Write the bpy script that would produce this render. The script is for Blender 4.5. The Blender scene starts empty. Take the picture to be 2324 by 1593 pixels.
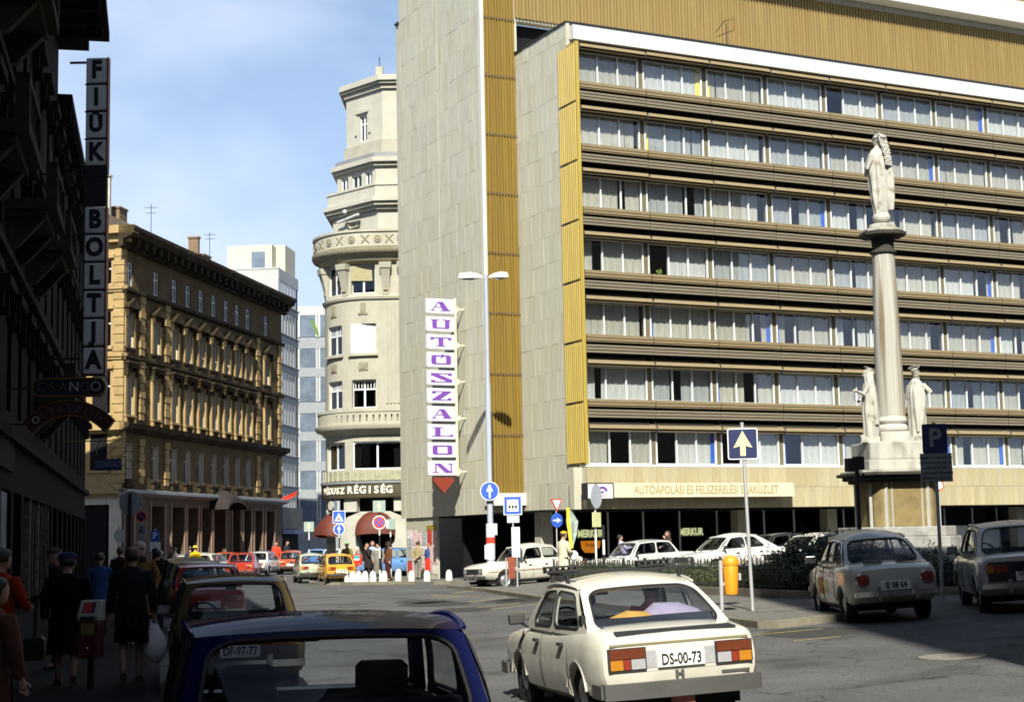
import bpy, bmesh, math, random
from math import sin, cos, pi, radians, atan2, hypot
from mathutils import Vector, Matrix
random.seed(11)
sc = bpy.context.scene
COL = sc.collection

# ------------------------------------------------------------------ camera, sky, sun, exposure
def make_camera():
    f, pitch, roll = 3600.0, math.atan((1225 - 796.5) / 3600.0), 0.02
    F = Vector((0, cos(pitch), sin(pitch))); U0 = Vector((0, -sin(pitch), cos(pitch))); R0 = Vector((1, 0, 0))
    R = R0 * cos(roll) - U0 * sin(roll); U = R0 * sin(roll) + U0 * cos(roll)
    cd = bpy.data.cameras.new('camera'); cam = bpy.data.objects.new('camera', cd); COL.objects.link(cam)
    cd.sensor_width = 36; cd.lens = 36 * f / 2324; cd.clip_start = .1; cd.clip_end = 3000
    m = Matrix((R, U, -F)).transposed().to_4x4(); m.translation = Vector((0, 0, 1.85))
    cam.matrix_world = m
    sc.camera = cam
make_camera()
SUN_EL = radians(42)
SUN = Vector((0.0, -cos(SUN_EL), sin(SUN_EL)))
w = bpy.data.worlds.new('World'); sc.world = w; w.use_nodes = True
nt = w.node_tree; nt.nodes.clear()
def wn(t): return nt.nodes.new(t)
sky = wn('ShaderNodeTexSky'); sky.sky_type = 'NISHITA'; sky.sun_disc = False
sky.sun_elevation = SUN_EL; sky.sun_rotation = pi; sky.air_density = 1.0; sky.dust_density = .25; sky.ozone_density = 1.0
geo = wn('ShaderNodeTexCoord'); mp = wn('ShaderNodeMapping'); mp.inputs['Scale'].default_value = (1.6, 1.6, 3.0); mp.inputs['Location'].default_value = (.37, .2, .55)
nz = wn('ShaderNodeTexNoise'); nz.inputs['Scale'].default_value = 1.9; nz.inputs['Detail'].default_value = 6; nz.inputs['Roughness'].default_value = .5
cr = wn('ShaderNodeValToRGB'); cr.color_ramp.elements[0].position = .42; cr.color_ramp.elements[0].color = (0, 0, 0, 1)
cr.color_ramp.elements[1].position = .66; cr.color_ramp.elements[1].color = (.7, .7, .7, 1)
mixc = wn('ShaderNodeMixRGB'); mixc.inputs['Color2'].default_value = (8.6, 9.3, 11.4, 1)
bgn = wn('ShaderNodeBackground'); bgn.inputs['Strength'].default_value = .066
out = wn('ShaderNodeOutputWorld')
L = nt.links.new
# pale air towards the horizon, the same all round
sx = wn('ShaderNodeSeparateXYZ'); hz = wn('ShaderNodeMapRange'); hz.interpolation_type = 'SMOOTHSTEP'; hz.inputs[1].default_value = 0; hz.inputs[2].default_value = .62; hz.inputs[3].default_value = .9; hz.inputs[4].default_value = 0
mixh = wn('ShaderNodeMixRGB'); mixh.inputs['Color2'].default_value = (5.0, 6.8, 10.0, 1)
L(geo.outputs['Generated'], sx.inputs[0]); L(sx.outputs['Z'], hz.inputs[0]); L(hz.outputs[0], mixh.inputs['Fac']); L(sky.outputs['Color'], mixh.inputs['Color1'])
L(geo.outputs['Generated'], mp.inputs['Vector']); L(mp.outputs['Vector'], nz.inputs['Vector']); L(nz.outputs['Fac'], cr.inputs['Fac'])
L(cr.outputs['Color'], mixc.inputs['Fac']); L(mixh.outputs['Color'], mixc.inputs['Color1']); L(mixc.outputs['Color'], bgn.inputs['Color'])
L(bgn.outputs['Background'], out.inputs['Surface'])
sd = bpy.data.lights.new('sun', 'SUN'); sd.energy = 5.0; sd.angle = radians(.53); sd.color = (1, .955, .84)
so = bpy.data.objects.new('sun', sd); COL.objects.link(so); so.rotation_euler = SUN.to_track_quat('Z', 'Y').to_euler(); so.location = (0, -30, 60)
vs = sc.view_settings; vs.view_transform = 'Standard'; vs.look = 'None'; vs.gamma = 1; vs.exposure = .8; vs.use_curve_mapping = False
sc.cycles.filter_width = 1.7; sc.cycles.max_bounces = 6; sc.cycles.transparent_max_bounces = 16

# ------------------------------------------------------------------ materials
MATS = {}
def mat(name, col, rough=.7, metal=0, noise=.12, ns=3.0, stretch=(1, 1, 1), bump=0, bs=40, rnd=0, coat=0, spots=None, emit=None, spec=.5, grime=0, grain=0):
    """procedural principled material; noise mottles the colour, rnd varies it per object"""
    if name in MATS: return MATS[name]
    if rough >= .75 and spec == .5: spec = .08
    m = bpy.data.materials.new(name); m.use_nodes = True; n = m.node_tree.nodes; k = m.node_tree.links.new
    b = n['Principled BSDF']; b.inputs['Roughness'].default_value = rough; b.inputs['Metallic'].default_value = metal
    b.inputs['Specular IOR Level'].default_value = spec
    b.inputs['Coat Weight'].default_value = coat
    if coat: b.inputs['Coat Roughness'].default_value = .05
    col = tuple(col) + (1,)
    tc = n.new('ShaderNodeTexCoord'); mp = n.new('ShaderNodeMapping'); mp.inputs['Scale'].default_value = stretch
    k(tc.outputs['Object'], mp.inputs['Vector'])
    last = None
    if noise:
        t = n.new('ShaderNodeTexNoise'); t.inputs['Scale'].default_value = ns; t.inputs['Detail'].default_value = 6; t.inputs['Roughness'].default_value = .65
        k(mp.outputs['Vector'], t.inputs['Vector'])
        r = n.new('ShaderNodeMapRange'); r.inputs[1].default_value = .3; r.inputs[2].default_value = .7
        r.inputs[3].default_value = 1 - noise; r.inputs[4].default_value = 1 + noise
        k(t.outputs['Fac'], r.inputs[0])
        last = r.outputs[0]
    if rnd:
        oi = n.new('ShaderNodeObjectInfo'); r2 = n.new('ShaderNodeMapRange'); r2.inputs[3].default_value = 1 - rnd; r2.inputs[4].default_value = 1 + rnd
        k(oi.outputs['Random'], r2.inputs[0])
        if last is None: last = r2.outputs[0]
        else:
            mm = n.new('ShaderNodeMath'); mm.operation = 'MULTIPLY'; k(last, mm.inputs[0]); k(r2.outputs[0], mm.inputs[1]); last = mm.outputs[0]
    src = None
    if last is not None:
        vm = n.new('ShaderNodeVectorMath'); vm.operation = 'SCALE'; vm.inputs[0].default_value = col[:3]; k(last, vm.inputs['Scale']); src = vm.outputs[0]
    if spots:   # (colour, scale, threshold, amount): stains with a shape of their own
        t2 = n.new('ShaderNodeTexNoise'); t2.inputs['Scale'].default_value = spots[1]; t2.inputs['Detail'].default_value = 8
        k(mp.outputs['Vector'], t2.inputs['Vector'])
        r3 = n.new('ShaderNodeMapRange'); r3.inputs[1].default_value = spots[2]; r3.inputs[2].default_value = spots[2] + .12; r3.inputs[4].default_value = spots[3]
        k(t2.outputs['Fac'], r3.inputs[0])
        mx = n.new('ShaderNodeMixRGB'); k(r3.outputs[0], mx.inputs['Fac']); mx.inputs['Color1'].default_value = col; mx.inputs['Color2'].default_value = tuple(spots[0]) + (1,)
        if src is not None: k(src, mx.inputs['Color1'])
        src = mx.outputs[0]
    if grime:   # road dirt thrown up on the lower body
        sp = n.new('ShaderNodeSeparateXYZ'); k(tc.outputs['Object'], sp.inputs[0]); t5 = n.new('ShaderNodeTexNoise'); t5.inputs['Scale'].default_value = 5; t5.inputs['Detail'].default_value = 6; k(tc.outputs['Object'], t5.inputs['Vector'])
        a5 = n.new('ShaderNodeMath'); a5.operation = 'MULTIPLY_ADD'; a5.inputs[1].default_value = .5; k(t5.outputs['Fac'], a5.inputs[0]); k(sp.outputs['Z'], a5.inputs[2])
        r5 = n.new('ShaderNodeMapRange'); r5.inputs[1].default_value = .45; r5.inputs[2].default_value = 1.0; r5.inputs[3].default_value = grime; r5.inputs[4].default_value = .03; k(a5.outputs[0], r5.inputs[0])
        m5 = n.new('ShaderNodeMixRGB'); k(r5.outputs[0], m5.inputs['Fac']); m5.inputs['Color1'].default_value = col; m5.inputs['Color2'].default_value = (.12, .1, .07, 1)
        if src is not None: k(src, m5.inputs['Color1'])
        src = m5.outputs[0]
    if grain:   # speckle of the aggregate, cracks and tyre-polished lanes
        t6 = n.new('ShaderNodeTexNoise'); t6.inputs['Scale'].default_value = grain; t6.inputs['Detail'].default_value = 3; t6.inputs['Roughness'].default_value = .8; k(tc.outputs['Object'], t6.inputs['Vector'])
        r6 = n.new('ShaderNodeMapRange'); r6.inputs[1].default_value = .3; r6.inputs[2].default_value = .7; r6.inputs[3].default_value = .55; r6.inputs[4].default_value = 1.45; k(t6.outputs['Fac'], r6.inputs[0])
        vo = n.new('ShaderNodeTexVoronoi'); vo.feature = 'DISTANCE_TO_EDGE'; vo.inputs['Scale'].default_value = .33; wv = n.new('ShaderNodeTexNoise'); wv.inputs['Scale'].default_value = 1.2; k(tc.outputs['Object'], wv.inputs['Vector'])
        va = n.new('ShaderNodeVectorMath'); va.operation = 'MULTIPLY_ADD'; va.inputs[1].default_value = (1.6, 1.6, 0); k(wv.outputs['Color'], va.inputs[0]); k(tc.outputs['Object'], va.inputs[2]); k(va.outputs[0], vo.inputs['Vector'])
        r7 = n.new('ShaderNodeMapRange'); r7.inputs[1].default_value = .0; r7.inputs[2].default_value = .012; r7.inputs[3].default_value = .5; r7.inputs[4].default_value = 1.0; k(vo.outputs['Distance'], r7.inputs[0])
        m6 = n.new('ShaderNodeMath'); m6.operation = 'MULTIPLY'; k(r6.outputs[0], m6.inputs[0]); k(r7.outputs[0], m6.inputs[1])
        s6 = n.new('ShaderNodeVectorMath'); s6.operation = 'SCALE'; s6.inputs[0].default_value = col[:3]; k(m6.outputs[0], s6.inputs['Scale'])
        if src is not None: k(src, s6.inputs[0])
        src = s6.outputs[0]
    if src is not None: k(src, b.inputs['Base Color'])
    else: b.inputs['Base Color'].default_value = col
    if bump:
        t3 = n.new('ShaderNodeTexNoise'); t3.inputs['Scale'].default_value = bs; t3.inputs['Detail'].default_value = 5
        k(mp.outputs['Vector'], t3.inputs['Vector'])
        bp = n.new('ShaderNodeBump'); bp.inputs['Strength'].default_value = bump; bp.inputs['Distance'].default_value = .02
        k(t3.outputs['Fac'], bp.inputs['Height']); k(bp.outputs['Normal'], b.inputs['Normal'])
    if emit:
        b.inputs['Emission Color'].default_value = tuple(emit[0]) + (1,); b.inputs['Emission Strength'].default_value = emit[1]
    MATS[name] = m; return m
def glass(name, tint=(.75, .8, .8), base=.06, rough=.02, fk=1.6):
    """thin pane: mostly see-through, reflecting more at grazing angles"""
    if name in MATS: return MATS[name]
    m = bpy.data.materials.new(name); m.use_nodes = True; n = m.node_tree.nodes; k = m.node_tree.links.new
    n.remove(n['Principled BSDF'])
    tr = n.new('ShaderNodeBsdfTransparent'); tr.inputs[0].default_value = tuple(tint) + (1,)
    gl = n.new('ShaderNodeBsdfGlossy'); gl.inputs['Roughness'].default_value = rough; gl.inputs[0].default_value = (.95, .97, 1, 1)
    ge = n.new('ShaderNodeNewGeometry'); dt = n.new('ShaderNodeVectorMath'); dt.operation = 'DOT_PRODUCT'; k(ge.outputs['Incoming'], dt.inputs[0]); k(ge.outputs['Normal'], dt.inputs[1])
    ab = n.new('ShaderNodeMath'); ab.operation = 'ABSOLUTE'; k(dt.outputs['Value'], ab.inputs[0]); iv = n.new('ShaderNodeMath'); iv.operation = 'SUBTRACT'; iv.inputs[0].default_value = 1; k(ab.outputs[0], iv.inputs[1])
    fr = n.new('ShaderNodeMath'); fr.operation = 'POWER'; fr.inputs[1].default_value = 4; k(iv.outputs[0], fr.inputs[0])
    ad = n.new('ShaderNodeMath'); ad.operation = 'MULTIPLY_ADD'; ad.inputs[1].default_value = fk; ad.inputs[2].default_value = base; ad.use_clamp = True
    mx = n.new('ShaderNodeMixShader'); k(fr.outputs[0], ad.inputs[0]); k(ad.outputs[0], mx.inputs[0]); k(tr.outputs[0], mx.inputs[1]); k(gl.outputs[0], mx.inputs[2])
    tc = n.new('ShaderNodeTexCoord'); nz = n.new('ShaderNodeTexNoise'); nz.inputs['Scale'].default_value = 1.3; bp = n.new('ShaderNodeBump'); bp.inputs['Strength'].default_value = .04
    k(tc.outputs['Object'], nz.inputs['Vector']); k(nz.outputs[0], bp.inputs['Height']); k(bp.outputs[0], gl.inputs['Normal'])
    k(mx.outputs[0], n['Material Output'].inputs[0]); MATS[name] = m; return m

# ------------------------------------------------------------------ mesh helpers
class MB:
    def __init__(s): s.v = []; s.f = []; s.m = []
    def add(s, vs, fs, mi=0):
        o = len(s.v); s.v += [tuple(p) for p in vs]; s.f += [tuple(i + o for i in f) for f in fs]; s.m += [mi] * len(fs); return s
    def box(s, x0, x1, y0, y1, z0, z1, mi=0):
        return s.add([(x0, y0, z0), (x1, y0, z0), (x1, y1, z0), (x0, y1, z0), (x0, y0, z1), (x1, y0, z1), (x1, y1, z1), (x0, y1, z1)],
                     [(0, 3, 2, 1), (4, 5, 6, 7), (0, 1, 5, 4), (1, 2, 6, 5), (2, 3, 7, 6), (3, 0, 4, 7)], mi)
    def loft(s, rings, mi=0, closed=True, caps=True):
        n = len(rings[0]); vs = [p for r in rings for p in r]; fs = []
        for i in range(len(rings) - 1):
            for j in range(n if closed else n - 1):
                a = i * n + j; b = i * n + (j + 1) % n; fs.append((a, b, b + n, a + n))
        if caps and closed: fs.append(tuple(range(n - 1, -1, -1))); fs.append(tuple((len(rings) - 1) * n + j for j in range(n)))
        return s.add(vs, fs, mi)
    def tube(s, pts, r, n=8, mi=0, caps=True, flat=1.0):
        pts = [Vector(p) for p in pts]; rs = r if isinstance(r, (list, tuple)) else [r] * len(pts); rings = []
        nrm = None
        for i, p in enumerate(pts):
            d = (pts[min(i + 1, len(pts) - 1)] - pts[max(i - 1, 0)]).normalized()
            if nrm is None:
                ref = Vector((0, 0, 1)) if abs(d.z) < .9 else Vector((1, 0, 0)); nrm = (ref - d * ref.dot(d)).normalized()
            else: nrm = (nrm - d * nrm.dot(d)).normalized()
            bn = d.cross(nrm)
            rings.append([p + (nrm * cos(2 * pi * k / n) * flat + bn * sin(2 * pi * k / n)) * rs[i] for k in range(n)])
        return s.loft(rings, mi, True, caps)
    def lathe(s, prof, n=16, c=(0, 0), mi=0, a0=0, a1=2 * pi, caps=True, sq=0):
        full = abs(a1 - a0 - 2 * pi) < 1e-6
        k = n if full else n + 1
        rings = [[(c[0] + r * cos(a0 + (a1 - a0) * j / n), c[1] + r * sin(a0 + (a1 - a0) * j / n), z) for j in range(k)] for r, z in prof]
        return s.loft(rings, mi, full, caps)
    def prism(s, poly, z0, z1, mi=0):
        n = len(poly); vs = [(x, y, z0) for x, y in poly] + [(x, y, z1) for x, y in poly]
        return s.add(vs, [tuple(range(n - 1, -1, -1)), tuple(range(n, 2 * n))] + [(i, (i + 1) % n, n + (i + 1) % n, n + i) for i in range(n)], mi)
    def prismy(s, poly, y0, y1, mi=0):           # polygon in x,z extruded along y
        n = len(poly); vs = [(x, y0, z) for x, z in poly] + [(x, y1, z) for x, z in poly]
        return s.add(vs, [tuple(range(n)), tuple(range(2 * n - 1, n - 1, -1))] + [(i, n + i, n + (i + 1) % n, (i + 1) % n) for i in range(n)], mi)
    def prismx(s, poly, x0, x1, mi=0):           # polygon in y,z extruded along x
        n = len(poly); vs = [(x0, y, z) for y, z in poly] + [(x1, y, z) for y, z in poly]
        return s.add(vs, [tuple(range(n)), tuple(range(2 * n - 1, n - 1, -1))] + [(i, n + i, n + (i + 1) % n, (i + 1) % n) for i in range(n)], mi)
    def sphere(s, c, r, nu=12, nv=8, mi=0):
        rx, ry, rz = r if isinstance(r, (list, tuple)) else (r, r, r)
        vs = [(c[0], c[1], c[2] - rz)]; fs = []
        for i in range(1, nv):
            t = -pi / 2 + pi * i / nv
            for j in range(nu): vs.append((c[0] + rx * cos(t) * cos(2 * pi * j / nu), c[1] + ry * cos(t) * sin(2 * pi * j / nu), c[2] + rz * sin(t)))
        vs.append((c[0], c[1], c[2] + rz)); last = len(vs) - 1
        for j in range(nu):
            fs.append((0, 1 + (j + 1) % nu, 1 + j)); fs.append((last, last - nu + j, last - nu + (j + 1) % nu))
            for i in range(nv - 2):
                a = 1 + i * nu + j; b = 1 + i * nu + (j + 1) % nu; fs.append((a, b, b + nu, a + nu))
        return s.add(vs, fs, mi)
    def xf(s, M):
        s.v = [tuple(M @ Vector(p)) for p in s.v]; return s
    def join(s, o):
        k = len(s.v); s.v += o.v; s.f += [tuple(i + k for i in f) for f in o.f]; s.m += o.m; return s
    def mesh(s, name, mats, smooth=None):
        me = bpy.data.meshes.new(name); me.from_pydata(s.v, [], s.f)
        bm = bmesh.new(); bm.from_mesh(me); bmesh.ops.recalc_face_normals(bm, faces=bm.faces); bm.to_mesh(me); bm.free()
        mats = mats if isinstance(mats, (list, tuple)) else [mats]
        for m in mats: me.materials.append(m)
        if len(mats) > 1: me.polygons.foreach_set('material_index', s.m)
        if smooth is not None:
            me.polygons.foreach_set('use_smooth', [True] * len(me.polygons)); me.set_sharp_from_angle(angle=radians(smooth))
        me.update(); return me
    def build(s, name, mats, parent=None, loc=None, smooth=None, bevel=0, rot=None):
        return link(name, s.mesh(name, mats, smooth), parent, loc, rot, bevel)
def link(name, me, parent=None, loc=None, rot=None, bevel=0):
    o = bpy.data.objects.new(name, me); COL.objects.link(o)
    if parent: o.parent = parent
    if loc: o.location = loc
    if rot: o.rotation_euler = rot
    if bevel:
        b = o.modifiers.new('bevel', 'BEVEL'); b.width = bevel; b.segments = 2; b.limit_method = 'ANGLE'; b.angle_limit = radians(30)
    return o
def tag(o, label=None, cat=None, group=None, kind=None):
    if label: o['label'] = label
    if cat: o['category'] = cat
    if group: o['group'] = group
    if kind: o['kind'] = kind
    return o
def thing(name, label, cat, loc=(0, 0, 0), rz=0, group=None, up=None):
    o = bpy.data.objects.new(name, None); COL.objects.link(o); o.empty_display_size = .2
    o.location = loc; o.rotation_euler = (0, 0, rz)
    if up is not None:        # lean the thing with the ground it stands on
        o.rotation_euler = (Vector((0, 0, 1)).rotation_difference(Vector(up)).to_matrix() @ Matrix.Rotation(rz, 3, 'Z')).to_euler()
    return tag(o, label, cat, group)
def copy_tree(o, parent=None):
    c = o.copy(); COL.objects.link(c)
    if parent: c.parent = parent
    for ch in list(o.children): copy_tree(ch, c)
    return c
def dup(o, loc, rz, label=None):
    c = copy_tree(o); c.location = loc; c.rotation_euler = (0, 0, rz)
    if label: c['label'] = label
    return c
def text_mesh(s, size=1, ext=.01, bold=0, sx=1, align='CENTER', space=1):
    cu = bpy.data.curves.new('lettering', 'FONT'); cu.body = s; cu.size = size; cu.extrude = ext; cu.offset = bold; cu.align_x = align; cu.align_y = 'CENTER'; cu.resolution_u = 3; cu.space_character = space
    t = bpy.data.objects.new('lettering', cu); COL.objects.link(t)
    dg = bpy.context.evaluated_depsgraph_get(); me = bpy.data.meshes.new_from_object(t.evaluated_get(dg))
    bpy.data.objects.remove(t); bpy.data.curves.remove(cu)
    # text lies in xy: stand it up so it faces -y
    me.transform(Matrix(((sx, 0, 0, 0), (0, 0, -1, 0), (0, 1, 0, 0), (0, 0, 0, 1))))
    return me
def text(s, size, material, parent, loc, rz=0, name='lettering', **kw):
    me = text_mesh(s, size, **kw); me.materials.clear(); me.materials.append(material)
    return link(name, me, parent, loc, (0, 0, rz))
def gz(x): return .045 * min(max(x + 1, 0), 10)          # the square climbs gently to the right
UPR = Vector((-.045, 0, 1)).normalized()
# ------------------------------------------------------------------ shared materials
m_asph = mat('asphalt', (.103, .103, .101), .9, noise=.24, ns=.3, spots=((.05, .048, .045), .7, .56, .6), bump=.5, bs=55, grain=26)
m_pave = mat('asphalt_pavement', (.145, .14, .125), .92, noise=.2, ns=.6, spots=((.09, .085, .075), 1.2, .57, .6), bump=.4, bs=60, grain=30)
m_walk = mat('dark_pavement', (.016, .016, .017), .9, noise=.18, ns=1.2, bump=.3, bs=40)  # left pavement's deep shade is put into this very dark colour
m_kerb = mat('kerb_stone', (.2, .185, .14), .9, noise=.2, ns=4, rnd=.15, bump=.3, bs=30)
m_ymark = mat('worn_yellow_paint', (.40, .34, .12), .85, noise=.35, ns=9)
m_iron = mat('cast_iron', (.2, .18, .15), .7, noise=.3, ns=14)
m_stone = [mat('slab_stone_%s' % n, c, .8, noise=.14, ns=2.2, stretch=(6, 6, .5), rnd=.03, bump=.1, spots=((.33, .30, .2), 1.0, .6, .4)) for n, c in (('pale', (.49, .48, .38)), ('buff', (.465, .445, .34)), ('grey', (.475, .465, .38)))]
m_conc = mat('concrete', (.46, .44, .35), .85, noise=.12, ns=2, stretch=(3, 3, .6))
m_fasc = [mat('fascia_stone_%s' % n, c, .8, noise=.1, ns=3, stretch=(4, 4, .7), rnd=.06) for n, c in (('cream', (.40, .355, .225)), ('straw', (.375, .325, .195)))]
m_white = mat('white_cladding', (.52, .52, .5), .6, noise=.05, ns=2, stretch=(6, 6, .4))
m_gold = mat('ochre_sheet', (.20, .128, .02), .55, noise=.2, ns=.9, stretch=(9, 9, .35), spots=((.13, .085, .02), .5, .56, .55))
m_gold2 = mat('weathered_ochre_sheet', (.23, .165, .057), .6, noise=.22, ns=.8, stretch=(9, 9, .3), spots=((.2, .12, .04), .6, .54, .6))
m_goldl = mat('yellow_sheet', (.36, .265, .05), .5, noise=.16, ns=1.2, stretch=(6, 6, .4))
m_tan = mat('tan_louvre', (.21, .162, .085), .6, noise=.1, ns=4, stretch=(.5, 3, 3))
m_tan2 = mat('grey_louvre', (.17, .145, .1), .65, noise=.1, ns=4, stretch=(.5, 3, 3))
m_dark = mat('dark_interior', (.012, .012, .013), .9, noise=.2)
m_black = mat('black_metal', (.018, .018, .02), .5, noise=.1)
m_wframe = mat('white_window_frame', (.62, .64, .64), .5, noise=.05)
m_olive = mat('olive_pier', (.13, .115, .065), .7, noise=.1)
m_curts = [mat('net_curtain_%s' % n_, c_0, .9, noise=.22, ns=7, stretch=(9, 1, .4)) for n_, c_0 in (('white', (.45, .465, .45)), ('cream', (.40, .395, .345)), ('grey', (.31, .33, .33)), ('old', (.35, .345, .30)))]; m_curt = m_curts[0]
m_bluec = mat('blue_curtain', (.04, .12, .5), .9)
m_yelc = mat('yellow_curtain', (.75, .6, .12), .9)
m_glass = glass('window_glass', (.95, .96, .96), .05, .02, .9)
m_sglass = glass('shop_glass', (.35, .37, .36), .0, .02, .35)

# ------------------------------------------------------------------ ground
def gsheet(name, poly, off, m, lab=None, smooth=None, thick=0):
    """a sheet following the slope of the square: polygon in x,y"""
    bm = bmesh.new(); vs = [bm.verts.new((x, y, 0)) for x, y in poly]; bm.faces.new(vs)
    for xc in (-1, 9):
        bmesh.ops.bisect_plane(bm, geom=bm.verts[:] + bm.edges[:] + bm.faces[:], plane_co=(xc, 0, 0), plane_no=(1, 0, 0))
    for v in bm.verts: v.co.z = gz(v.co.x) + off
    if thick:
        r = bmesh.ops.extrude_face_region(bm, geom=bm.faces[:])
        for v in [g for g in r['geom'] if isinstance(g, bmesh.types.BMVert)]: v.co.z -= thick
    bmesh.ops.recalc_face_normals(bm, faces=bm.faces)
    me = bpy.data.meshes.new(name); bm.to_mesh(me); bm.free(); me.materials.append(m)
    if not thick and me.polygons[0].normal.z < 0: me.flip_normals()
    return tag(link(name, me), kind='structure')
gsheet('ground', [(-700, -300), (700, -300), (700, 900), (-700, 900)], -.02, m_walk)
gsheet('road', [(-60, -60), (60, -60), (60, 200), (-60, 200)], 0, m_asph)
WX, WY = -.2187, .9758                      # direction of the street on the left
def st(t, o): return (.04 + WX * t + WY * o, WY * t - WX * o)     # t along the kerb, o to the right of it
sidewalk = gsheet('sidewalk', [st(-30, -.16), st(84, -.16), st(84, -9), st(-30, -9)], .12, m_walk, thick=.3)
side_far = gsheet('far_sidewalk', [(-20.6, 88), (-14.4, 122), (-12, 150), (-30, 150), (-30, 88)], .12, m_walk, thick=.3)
def kerb(poly, width, parent, step=1.0, h=.125, m=None):
    """a row of separate kerb stones along a polyline; outer edge is the line itself, body lies to its left"""
    me_cache = {}
    for (x0, y0), (x1, y1) in zip(poly, poly[1:]):
        l = hypot(x1 - x0, y1 - y0); n = max(1, round(l / step)); a = atan2(y1 - y0, x1 - x0)
        key = round(l / n, 2)
        if key not in me_cache:
            b = MB().box(.006, l / n - .006, 0, width, -.2, 0); me_cache[key] = b.mesh('kerb_stone', m or m_kerb)
        for i in range(n):
            t = (i + .0) / n; x = x0 + (x1 - x0) * t; y = y0 + (y1 - y0) * t; x2 = x0 + (x1 - x0) * (t + 1 / n)
            o = link('kerb_stone', me_cache[key], parent, (x, y, gz(x) + h + random.uniform(-.004, .004)), (0, -math.atan2(gz(x2) - gz(x), l / n), a + random.uniform(-.003, .003)))
kerb([st(2, 0), st(84, 0)], .17, sidewalk, 1.0, m=mat('shade_dark_kerb_stone', (.03, .029, .027), .9, noise=.2, ns=4, rnd=.15))  # kerb colour lowered here to carry the shade of the left side
ISL = [(-2.8, 63.9), (-1.16, 58.1), (.61, 47.2), (2.5, 37.3), (4.2, 28.1), (4.5, 27.75), (5.85, 28.6), (6.35, 34.4), (16, 37.5), (30, 44), (30, 56), (9, 57), (.5, 63.6), (-2.2, 65)]
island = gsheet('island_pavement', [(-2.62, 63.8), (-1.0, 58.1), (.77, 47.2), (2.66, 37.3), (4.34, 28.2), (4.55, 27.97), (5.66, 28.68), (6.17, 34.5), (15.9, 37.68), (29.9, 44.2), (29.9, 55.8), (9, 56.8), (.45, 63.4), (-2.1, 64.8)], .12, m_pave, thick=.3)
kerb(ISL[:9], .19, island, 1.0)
PLZ = [(-11.5, 90), (-9.6, 74), (-8.6, 72.4), (-7.3, 71.55), (-5.4, 71.3), (-3.6, 69.7), (-2.1, 68.9), (.2, 65.6), (4.6, 64.0), (30, 76.9)]
plaza = gsheet('plaza_pavement', PLZ + [(30, 110), (-11.5, 110)], .12, m_pave, thick=.3)
kerb(PLZ, .2, plaza, 1.0, h=.13)
def mark(pts, wd=.12):
    (x0, y0), (x1, y1) = pts; d = Vector((x1 - x0, y1 - y0)).normalized(); n = Vector((-d.y, d.x)) * wd / 2
    return [(x0 - n.x, y0 - n.y), (x1 - n.x, y1 - n.y), (x1 + n.x, y1 + n.y), (x0 + n.x, y0 + n.y)]
for k, pts in enumerate([((-3.0, 55.9), (-1.9, 54.0)), ((-2.6, 52.5), (-1.2, 54.6)), ((-1.5, 49.2), (-.3, 51.5)), ((-1.1, 44.9), (.1, 46.4)), ((-2.3, 57.5), (-1.6, 59.8)),
                         ((-.7, 43.2), (.7, 44.6)), ((3.6, 26.4), (5.1, 26.9)), ((4.2, 24.6), (5.0, 24.9)), ((-.2, 40), (1.3, 40.8))]):
    gsheet('road_marking', mark(pts, .11 if k < 6 else .07), .004, m_ymark)
mh = MB().lathe([(.42, 0), (.42, .012), (.36, .012), (.36, .006), (.0, .006)], 24); o = mh.build('manhole_cover', m_iron, None, (5.43, 20.19, gz(5.43) + .002)); o.rotation_euler[1] = -math.atan(.045)
tag(o, 'round worn manhole cover set in the asphalt at the lower right', 'manhole cover')
for k in range(16):
    x, y = random.uniform(-4, 5), random.uniform(16, 58); r = random.uniform(.3, 1.1)
    poly = [(x + r * (1 + .3 * random.random()) * cos(a * .7), y + 1.6 * r * (1 + .3 * random.random()) * sin(a * .7)) for a in range(9)]
    if x < -.15 * y: continue
    gsheet('road_patch', poly, .002, mat('patched_asphalt', (.055, .053, .05), .92, noise=.2, ns=3, bump=.5, bs=60))

# ------------------------------------------------------------------ the office building (local axes: x along its front, y into depth)
MB_O = (2.978, 65.417, 0); MB_R = atan2(.4524, .8918)
office = thing('office_building', 'long modern office block with curtained window bands, tan louvres and tall pale stone slab', 'building', MB_O, MB_R)
ST = 2.715; ZS = [22.82 - ST * i for i in range(7)]; ZB = [21.19 - ST * i for i in range(7)]; BAY = 3.32; NB = 10; X0 = .2
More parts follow.
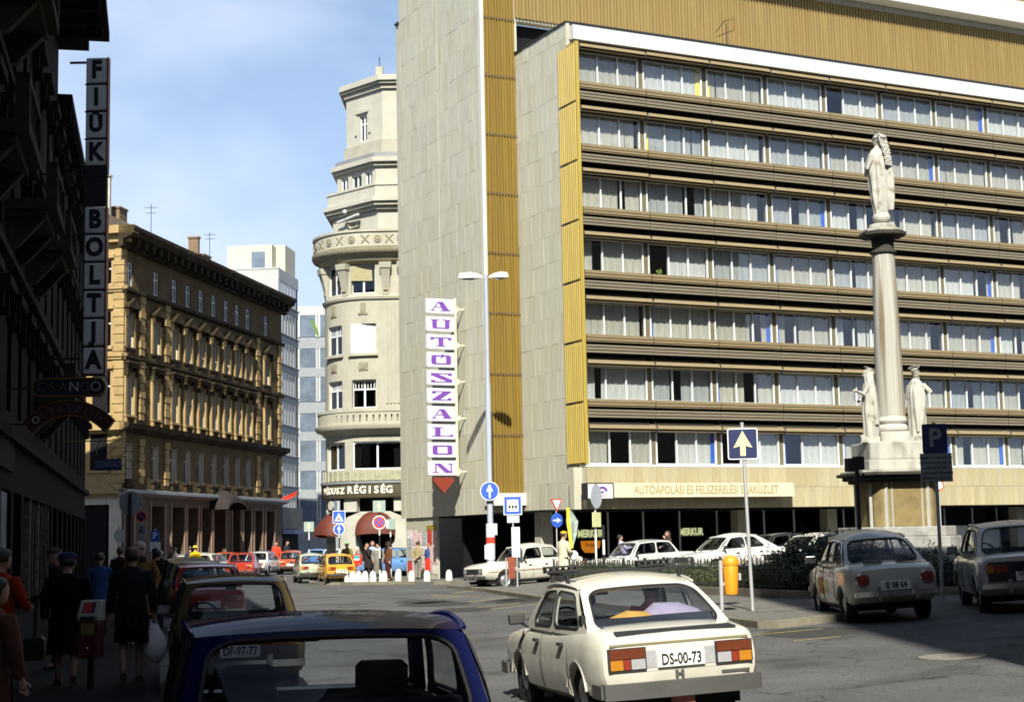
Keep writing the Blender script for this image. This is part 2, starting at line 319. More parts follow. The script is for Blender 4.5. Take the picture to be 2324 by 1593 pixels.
# stone slabs
(MB().box(-1.76, -.2, 5.78, 15.02, 3, 34).box(-1.76, 1, 15.0, 15.5, 3, 27.98)).build('wall', m_conc, office)
MB().box(.04, .32, .82, 5.7, 3, 23.9).build('wall', m_conc, office)
MB().box(-1.8, -1.62, 5.62, 5.78, 3, 34).build('slab_edge', m_white, office)
tile_mesh = {}
def tile(parent, name, x, y, z, dx, dy, dz, m):
    key = (name, round(dx, 3), round(dy, 3), round(dz, 3), m.name)
    if key not in tile_mesh: tile_mesh[key] = MB().box(0, dx, 0, dy, 0, dz).mesh(name, m)
    return link(name, tile_mesh[key], parent, (x, y, z))
count = 0; rest = MB(); CRS = 1.19
def slabface(x, ya, yb, z0, z1):
    global count
    r = 0; z = z0
    while z < z1 - .1:
        h = min(CRS, z1 - z); y = ya; cut = random.choice((0, .15, .3))
        while y < yb - .02:
            wd = min(random.choice((.36, .42, .46, .52)) - (cut if y == ya else 0), yb - y); cut = 0
            mi = random.choice((0, 0, 1, 2)); px = x + random.uniform(-.008, .004)
            if count < 300: tile(office, 'stone_tile', px, y + .002, z + .003, .045, wd - .004, h - .006, m_stone[mi]); count += 1
            else: rest.box(px, px + .045, y + .002, y + wd - .002, z + .003, z + h - .003, mi)
            y += wd
        z += h; r += 1
slabface(-.005, .82, 5.7, 3.0, 23.9)
slabface(-1.805, 5.78, 10.3, 3.0, 33.9); slabface(-1.805, 10.34, 15.0, 3.0, 33.9)
tag(rest.build('stone_tiles', m_stone, office), kind='stuff')
MB().box(-1.86, -.1, 15.0, 15.5, 27.98, 28.06).build('coping', m_black, office); MB().box(-.06, .34, .8, 5.72, 23.9, 23.97).build('coping', m_black, office)
# corrugated ochre sheets
def corr(n, w_, h, amp=.05):
    """corrugated sheet in x,z: n ribs over width w_"""
    vs = []; fs = []; k = n * 6
    for i in range(k + 1):
        t = (i % 6) / 6; y = (0, -amp, -amp, -amp, 0, 0)[i % 6]
        vs += [(w_ * i / k, y, 0), (w_ * i / k, y, h)]
    for i in range(k): fs.append((2 * i, 2 * i + 2, 2 * i + 3, 2 * i + 1))
    return MB().add(vs, fs)
sheet = corr(11, 1.62, ST - .07, .075).mesh('corrugated_sheet', m_gold)
for k in range(12): link('corrugated_sheet', sheet, office, (-1.64, 5.7, 3.92 + .06 + ST * k + (-.2 if k == 0 else -.2)))
MB().box(-1.63, -.02, 5.72, 5.8, 3.6, 34).build('sheet_joint', m_black, office)
jm = MB()
for k in range(12): jm.box(-1.64, -.02, 5.63, 5.72, 3.70 + ST * k, 3.78 + ST * k)
jm.build('sheet_rail', mat('rusty_rail', (.12, .085, .05), .8), office)
fin = corr(9, 1.5, ST - .06, .05).mesh('corrugated_sheet', m_goldl)
for k in range(7): link('corrugated_sheet', fin, office, (-.06, 1.5, 4.93 + (ST - .16) * k * 1.0), (0, 0, -pi / 2)).scale = (1, 1, .98 * (17.87 / 7 - .06) / (ST - .06))
for o in [c for c in office.children if c.data and c.data == fin]: o.location.z = 4.96 + 17.87 / 7 * [c for c in office.children if c.data == fin].index(o)
MB().box(-.045, .12, 0, .8, 4.9, 22.85).build('fin_frame', m_goldl, office)
# upper storey walls
big = corr(22, 4.0, 3.22, .09)
bm_ = big.mesh('corrugated_sheet', m_gold2)
for k in range(11): link('corrugated_sheet', bm_, office, (4.0 * k + .02, 5.7, 25.62))
bm2 = corr(22, 4.0, 4.0, .09).mesh('corrugated_sheet', m_gold2)
for k in range(11): link('corrugated_sheet', bm2, office, (4.0 * k + .02, 5.7, 30.4))
MB().box(0, 46, 5.75, 6.2, 25.5, 34.2).box(0, 46, 6.2, 16, 33.8, 34.2).build('wall', m_conc, office)
MB().box(3.5, 46, 4.75, 5.6, 29.15, 30.35).build('roof_band', m_white, office)
MB().box(.3, 46, 6.3, 6.5, 23.3, 25.5).build('window_strip', m_dark, office)
MB().box(0, .1, 5.7, 6.6, 23.3, 25.6).build('jamb', m_conc, office)
# white parapet and roof
MB().box(-.1, 46, .05, .3, 22.95, 23.62).build('parapet', m_white, office)
MB().box(-.12, 46, .0, .34, 23.62, 23.68).build('coping', m_black, office)
MB().box(.3, 46, .3, 6.3, 23.1, 23.25).build('roof', m_conc, office)
# floor slabs, dark rooms
rm = MB()
for i in range(7): rm.box(.35, 46, .8, 6, ZB[i] - .95, ZB[i] - .06)
rm.box(.35, 46, 3.2, 3.3, 3.2, 23).box(45.8, 46, 0, 6, 3, 23)
rm.build('floor_slab', m_dark, office)
# louvres, sills, windows bay by bay
lou = MB(); L_ = BAY - .05
for y, z0, z1 in ((0, -.155, 0), (.06, -.25, -.19), (.2, -.2, -.06), (.38, -.2, -.06)):
    lou.add([(0, y, z0), (L_, y, z0), (L_, y + .05, z0), (0, y + .05, z0), (0, y + .09, z1), (L_, y + .09, z1), (L_, y + .14, z1), (0, y + .14, z1)],
            [(0, 3, 2, 1), (4, 5, 6, 7), (0, 1, 5, 4), (1, 2, 6, 5), (2, 3, 7, 6), (3, 0, 4, 7)])
lou.box(0, L_, .15, .74, -.03, -.005)  # cover plate added to stop sun leaking in above the slats
lou = lou.mesh('sun_louvre', m_tan)
brk = MB().box(-.02, .02, .1, 1.0, -.16, -.1).box(-.03, .03, .02, .2, -.3, -.02).mesh('louvre_bracket', m_black)
sill = MB().box(0, L_, .16, .24, -.13, 0).box(0, L_, .18, .24, -.25, -.155).box(0, L_, .2, .25, -.31, -.285).box(0, L_, .24, .62, -.04, -.0).mesh('sill_board', m_tan)
span = MB().box(0, L_, .2, .24, -.51, -.43).box(0, L_, .22, .26, -.64, -.545).box(0, L_, .24, .28, -.76, -.675).box(0, L_, .29, .33, -.76, -.43).mesh('spandrel_board', m_tan2)
WH = 1.42; PW = (BAY - .3) / 3
fr = MB()
for k in range(4): fr.box(k * PW - .028, k * PW + .028, -.05, .05, 0, WH)
for k in range(3): fr.box(k * PW + .028, (k + 1) * PW - .028, -.045, .045, 0, .05).box(k * PW + .028, (k + 1) * PW - .028, -.045, .045, WH - .05, WH)
fr = fr.mesh('window', m_wframe)
pane = MB().box(.03, PW - .03, -.004, .004, .05, WH - .05).mesh('pane', m_glass)
head = MB().box(.13, BAY - .13, .0, .3, WH, 1.8).mesh('window_head', mat('dark_window_head', (.045, .042, .036), .8))  # dark head band; its tone also stands for shade in the recess
pier = MB().box(-.13, .13, .0, .25, 0, 1.72).mesh('window_pier', m_olive)
def curtain(spans, m):
    if m is None: m = random.choice(m_curts)
    b = MB()
    for x0, x1, in spans:
        n = max(4, int((x1 - x0) * 30)); ph = random.random() * 6; vs = []; fs = []
        for i in range(n + 1):
            x = x0 + (x1 - x0) * i / n; y = .03 * sin(i * 1.9 + ph) + .015 * sin(i * .63 + ph)
            vs += [(x, y, .03), (x + .012 * sin(i), y * .6, WH - .03)]
        fs = [(2 * i, 2 * i + 2, 2 * i + 3, 2 * i + 1) for i in range(n)]; b.add(vs, fs)
    return b.mesh('curtain', m)
P3 = 3 * PW
cvar = [curtain(s, None) for s in ([(.03, P3)], [(.03, P3)], [(.05, PW), (1.06 * PW, P3)], [(.03, 1.0 * PW), (1.55 * PW, P3)], [(.03, .95 * PW), (2.02 * PW, P3)], [(.04, .6 * PW), (1.02 * PW, P3)], [(1.05 * PW, P3)], [(.03, 2.35 * PW)])]
bl_r = curtain([(P3 - .2, P3 - .02)], m_bluec); bl_l = curtain([(.03, .2)], m_bluec); ye_r = curtain([(P3 - .22, P3 - .03)], m_yelc); ye_l = curtain([(.03, .2)], m_yelc)
for i in range(7):
    low = i == 6; yw = .45 if low else .62
    for b in range(NB):
        x = X0 + BAY * b
        link('sun_louvre', lou, office, (x, 0, ZS[i] + random.uniform(-.012, .012)))
        link('louvre_bracket', brk, office, (x - .025, 0, ZS[i]))
        if not low:
            link('sill_board', sill, office, (x + .06, 0, ZB[i])); link('spandrel_board', span, office, (x + .06, 0, ZB[i]))
        link('window_pier', pier, office, (x, yw, ZB[i])); link('window_head', head, office, (x, yw, ZB[i]))
        wdw = link('window', fr, office, (x + .15, yw, ZB[i]))
        for k in range(3): link('pane', pane, wdw, (k * PW, 0, 0), (random.uniform(-.006, .006), 0, random.uniform(-.008, .008)))
        def rv():
            sp_ = []; x_ = .03
            while x_ < P3 - .2:
                l_ = random.choice((.5, .9, 1.0, 1.9, P3)); e_ = min(P3 - .02, x_ + l_); sp_.append((x_, e_)); x_ = e_ + (random.choice((0, .02, .05, .35, .6, .8)) if i > 1 or b > 3 else random.choice((0, .01, .03)))
            return curtain(sp_, None)
        if i < 3 and b < 5: v = rv() if not (i == 0 and b == 4) else cvar[6]
        elif i == 3 and b == 1: v = cvar[2]
        elif low: v = random.choice((cvar[4], cvar[5], cvar[6], cvar[7]))
        else: v = rv() if random.random() < .7 else random.choice(cvar)
        if i == 3 and b == 1: v = curtain([(1.02 * PW, P3)], m_curt)
        link('curtain', v, wdw, (0, .12, 0))
        q = random.random()
        if q < .42: link('curtain', random.choice((bl_r, bl_l) if (b > 2 or i > 2) else (ye_r, ye_l, bl_r)), wdw, (0, .08, 0))
hp = MB()
for k in range(26):
    a = random.uniform(0, 6.3); hp.add([(0, 0, 0), (.14 * cos(a), .1 * sin(a), .08 + .2 * random.random()), (.14 * cos(a + .5), .1 * sin(a + .5), .06 + .16 * random.random())], [(0, 1, 2)])
tag(hp.build('house_plant', mat('pot_leaf', (.2, .3, .05), .6), None, None), 'bushy green house plant in the dark open window of the fourth row', 'plant')
hp_o = bpy.data.objects['house_plant']; hp_o.matrix_world = Matrix.Translation(MB_O) @ Matrix.Rotation(MB_R, 4, 'Z') @ Matrix.Translation((X0 + BAY + .15 + .6 * PW, .62 + .12, ZB[3] + .08))
# stone fascia over the shops
MB().box(.0, 46, .06, .5, 3.05, 4.78).box(-.4, .0, .4, .8, 3.05, 4.78).build('wall', m_conc, office)
for r_, (za, zb_) in enumerate(((3.05, 3.93), (3.93, 4.78))):
    x = -.0; k = 0
    while x < 31:
        wd = random.choice((.3, .36, .36, .42)); tile(office, 'fascia_tile', x + .004, random.uniform(-.008, .004), za + .005, wd - .008, .06, zb_ - za - .01, random.choice(m_fasc)); x += wd
MB().box(.0, 46, .02, .6, 4.79, 4.88).build('window_ledge', m_wframe, office)
# shop level
MB().box(-1.9, .04, 5.45, 5.8, 3.36, 3.9).build('lintel', m_white, office)
MB().box(-1.7, 46, .5, 15, 2.98, 3.05).build('soffit', m_dark, office)
MB().box(-1.2, 46, 9.5, 9.7, 0, 3).box(-1.6, -1.4, 13.2, 15.0, 0, 3.0).build('rear_wall', m_dark, office)
cb = MB()
for x, y in ((-.9, 2.2), (9.3, 2.6), (14.3, 2.6), (20.5, 2.6), (26, 2.6)): cb.box(x - .28, x + .28, y - .28, y + .28, 0, 2.98)
for c in range(5):
    x, y = ((-.9, 2.2), (9.3, 2.6), (14.3, 2.6), (20.5, 2.6), (26, 2.6))[c]
    MB().box(x - .28, x + .28, y - .28, y + .28, 0, 2.98).build('column', m_conc, office)
post = MB().box(-.035, .035, -.05, .05, 0, 2.98).mesh('shop_post', m_wframe)
spane = MB().box(.04, 1.0 - .04, -.005, .005, .25, 2.9)
xs = [1.0, 2.9, 4.7, 6.6, 8.6, 11.2, 12.9, 15.8, 17.5, 19.2, 22, 23.8, 25.4, 27.2]
for a_, b_ in zip(xs, xs[1:]):
    link('shop_post', post, office, (a_, 3.4, 0))
    MB().box(a_ + .04, b_ - .04, 3.395, 3.405, .25, 2.95).build('shop_window', m_sglass, office)
    MB().box(a_ + .04, b_ - .04, 3.3, 3.5, 0, .25).build('stall_riser', m_black, office)
# goods and screens inside the shop, dimly seen
for k in range(9):
    x = 1.6 + k * 2.1; MB().box(x, x + 1.1, 5.2, 5.9, .1, .9 + random.random()).build('display_stand', mat('shop_goods', (.12, .09, .07), .8, rnd=.5), office)
# poster wall under the slab
m_post = [mat('poster_%s' % n, c, .8, noise=.5, ns=9) for n, c in (('white', (.7, .68, .66)), ('pink', (.68, .5, .5)), ('grey', (.4, .42, .44)), ('red', (.5, .07, .05)), ('blue', (.2, .3, .45)))]
MB().box(-1.72, -1.66, 11.2, 15.0, .1, 2.98).build('poster_board', m_conc, office)
yy = 11.3
for c in range(6):
    zz = .35
    while zz < 2.3:
        h = random.choice((.45, .6, .75)); MB().box(-1.735, -1.722, yy + .02, yy + .54, zz, zz + h - .03).build('poster', random.choice(m_post[:3] if random.random() < .75 else m_post), office); zz += h
    yy += .6
MB().box(-1.74, -1.722, 11.4, 12.5, 2.42, 2.62).build('poster', mat('yellow_lettered_strip', (.3, .24, .03), .8, noise=.6, ns=14), office)
# pale display panel inside the shop on the right and a roller shutter beyond the monument
MB().box(8.9, 8.98, 3.45, 7.5, 0, 2.98).build('partition', mat('pale_green_wall', (.5, .54, .36), .8), office)
sh = MB()
for k in range(16): sh.box(22.1, 25.3, 3.1, 3.14, 1.0 + k * .07, 1.06 + k * .07)
sh.build('roller_shutter', m_wframe, office)
# ------------------------------------------------------------------ walls with real openings
def wallgrid(u0, u1, z0, z1, holes, depth, fmap, du=None, mi=0):
    us = {u0, u1}; zs = {z0, z1}
    for h in holes: us |= {h[0], h[1]}; zs |= {h[2], h[3]}
    us = sorted(x for x in us if u0 <= x <= u1); zs = sorted(z for z in zs if z0 <= z <= z1)
    if du:
        r = []
        for a, b in zip(us, us[1:]):
            n = max(1, math.ceil((b - a) / du)); r += [a + (b - a) * i / n for i in range(n)]
        us = r + [us[-1]]
    b = MB()
    def hole(u, z): return any(h[0] < u < h[1] and h[2] < z < h[3] for h in holes)
    for i in range(len(us) - 1):
        for j in range(len(zs) - 1):
            um = (us[i] + us[i + 1]) / 2; zm = (zs[j] + zs[j + 1]) / 2
            q = [(us[i], zs[j]), (us[i + 1], zs[j]), (us[i + 1], zs[j + 1]), (us[i], zs[j + 1])]
            if not hole(um, zm): b.add([fmap(u, 0, z) for u, z in q], [(0, 1, 2, 3)], mi)
            else:
                for (ua, za), (ub, zb), tu, tz in ((q[0], q[1], um, zs[j] - .001), (q[1], q[2], us[i + 1] + .001, zm), (q[2], q[3], um, zs[j + 1] + .001), (q[3], q[0], us[i] - .001, zm)):
                    if not hole(tu, tz): b.add([fmap(ua, 0, za), fmap(ub, 0, zb), fmap(ub, depth, zb), fmap(ua, depth, za)], [(0, 1, 2, 3)], mi)
    return b
m_pane = glass('old_window_pane', (.35, .37, .38), .05, .03, .7)
m_drape = mat('pale_drape', (.5, .47, .4), .9, noise=.3, ns=6, stretch=(8, 1, .5))
WIN = {}
m_reveal = None
def window(parent, fmap, u, z, wd, h, depth=.22, style='cross', m=None, back=m_dark, drape=0, name='window', sill=None, msill=None, reveal=None):
    """a window set into an opening centred on u, bottom at z: frame > pane (> drape)"""
    m = m or m_wframe
    key = (round(wd, 2), round(h, 2), style, m.name)
    if key not in WIN:
        b = MB(); t = .075
        b.box(-wd / 2, -wd / 2 + t, -.04, .04, 0, h).box(wd / 2 - t, wd / 2, -.04, .04, 0, h).box(-wd / 2 + t, wd / 2 - t, -.038, .038, 0, t).box(-wd / 2 + t, wd / 2 - t, -.038, .038, h - t, h)
        if style in ('cross', 'mull', 'multi'): b.box(-.05, .05, -.036, .036, t, h - t)
        if style in ('cross', 'multi'): b.box(-wd / 2 + t, -.05, -.034, .034, h * .64, h * .64 + .08).box(.05, wd / 2 - t, -.034, .034, h * .64, h * .64 + .08)
        if style == 'multi':
            for q in (-.75, -.5, -.25, .25, .5, .75): b.box(q * wd / 2 - .02, q * wd / 2 + .02, -.03, .03, h * .64 + .08, h - t)
        WIN[key] = (b.mesh(name, m), MB().box(-wd / 2 + .03, wd / 2 - .03, .005, .013, .03, h - .03).mesh('pane', m_pane),
                    MB().box(-wd / 2 + .02, wd / 2 - .02, .3, .32, 0, h).mesh('room', back))
    p = Vector(fmap(u, depth, z)); q = Vector(fmap(u + .05, depth, z)); a = atan2(q.y - p.y, q.x - p.x)
    f, g, r = WIN[key]
    o = link(name, f, parent, p, (0, 0, a)); link('pane', g, o, None, (random.uniform(-.01, .01), 0, random.uniform(-.012, .012))); link('room', r, o)
    if drape:
        d = MB()
        for s_ in (-1, 1):
            x0 = s_ * (wd / 2 - .05); x1 = s_ * (wd / 2 - .05 - wd * .5 * drape); n = 8; vs = []
            for i in range(n + 1):
                x = x0 + (x1 - x0) * i / n; vs += [(x, .12 + .03 * sin(i * 2.3), .05), (x, .12 + .02 * sin(i * 2.3), h - .05)]
            d.add(vs, [(2 * i, 2 * i + 2, 2 * i + 3, 2 * i + 1) for i in range(n)])
        d.build('drape', m_drape, o)
    if reveal: MB().box(-wd / 2 - .002, -wd / 2 + .012, -depth + .01, -.04, .02, h).box(wd / 2 - .03, wd / 2 + .002, -depth + .01, -.04, .02, h).build('reveal', reveal, o)
    if sill:
        MB().box(-wd / 2 - .12, wd / 2 + .12, -depth - sill, -.05, -.13, 0).build('sill', msill, o)
    return o

# ------------------------------------------------------------------ old corner building of ochre stone
OA = atan2(.9837, .18)
old = thing('old_town_house', 'old ochre stone apartment house with gabled window hoods and dark cornice along the far street', 'building', (-22.24, 90, 0), OA)
# local: x along the street front, -y towards the street
m_och = mat('shaded_ochre_stone', (.115, .082, .04), .9, noise=.25, ns=1.1, spots=((.17, .12, .06), .8, .55, .6), bump=.15, bs=12)  # street wall: shade darkened into the stone colour
m_ochl = mat('sunlit_ochre_stone', (.35, .25, .115), .9, noise=.2, ns=1.1, spots=((.2, .14, .07), .8, .6, .5), bump=.15, bs=12)  # paler copy for corner face and trim, sunlight put into the colour
m_ochd = mat('deep_shade_ochre_stone', (.04, .03, .017), .9, noise=.28, ns=2, spots=((.08, .065, .04), 1.4, .5, .6), bump=.2, bs=15)  # darkest copy for hoods and ledges, black shadow put into the colour
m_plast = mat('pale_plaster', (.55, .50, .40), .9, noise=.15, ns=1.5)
m_pink = mat('pinkish_stone', (.26, .18, .13), .8, noise=.14, ns=4, stretch=(1, 1, .3))
m_zinc = mat('grey_zinc', (.2, .21, .215), .5, noise=.15, ns=2)
m_tile = mat('dark_roof', (.07, .055, .045), .85, noise=.3, ns=5)
cols = [.85, 4.65, 7.5, 9.7, 11.95, 14.2, 16.5, 18.65, 20.75, 24.6]
fm = lambda u, d, z: (u, d, z)
holes = []
for c in cols:
    holes += [(c - .5, c + .5, 13.3, 15.35), (c - .52, c + .52, 9.4, 11.9), (c - .5, c + .5, 5.75, 7.85), (c - .42, c + .42, 16.9, 18.3)]
gholes = [(.4, 1.6), (4.1, 6.1), (7.2, 9.2), (9.7, 11.45), (12.05, 13.75), (14.2, 16.3), (17.6, 19.2), (19.8, 21.3), (22.0, 23.6), (24.4, 26.2)]
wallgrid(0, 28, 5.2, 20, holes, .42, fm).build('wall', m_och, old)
wallgrid(0, 28, 0, 5.2, [(a, b, .0, 4.25) for a, b in gholes], .85, fm).build('ground_storey_wall', mat('dark_pink_stone', (.11, .082, .06), .85, noise=.25, ns=3), old)  # wall in a darker pink than its pilasters
MB().box(0, 28, .9, .95, 0, 4.6).box(.5, 28, .9, 9, 4.6, 4.7).build('shop_backing', m_dark, old)
MB().box(.05, 28, .95, 11, 0, 19.9).build('core', m_dark, old)
for a, b in gholes:
    f = MB(); t = .07
    f.box(a, a + t, .7, .78, 0, 4.2).box(b - t, b, .7, .78, 0, 4.2).box(a + t, b - t, .7, .78, 2.0, 2.5).box((a + b) / 2 - .04, (a + b) / 2 + .04, .7, .78, 2.5, 4.2)
    o = f.build('shop_window', m_ochd, old); MB().box(a + t, b - t, .745, .752, .0, 4.2).build('pane', m_pane, o)
    MB().box(a - .16, a, -.07, .05, 0, 4.5).box(b, b + .16, -.07, .05, 0, 4.5).build('pilaster', m_pink, old)
# corner face (towards the square)
fc = lambda u, d, z: (d, -u, z)                # u runs to -y.. flipped so it faces -x
fcm = lambda u, d, z: (d, u, z)
ch = [(.75, 1.85, 13.3, 15.35), (.75, 1.85, 9.4, 11.9), (.9, 1.95, 6.25, 8.3), (.75, 1.8, 16.9, 18.3), (3.7, 4.8, 13.3, 15.35), (3.7, 4.8, 9.4, 11.9), (3.7, 4.8, 6.25, 8.3)]
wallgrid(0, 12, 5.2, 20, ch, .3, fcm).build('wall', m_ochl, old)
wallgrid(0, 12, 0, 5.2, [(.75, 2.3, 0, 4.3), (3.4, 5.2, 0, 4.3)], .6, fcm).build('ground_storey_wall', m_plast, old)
MB().box(.6, .7, .3, 6, 0, 4.6).build('shop_backing', m_dark, old)
gab = MB().prismx([(.9, 2.0), (2.2, 2.0), (1.55, 2.85)], .3, .4).prismx([(1.1, 2.05), (2.0, 2.05), (1.55, 2.62)], .28, .3, 1)
gab.box(.3, .4, .9, 1.15, 0, 1.8).box(.3, .4, 1.95, 2.2, 0, 1.8).box(.3, .4, .9, 2.2, 1.65, 1.85)
gab.build('shop_portal', [mat('peach_paint', (.62, .4, .24), .8), m_dark], old)
fcr = lambda u, d, z: (d, u, z)
for (ua, ub, za, zb) in ch:
    orange = za == 6.25 and ua < 1
    o = window(old, lambda u, d, z: (d, -u, z), -(ua + ub) / 2, za, ub - ua, zb - za, .2, 'cross', None, mat('orange_curtain', (.5, .17, .02), .9, noise=.4, ns=6) if orange else m_dark)
    MB().box(-.14, .02, ua - .15, ub + .15, za - .16, za).build('sill', m_ochl, old)
    MB().box(-.16, .02, ua - .2, ub + .2, zb + .12, zb + .34).build('window_hood', m_ochl, old)
for k in range(28):
    z = 5.5 + k * .5
    if z < 19: MB().box(-.05, .35, -.05, .62 if k % 2 else .5, z + .02, z + .47).build('quoin_stone', m_ochl, old)
# windows, hoods and sills of the street front
ped = MB().prismy([(-.8, 0), (.8, 0), (.8, .12), (0, .62), (-.8, .12)], -.38, 0).box(-.72, -.58, -.28, 0, -.5, 0).box(.58, .72, -.28, 0, -.5, 0).mesh('gabled_hood', m_ochd)
hood2 = MB().box(-.85, .85, -.42, 0, .18, .34).box(-.78, .78, -.3, 0, 0, .18).box(-.74, -.56, -.26, 0, -.55, 0).box(.56, .74, -.26, 0, -.55, 0).mesh('window_hood', m_ochd)
jamb = MB().box(-.72, -.5, -.1, 0, 0, 2.1).box(.5, .72, -.1, 0, 0, 2.1).mesh('window_surround', m_ochl)
jamb2 = MB().box(-.74, -.52, -.14, 0, 0, 2.55).box(.52, .74, -.14, 0, 0, 2.55).mesh('window_surround', m_ochl)
apron = MB().box(-.62, .62, -.2, 0, -.12, 0).prismy([(-.5, -.12), (.5, -.12), (.38, -.42), (-.38, -.42)], -.16, 0).mesh('sill', m_ochd)
balus = MB().box(-.75, .75, -.2, 0, -.12, 0).box(-.75, .75, -.22, 0, -.62, -.5).box(-.7, -.5, -.18, 0, -.5, -.12).box(.5, .7, -.18, 0, -.5, -.12).mesh('window_apron', m_ochl)
apron1 = MB().box(-.62, .62, -.22, 0, -.12, 0).box(-.5, .5, -.16, 0, -.5, -.12).mesh('sill', m_ochd)
for c in cols:
    window(old, fm, c, 13.3, 1.0, 2.05, .3, 'cross', None, m_dark, .35, reveal=m_plast); window(old, fm, c, 9.4, 1.04, 2.5, .3, 'cross', None, m_dark, .4, reveal=m_plast)
    window(old, fm, c, 5.75, 1.0, 2.1, .3, 'cross', reveal=m_plast); window(old, fm, c, 16.9, .84, 1.4, .12, 'cross', None, m_dark, .7)
    link('gabled_hood', ped, old, (c, 0, 15.55)); link('window_hood', hood2, old, (c, 0, 12.15)); link('window_surround', jamb, old, (c, 0, 13.3)); link('window_surround', jamb2, old, (c, 0, 9.4))
    link('sill', apron, old, (c, 0, 13.3)); link('window_apron', balus, old, (c, 0, 9.4)); link('sill', apron1, old, (c, 0, 5.75))
qs = MB().box(-.36, .36, -.13, .02, .02, .42).mesh('quoin_stone', m_ochl); qs2 = MB().box(-.28, .28, -.1, .02, .02, .42).mesh('quoin_stone', m_ochl)
for c in (2.55, 6.3, 22.65, 27.4):
    for z0, n in ((13.0, 8), (9.2, 8), (5.5, 6)):
        for k in range(n): link('quoin_stone', qs if k % 2 else qs2, old, (c, 0, z0 + k * .44))
def bandx(name, x0, x1, prof, m): return MB().prismx(prof, x0, x1).build(name, m, old)
bandx('string_course', -.2, 28.1, [(0, 16.45), (-.25, 16.55), (-.25, 16.72), (0, 16.8)], m_ochd)
bandx('string_course', -.2, 28.1, [(0, 12.55), (-.2, 12.7), (-.2, 12.85), (0, 12.9)], m_ochd)
bandx('ledge', -.45, 28.3, [(0, 8.35), (-.3, 8.5), (-.55, 8.62), (-.6, 8.9), (0, 9.0)], m_ochd)
bandx('ledge', -.4, 28.3, [(0, 4.75), (-.3, 4.85), (-.5, 4.95), (-.5, 5.12), (0, 5.2)], m_zinc)
bandx('cornice', -.75, 28.6, [(0, 18.9), (-.25, 19.0), (-.3, 19.4), (-.8, 19.6), (-.95, 19.95), (-.95, 20.15), (0, 20.25)], m_ochd)
for z0, z1, d in ((16.45, 16.78, .2), (12.55, 12.88, .2), (8.35, 8.95, .45), (4.75, 5.18, .4)):
    MB().box(-d, 0, -.3, 12, z0 + .15, z1).box(-d * .6, 0, -.2, 12, z0, z0 + .15).build('string_course', m_ochl, old)
MB().box(-.75, 0, -.9, 12, 19.75, 20.2).box(-.4, 0, -.5, 12, 19.3, 19.75).build('cornice', m_ochl, old)
cb_ = MB().box(-.12, .12, -.75, -.2, 19.05, 19.5).mesh('cornice_bracket', m_ochd)
for k in range(26): link('cornice_bracket', cb_, old, (.5 + k * 1.08, 0, 0))
MB().add([(-.5, -.7, 20.2), (28.4, -.7, 20.2), (28.4, 5, 23), (-.5 + 1.5, 5, 23), (-.5, 12, 20.2), (28.4, 12, 20.2)], [(0, 1, 2, 3), (0, 3, 4), (1, 5, 2), (3, 2, 5, 4)]).build('roof', m_tile, old)
for x, y, w_, h in ((.6, 1.2, .26, 3.1), (1.0, 1.5, .26, 3.2), (2.0, 1.2, 1.1, 1.5), (15.4, 1.6, .3, 2.2), (16.4, 1.6, 1.3, 1.2)):
    MB().box(x, x + w_, y, y + .7, 20.3, 20.3 + h).box(x - .06, x + w_ + .06, y - .06, y + .76, 20.3 + h, 20.42 + h).build('chimney', m_plast if h > 3 and x < 2 else mat('brown_brick', (.2, .14, .09), .9, noise=.3, ns=9), old)
# round dark awning above the club door
aw = MB()
rings = []
for i in range(7):
    t = pi / 2 * i / 6
    rings.append([(15.25 + 1.75 * cos(pi * j / 10), -1.3 * cos(t), 4.2 + (1.3 * sin(pi * j / 10)) * (.35 + .65 * sin(t)) + .0) for j in range(11)])
aw.loft(rings, closed=False); aw.build('door_canopy', mat('dark_canvas', (.035, .03, .028), .8), old)

# ------------------------------------------------------------------ round-cornered building
rnd_b = thing('round_corner_building', 'pale stone apartment house with rounded corner, curved balconies and a stepped chamfered top', 'building', (-7.45, 86.95, 0))
m_lime = mat('limestone', (.38, .365, .295), .85, noise=.12, ns=1.6, stretch=(1, 1, .6), spots=((.3, .27, .19), 1.2, .6, .35), bump=.1, bs=14)
m_limel = mat('pale_limestone', (.43, .42, .355), .85, noise=.1, ns=1.5, bump=.1, bs=14)
m_lcarv = mat('carved_limestone', (.26, .24, .165), .9, noise=.22, ns=6, bump=.3, bs=10)
RC = 2.85
def fr_(u, d, z, R=RC):
    """u = 0 at the tangent point, negative round the corner to the left, positive along the flat front"""
    if u >= 0: return (u, -(R - d), z)
    t = -u / RC
    if t < pi * .62: return (-(R - d) * sin(t), -(R - d) * cos(t), z)
    a = pi * .62; e = (t - a) * RC
    return (-(R - d) * sin(a) - e * cos(a) * 1, -(R - d) * cos(a) + e * sin(a), z)
UF = -.5; UL = -2.45                          # window axes
hl = []
for z0, z1, wf, wl in ((8.98, 10.5, 1.35, 1.3), (11.9, 13.5, 1.4, 1.3), (15.15, 16.75, 1.35, 1.2)): hl += [(UF - wf / 2, UF + wf / 2, z0, z1), (UL - wl / 2, UL + wl / 2, z0, z1)]
hl += [(-1.15, 1.55, 5.7, 7.2), (-3.4, -1.65, 5.7, 7.2)]
wallgrid(-7, 9, 4.9, 18.2, hl, .35, fr_, .25).build('wall', m_lime, rnd_b, smooth=30)
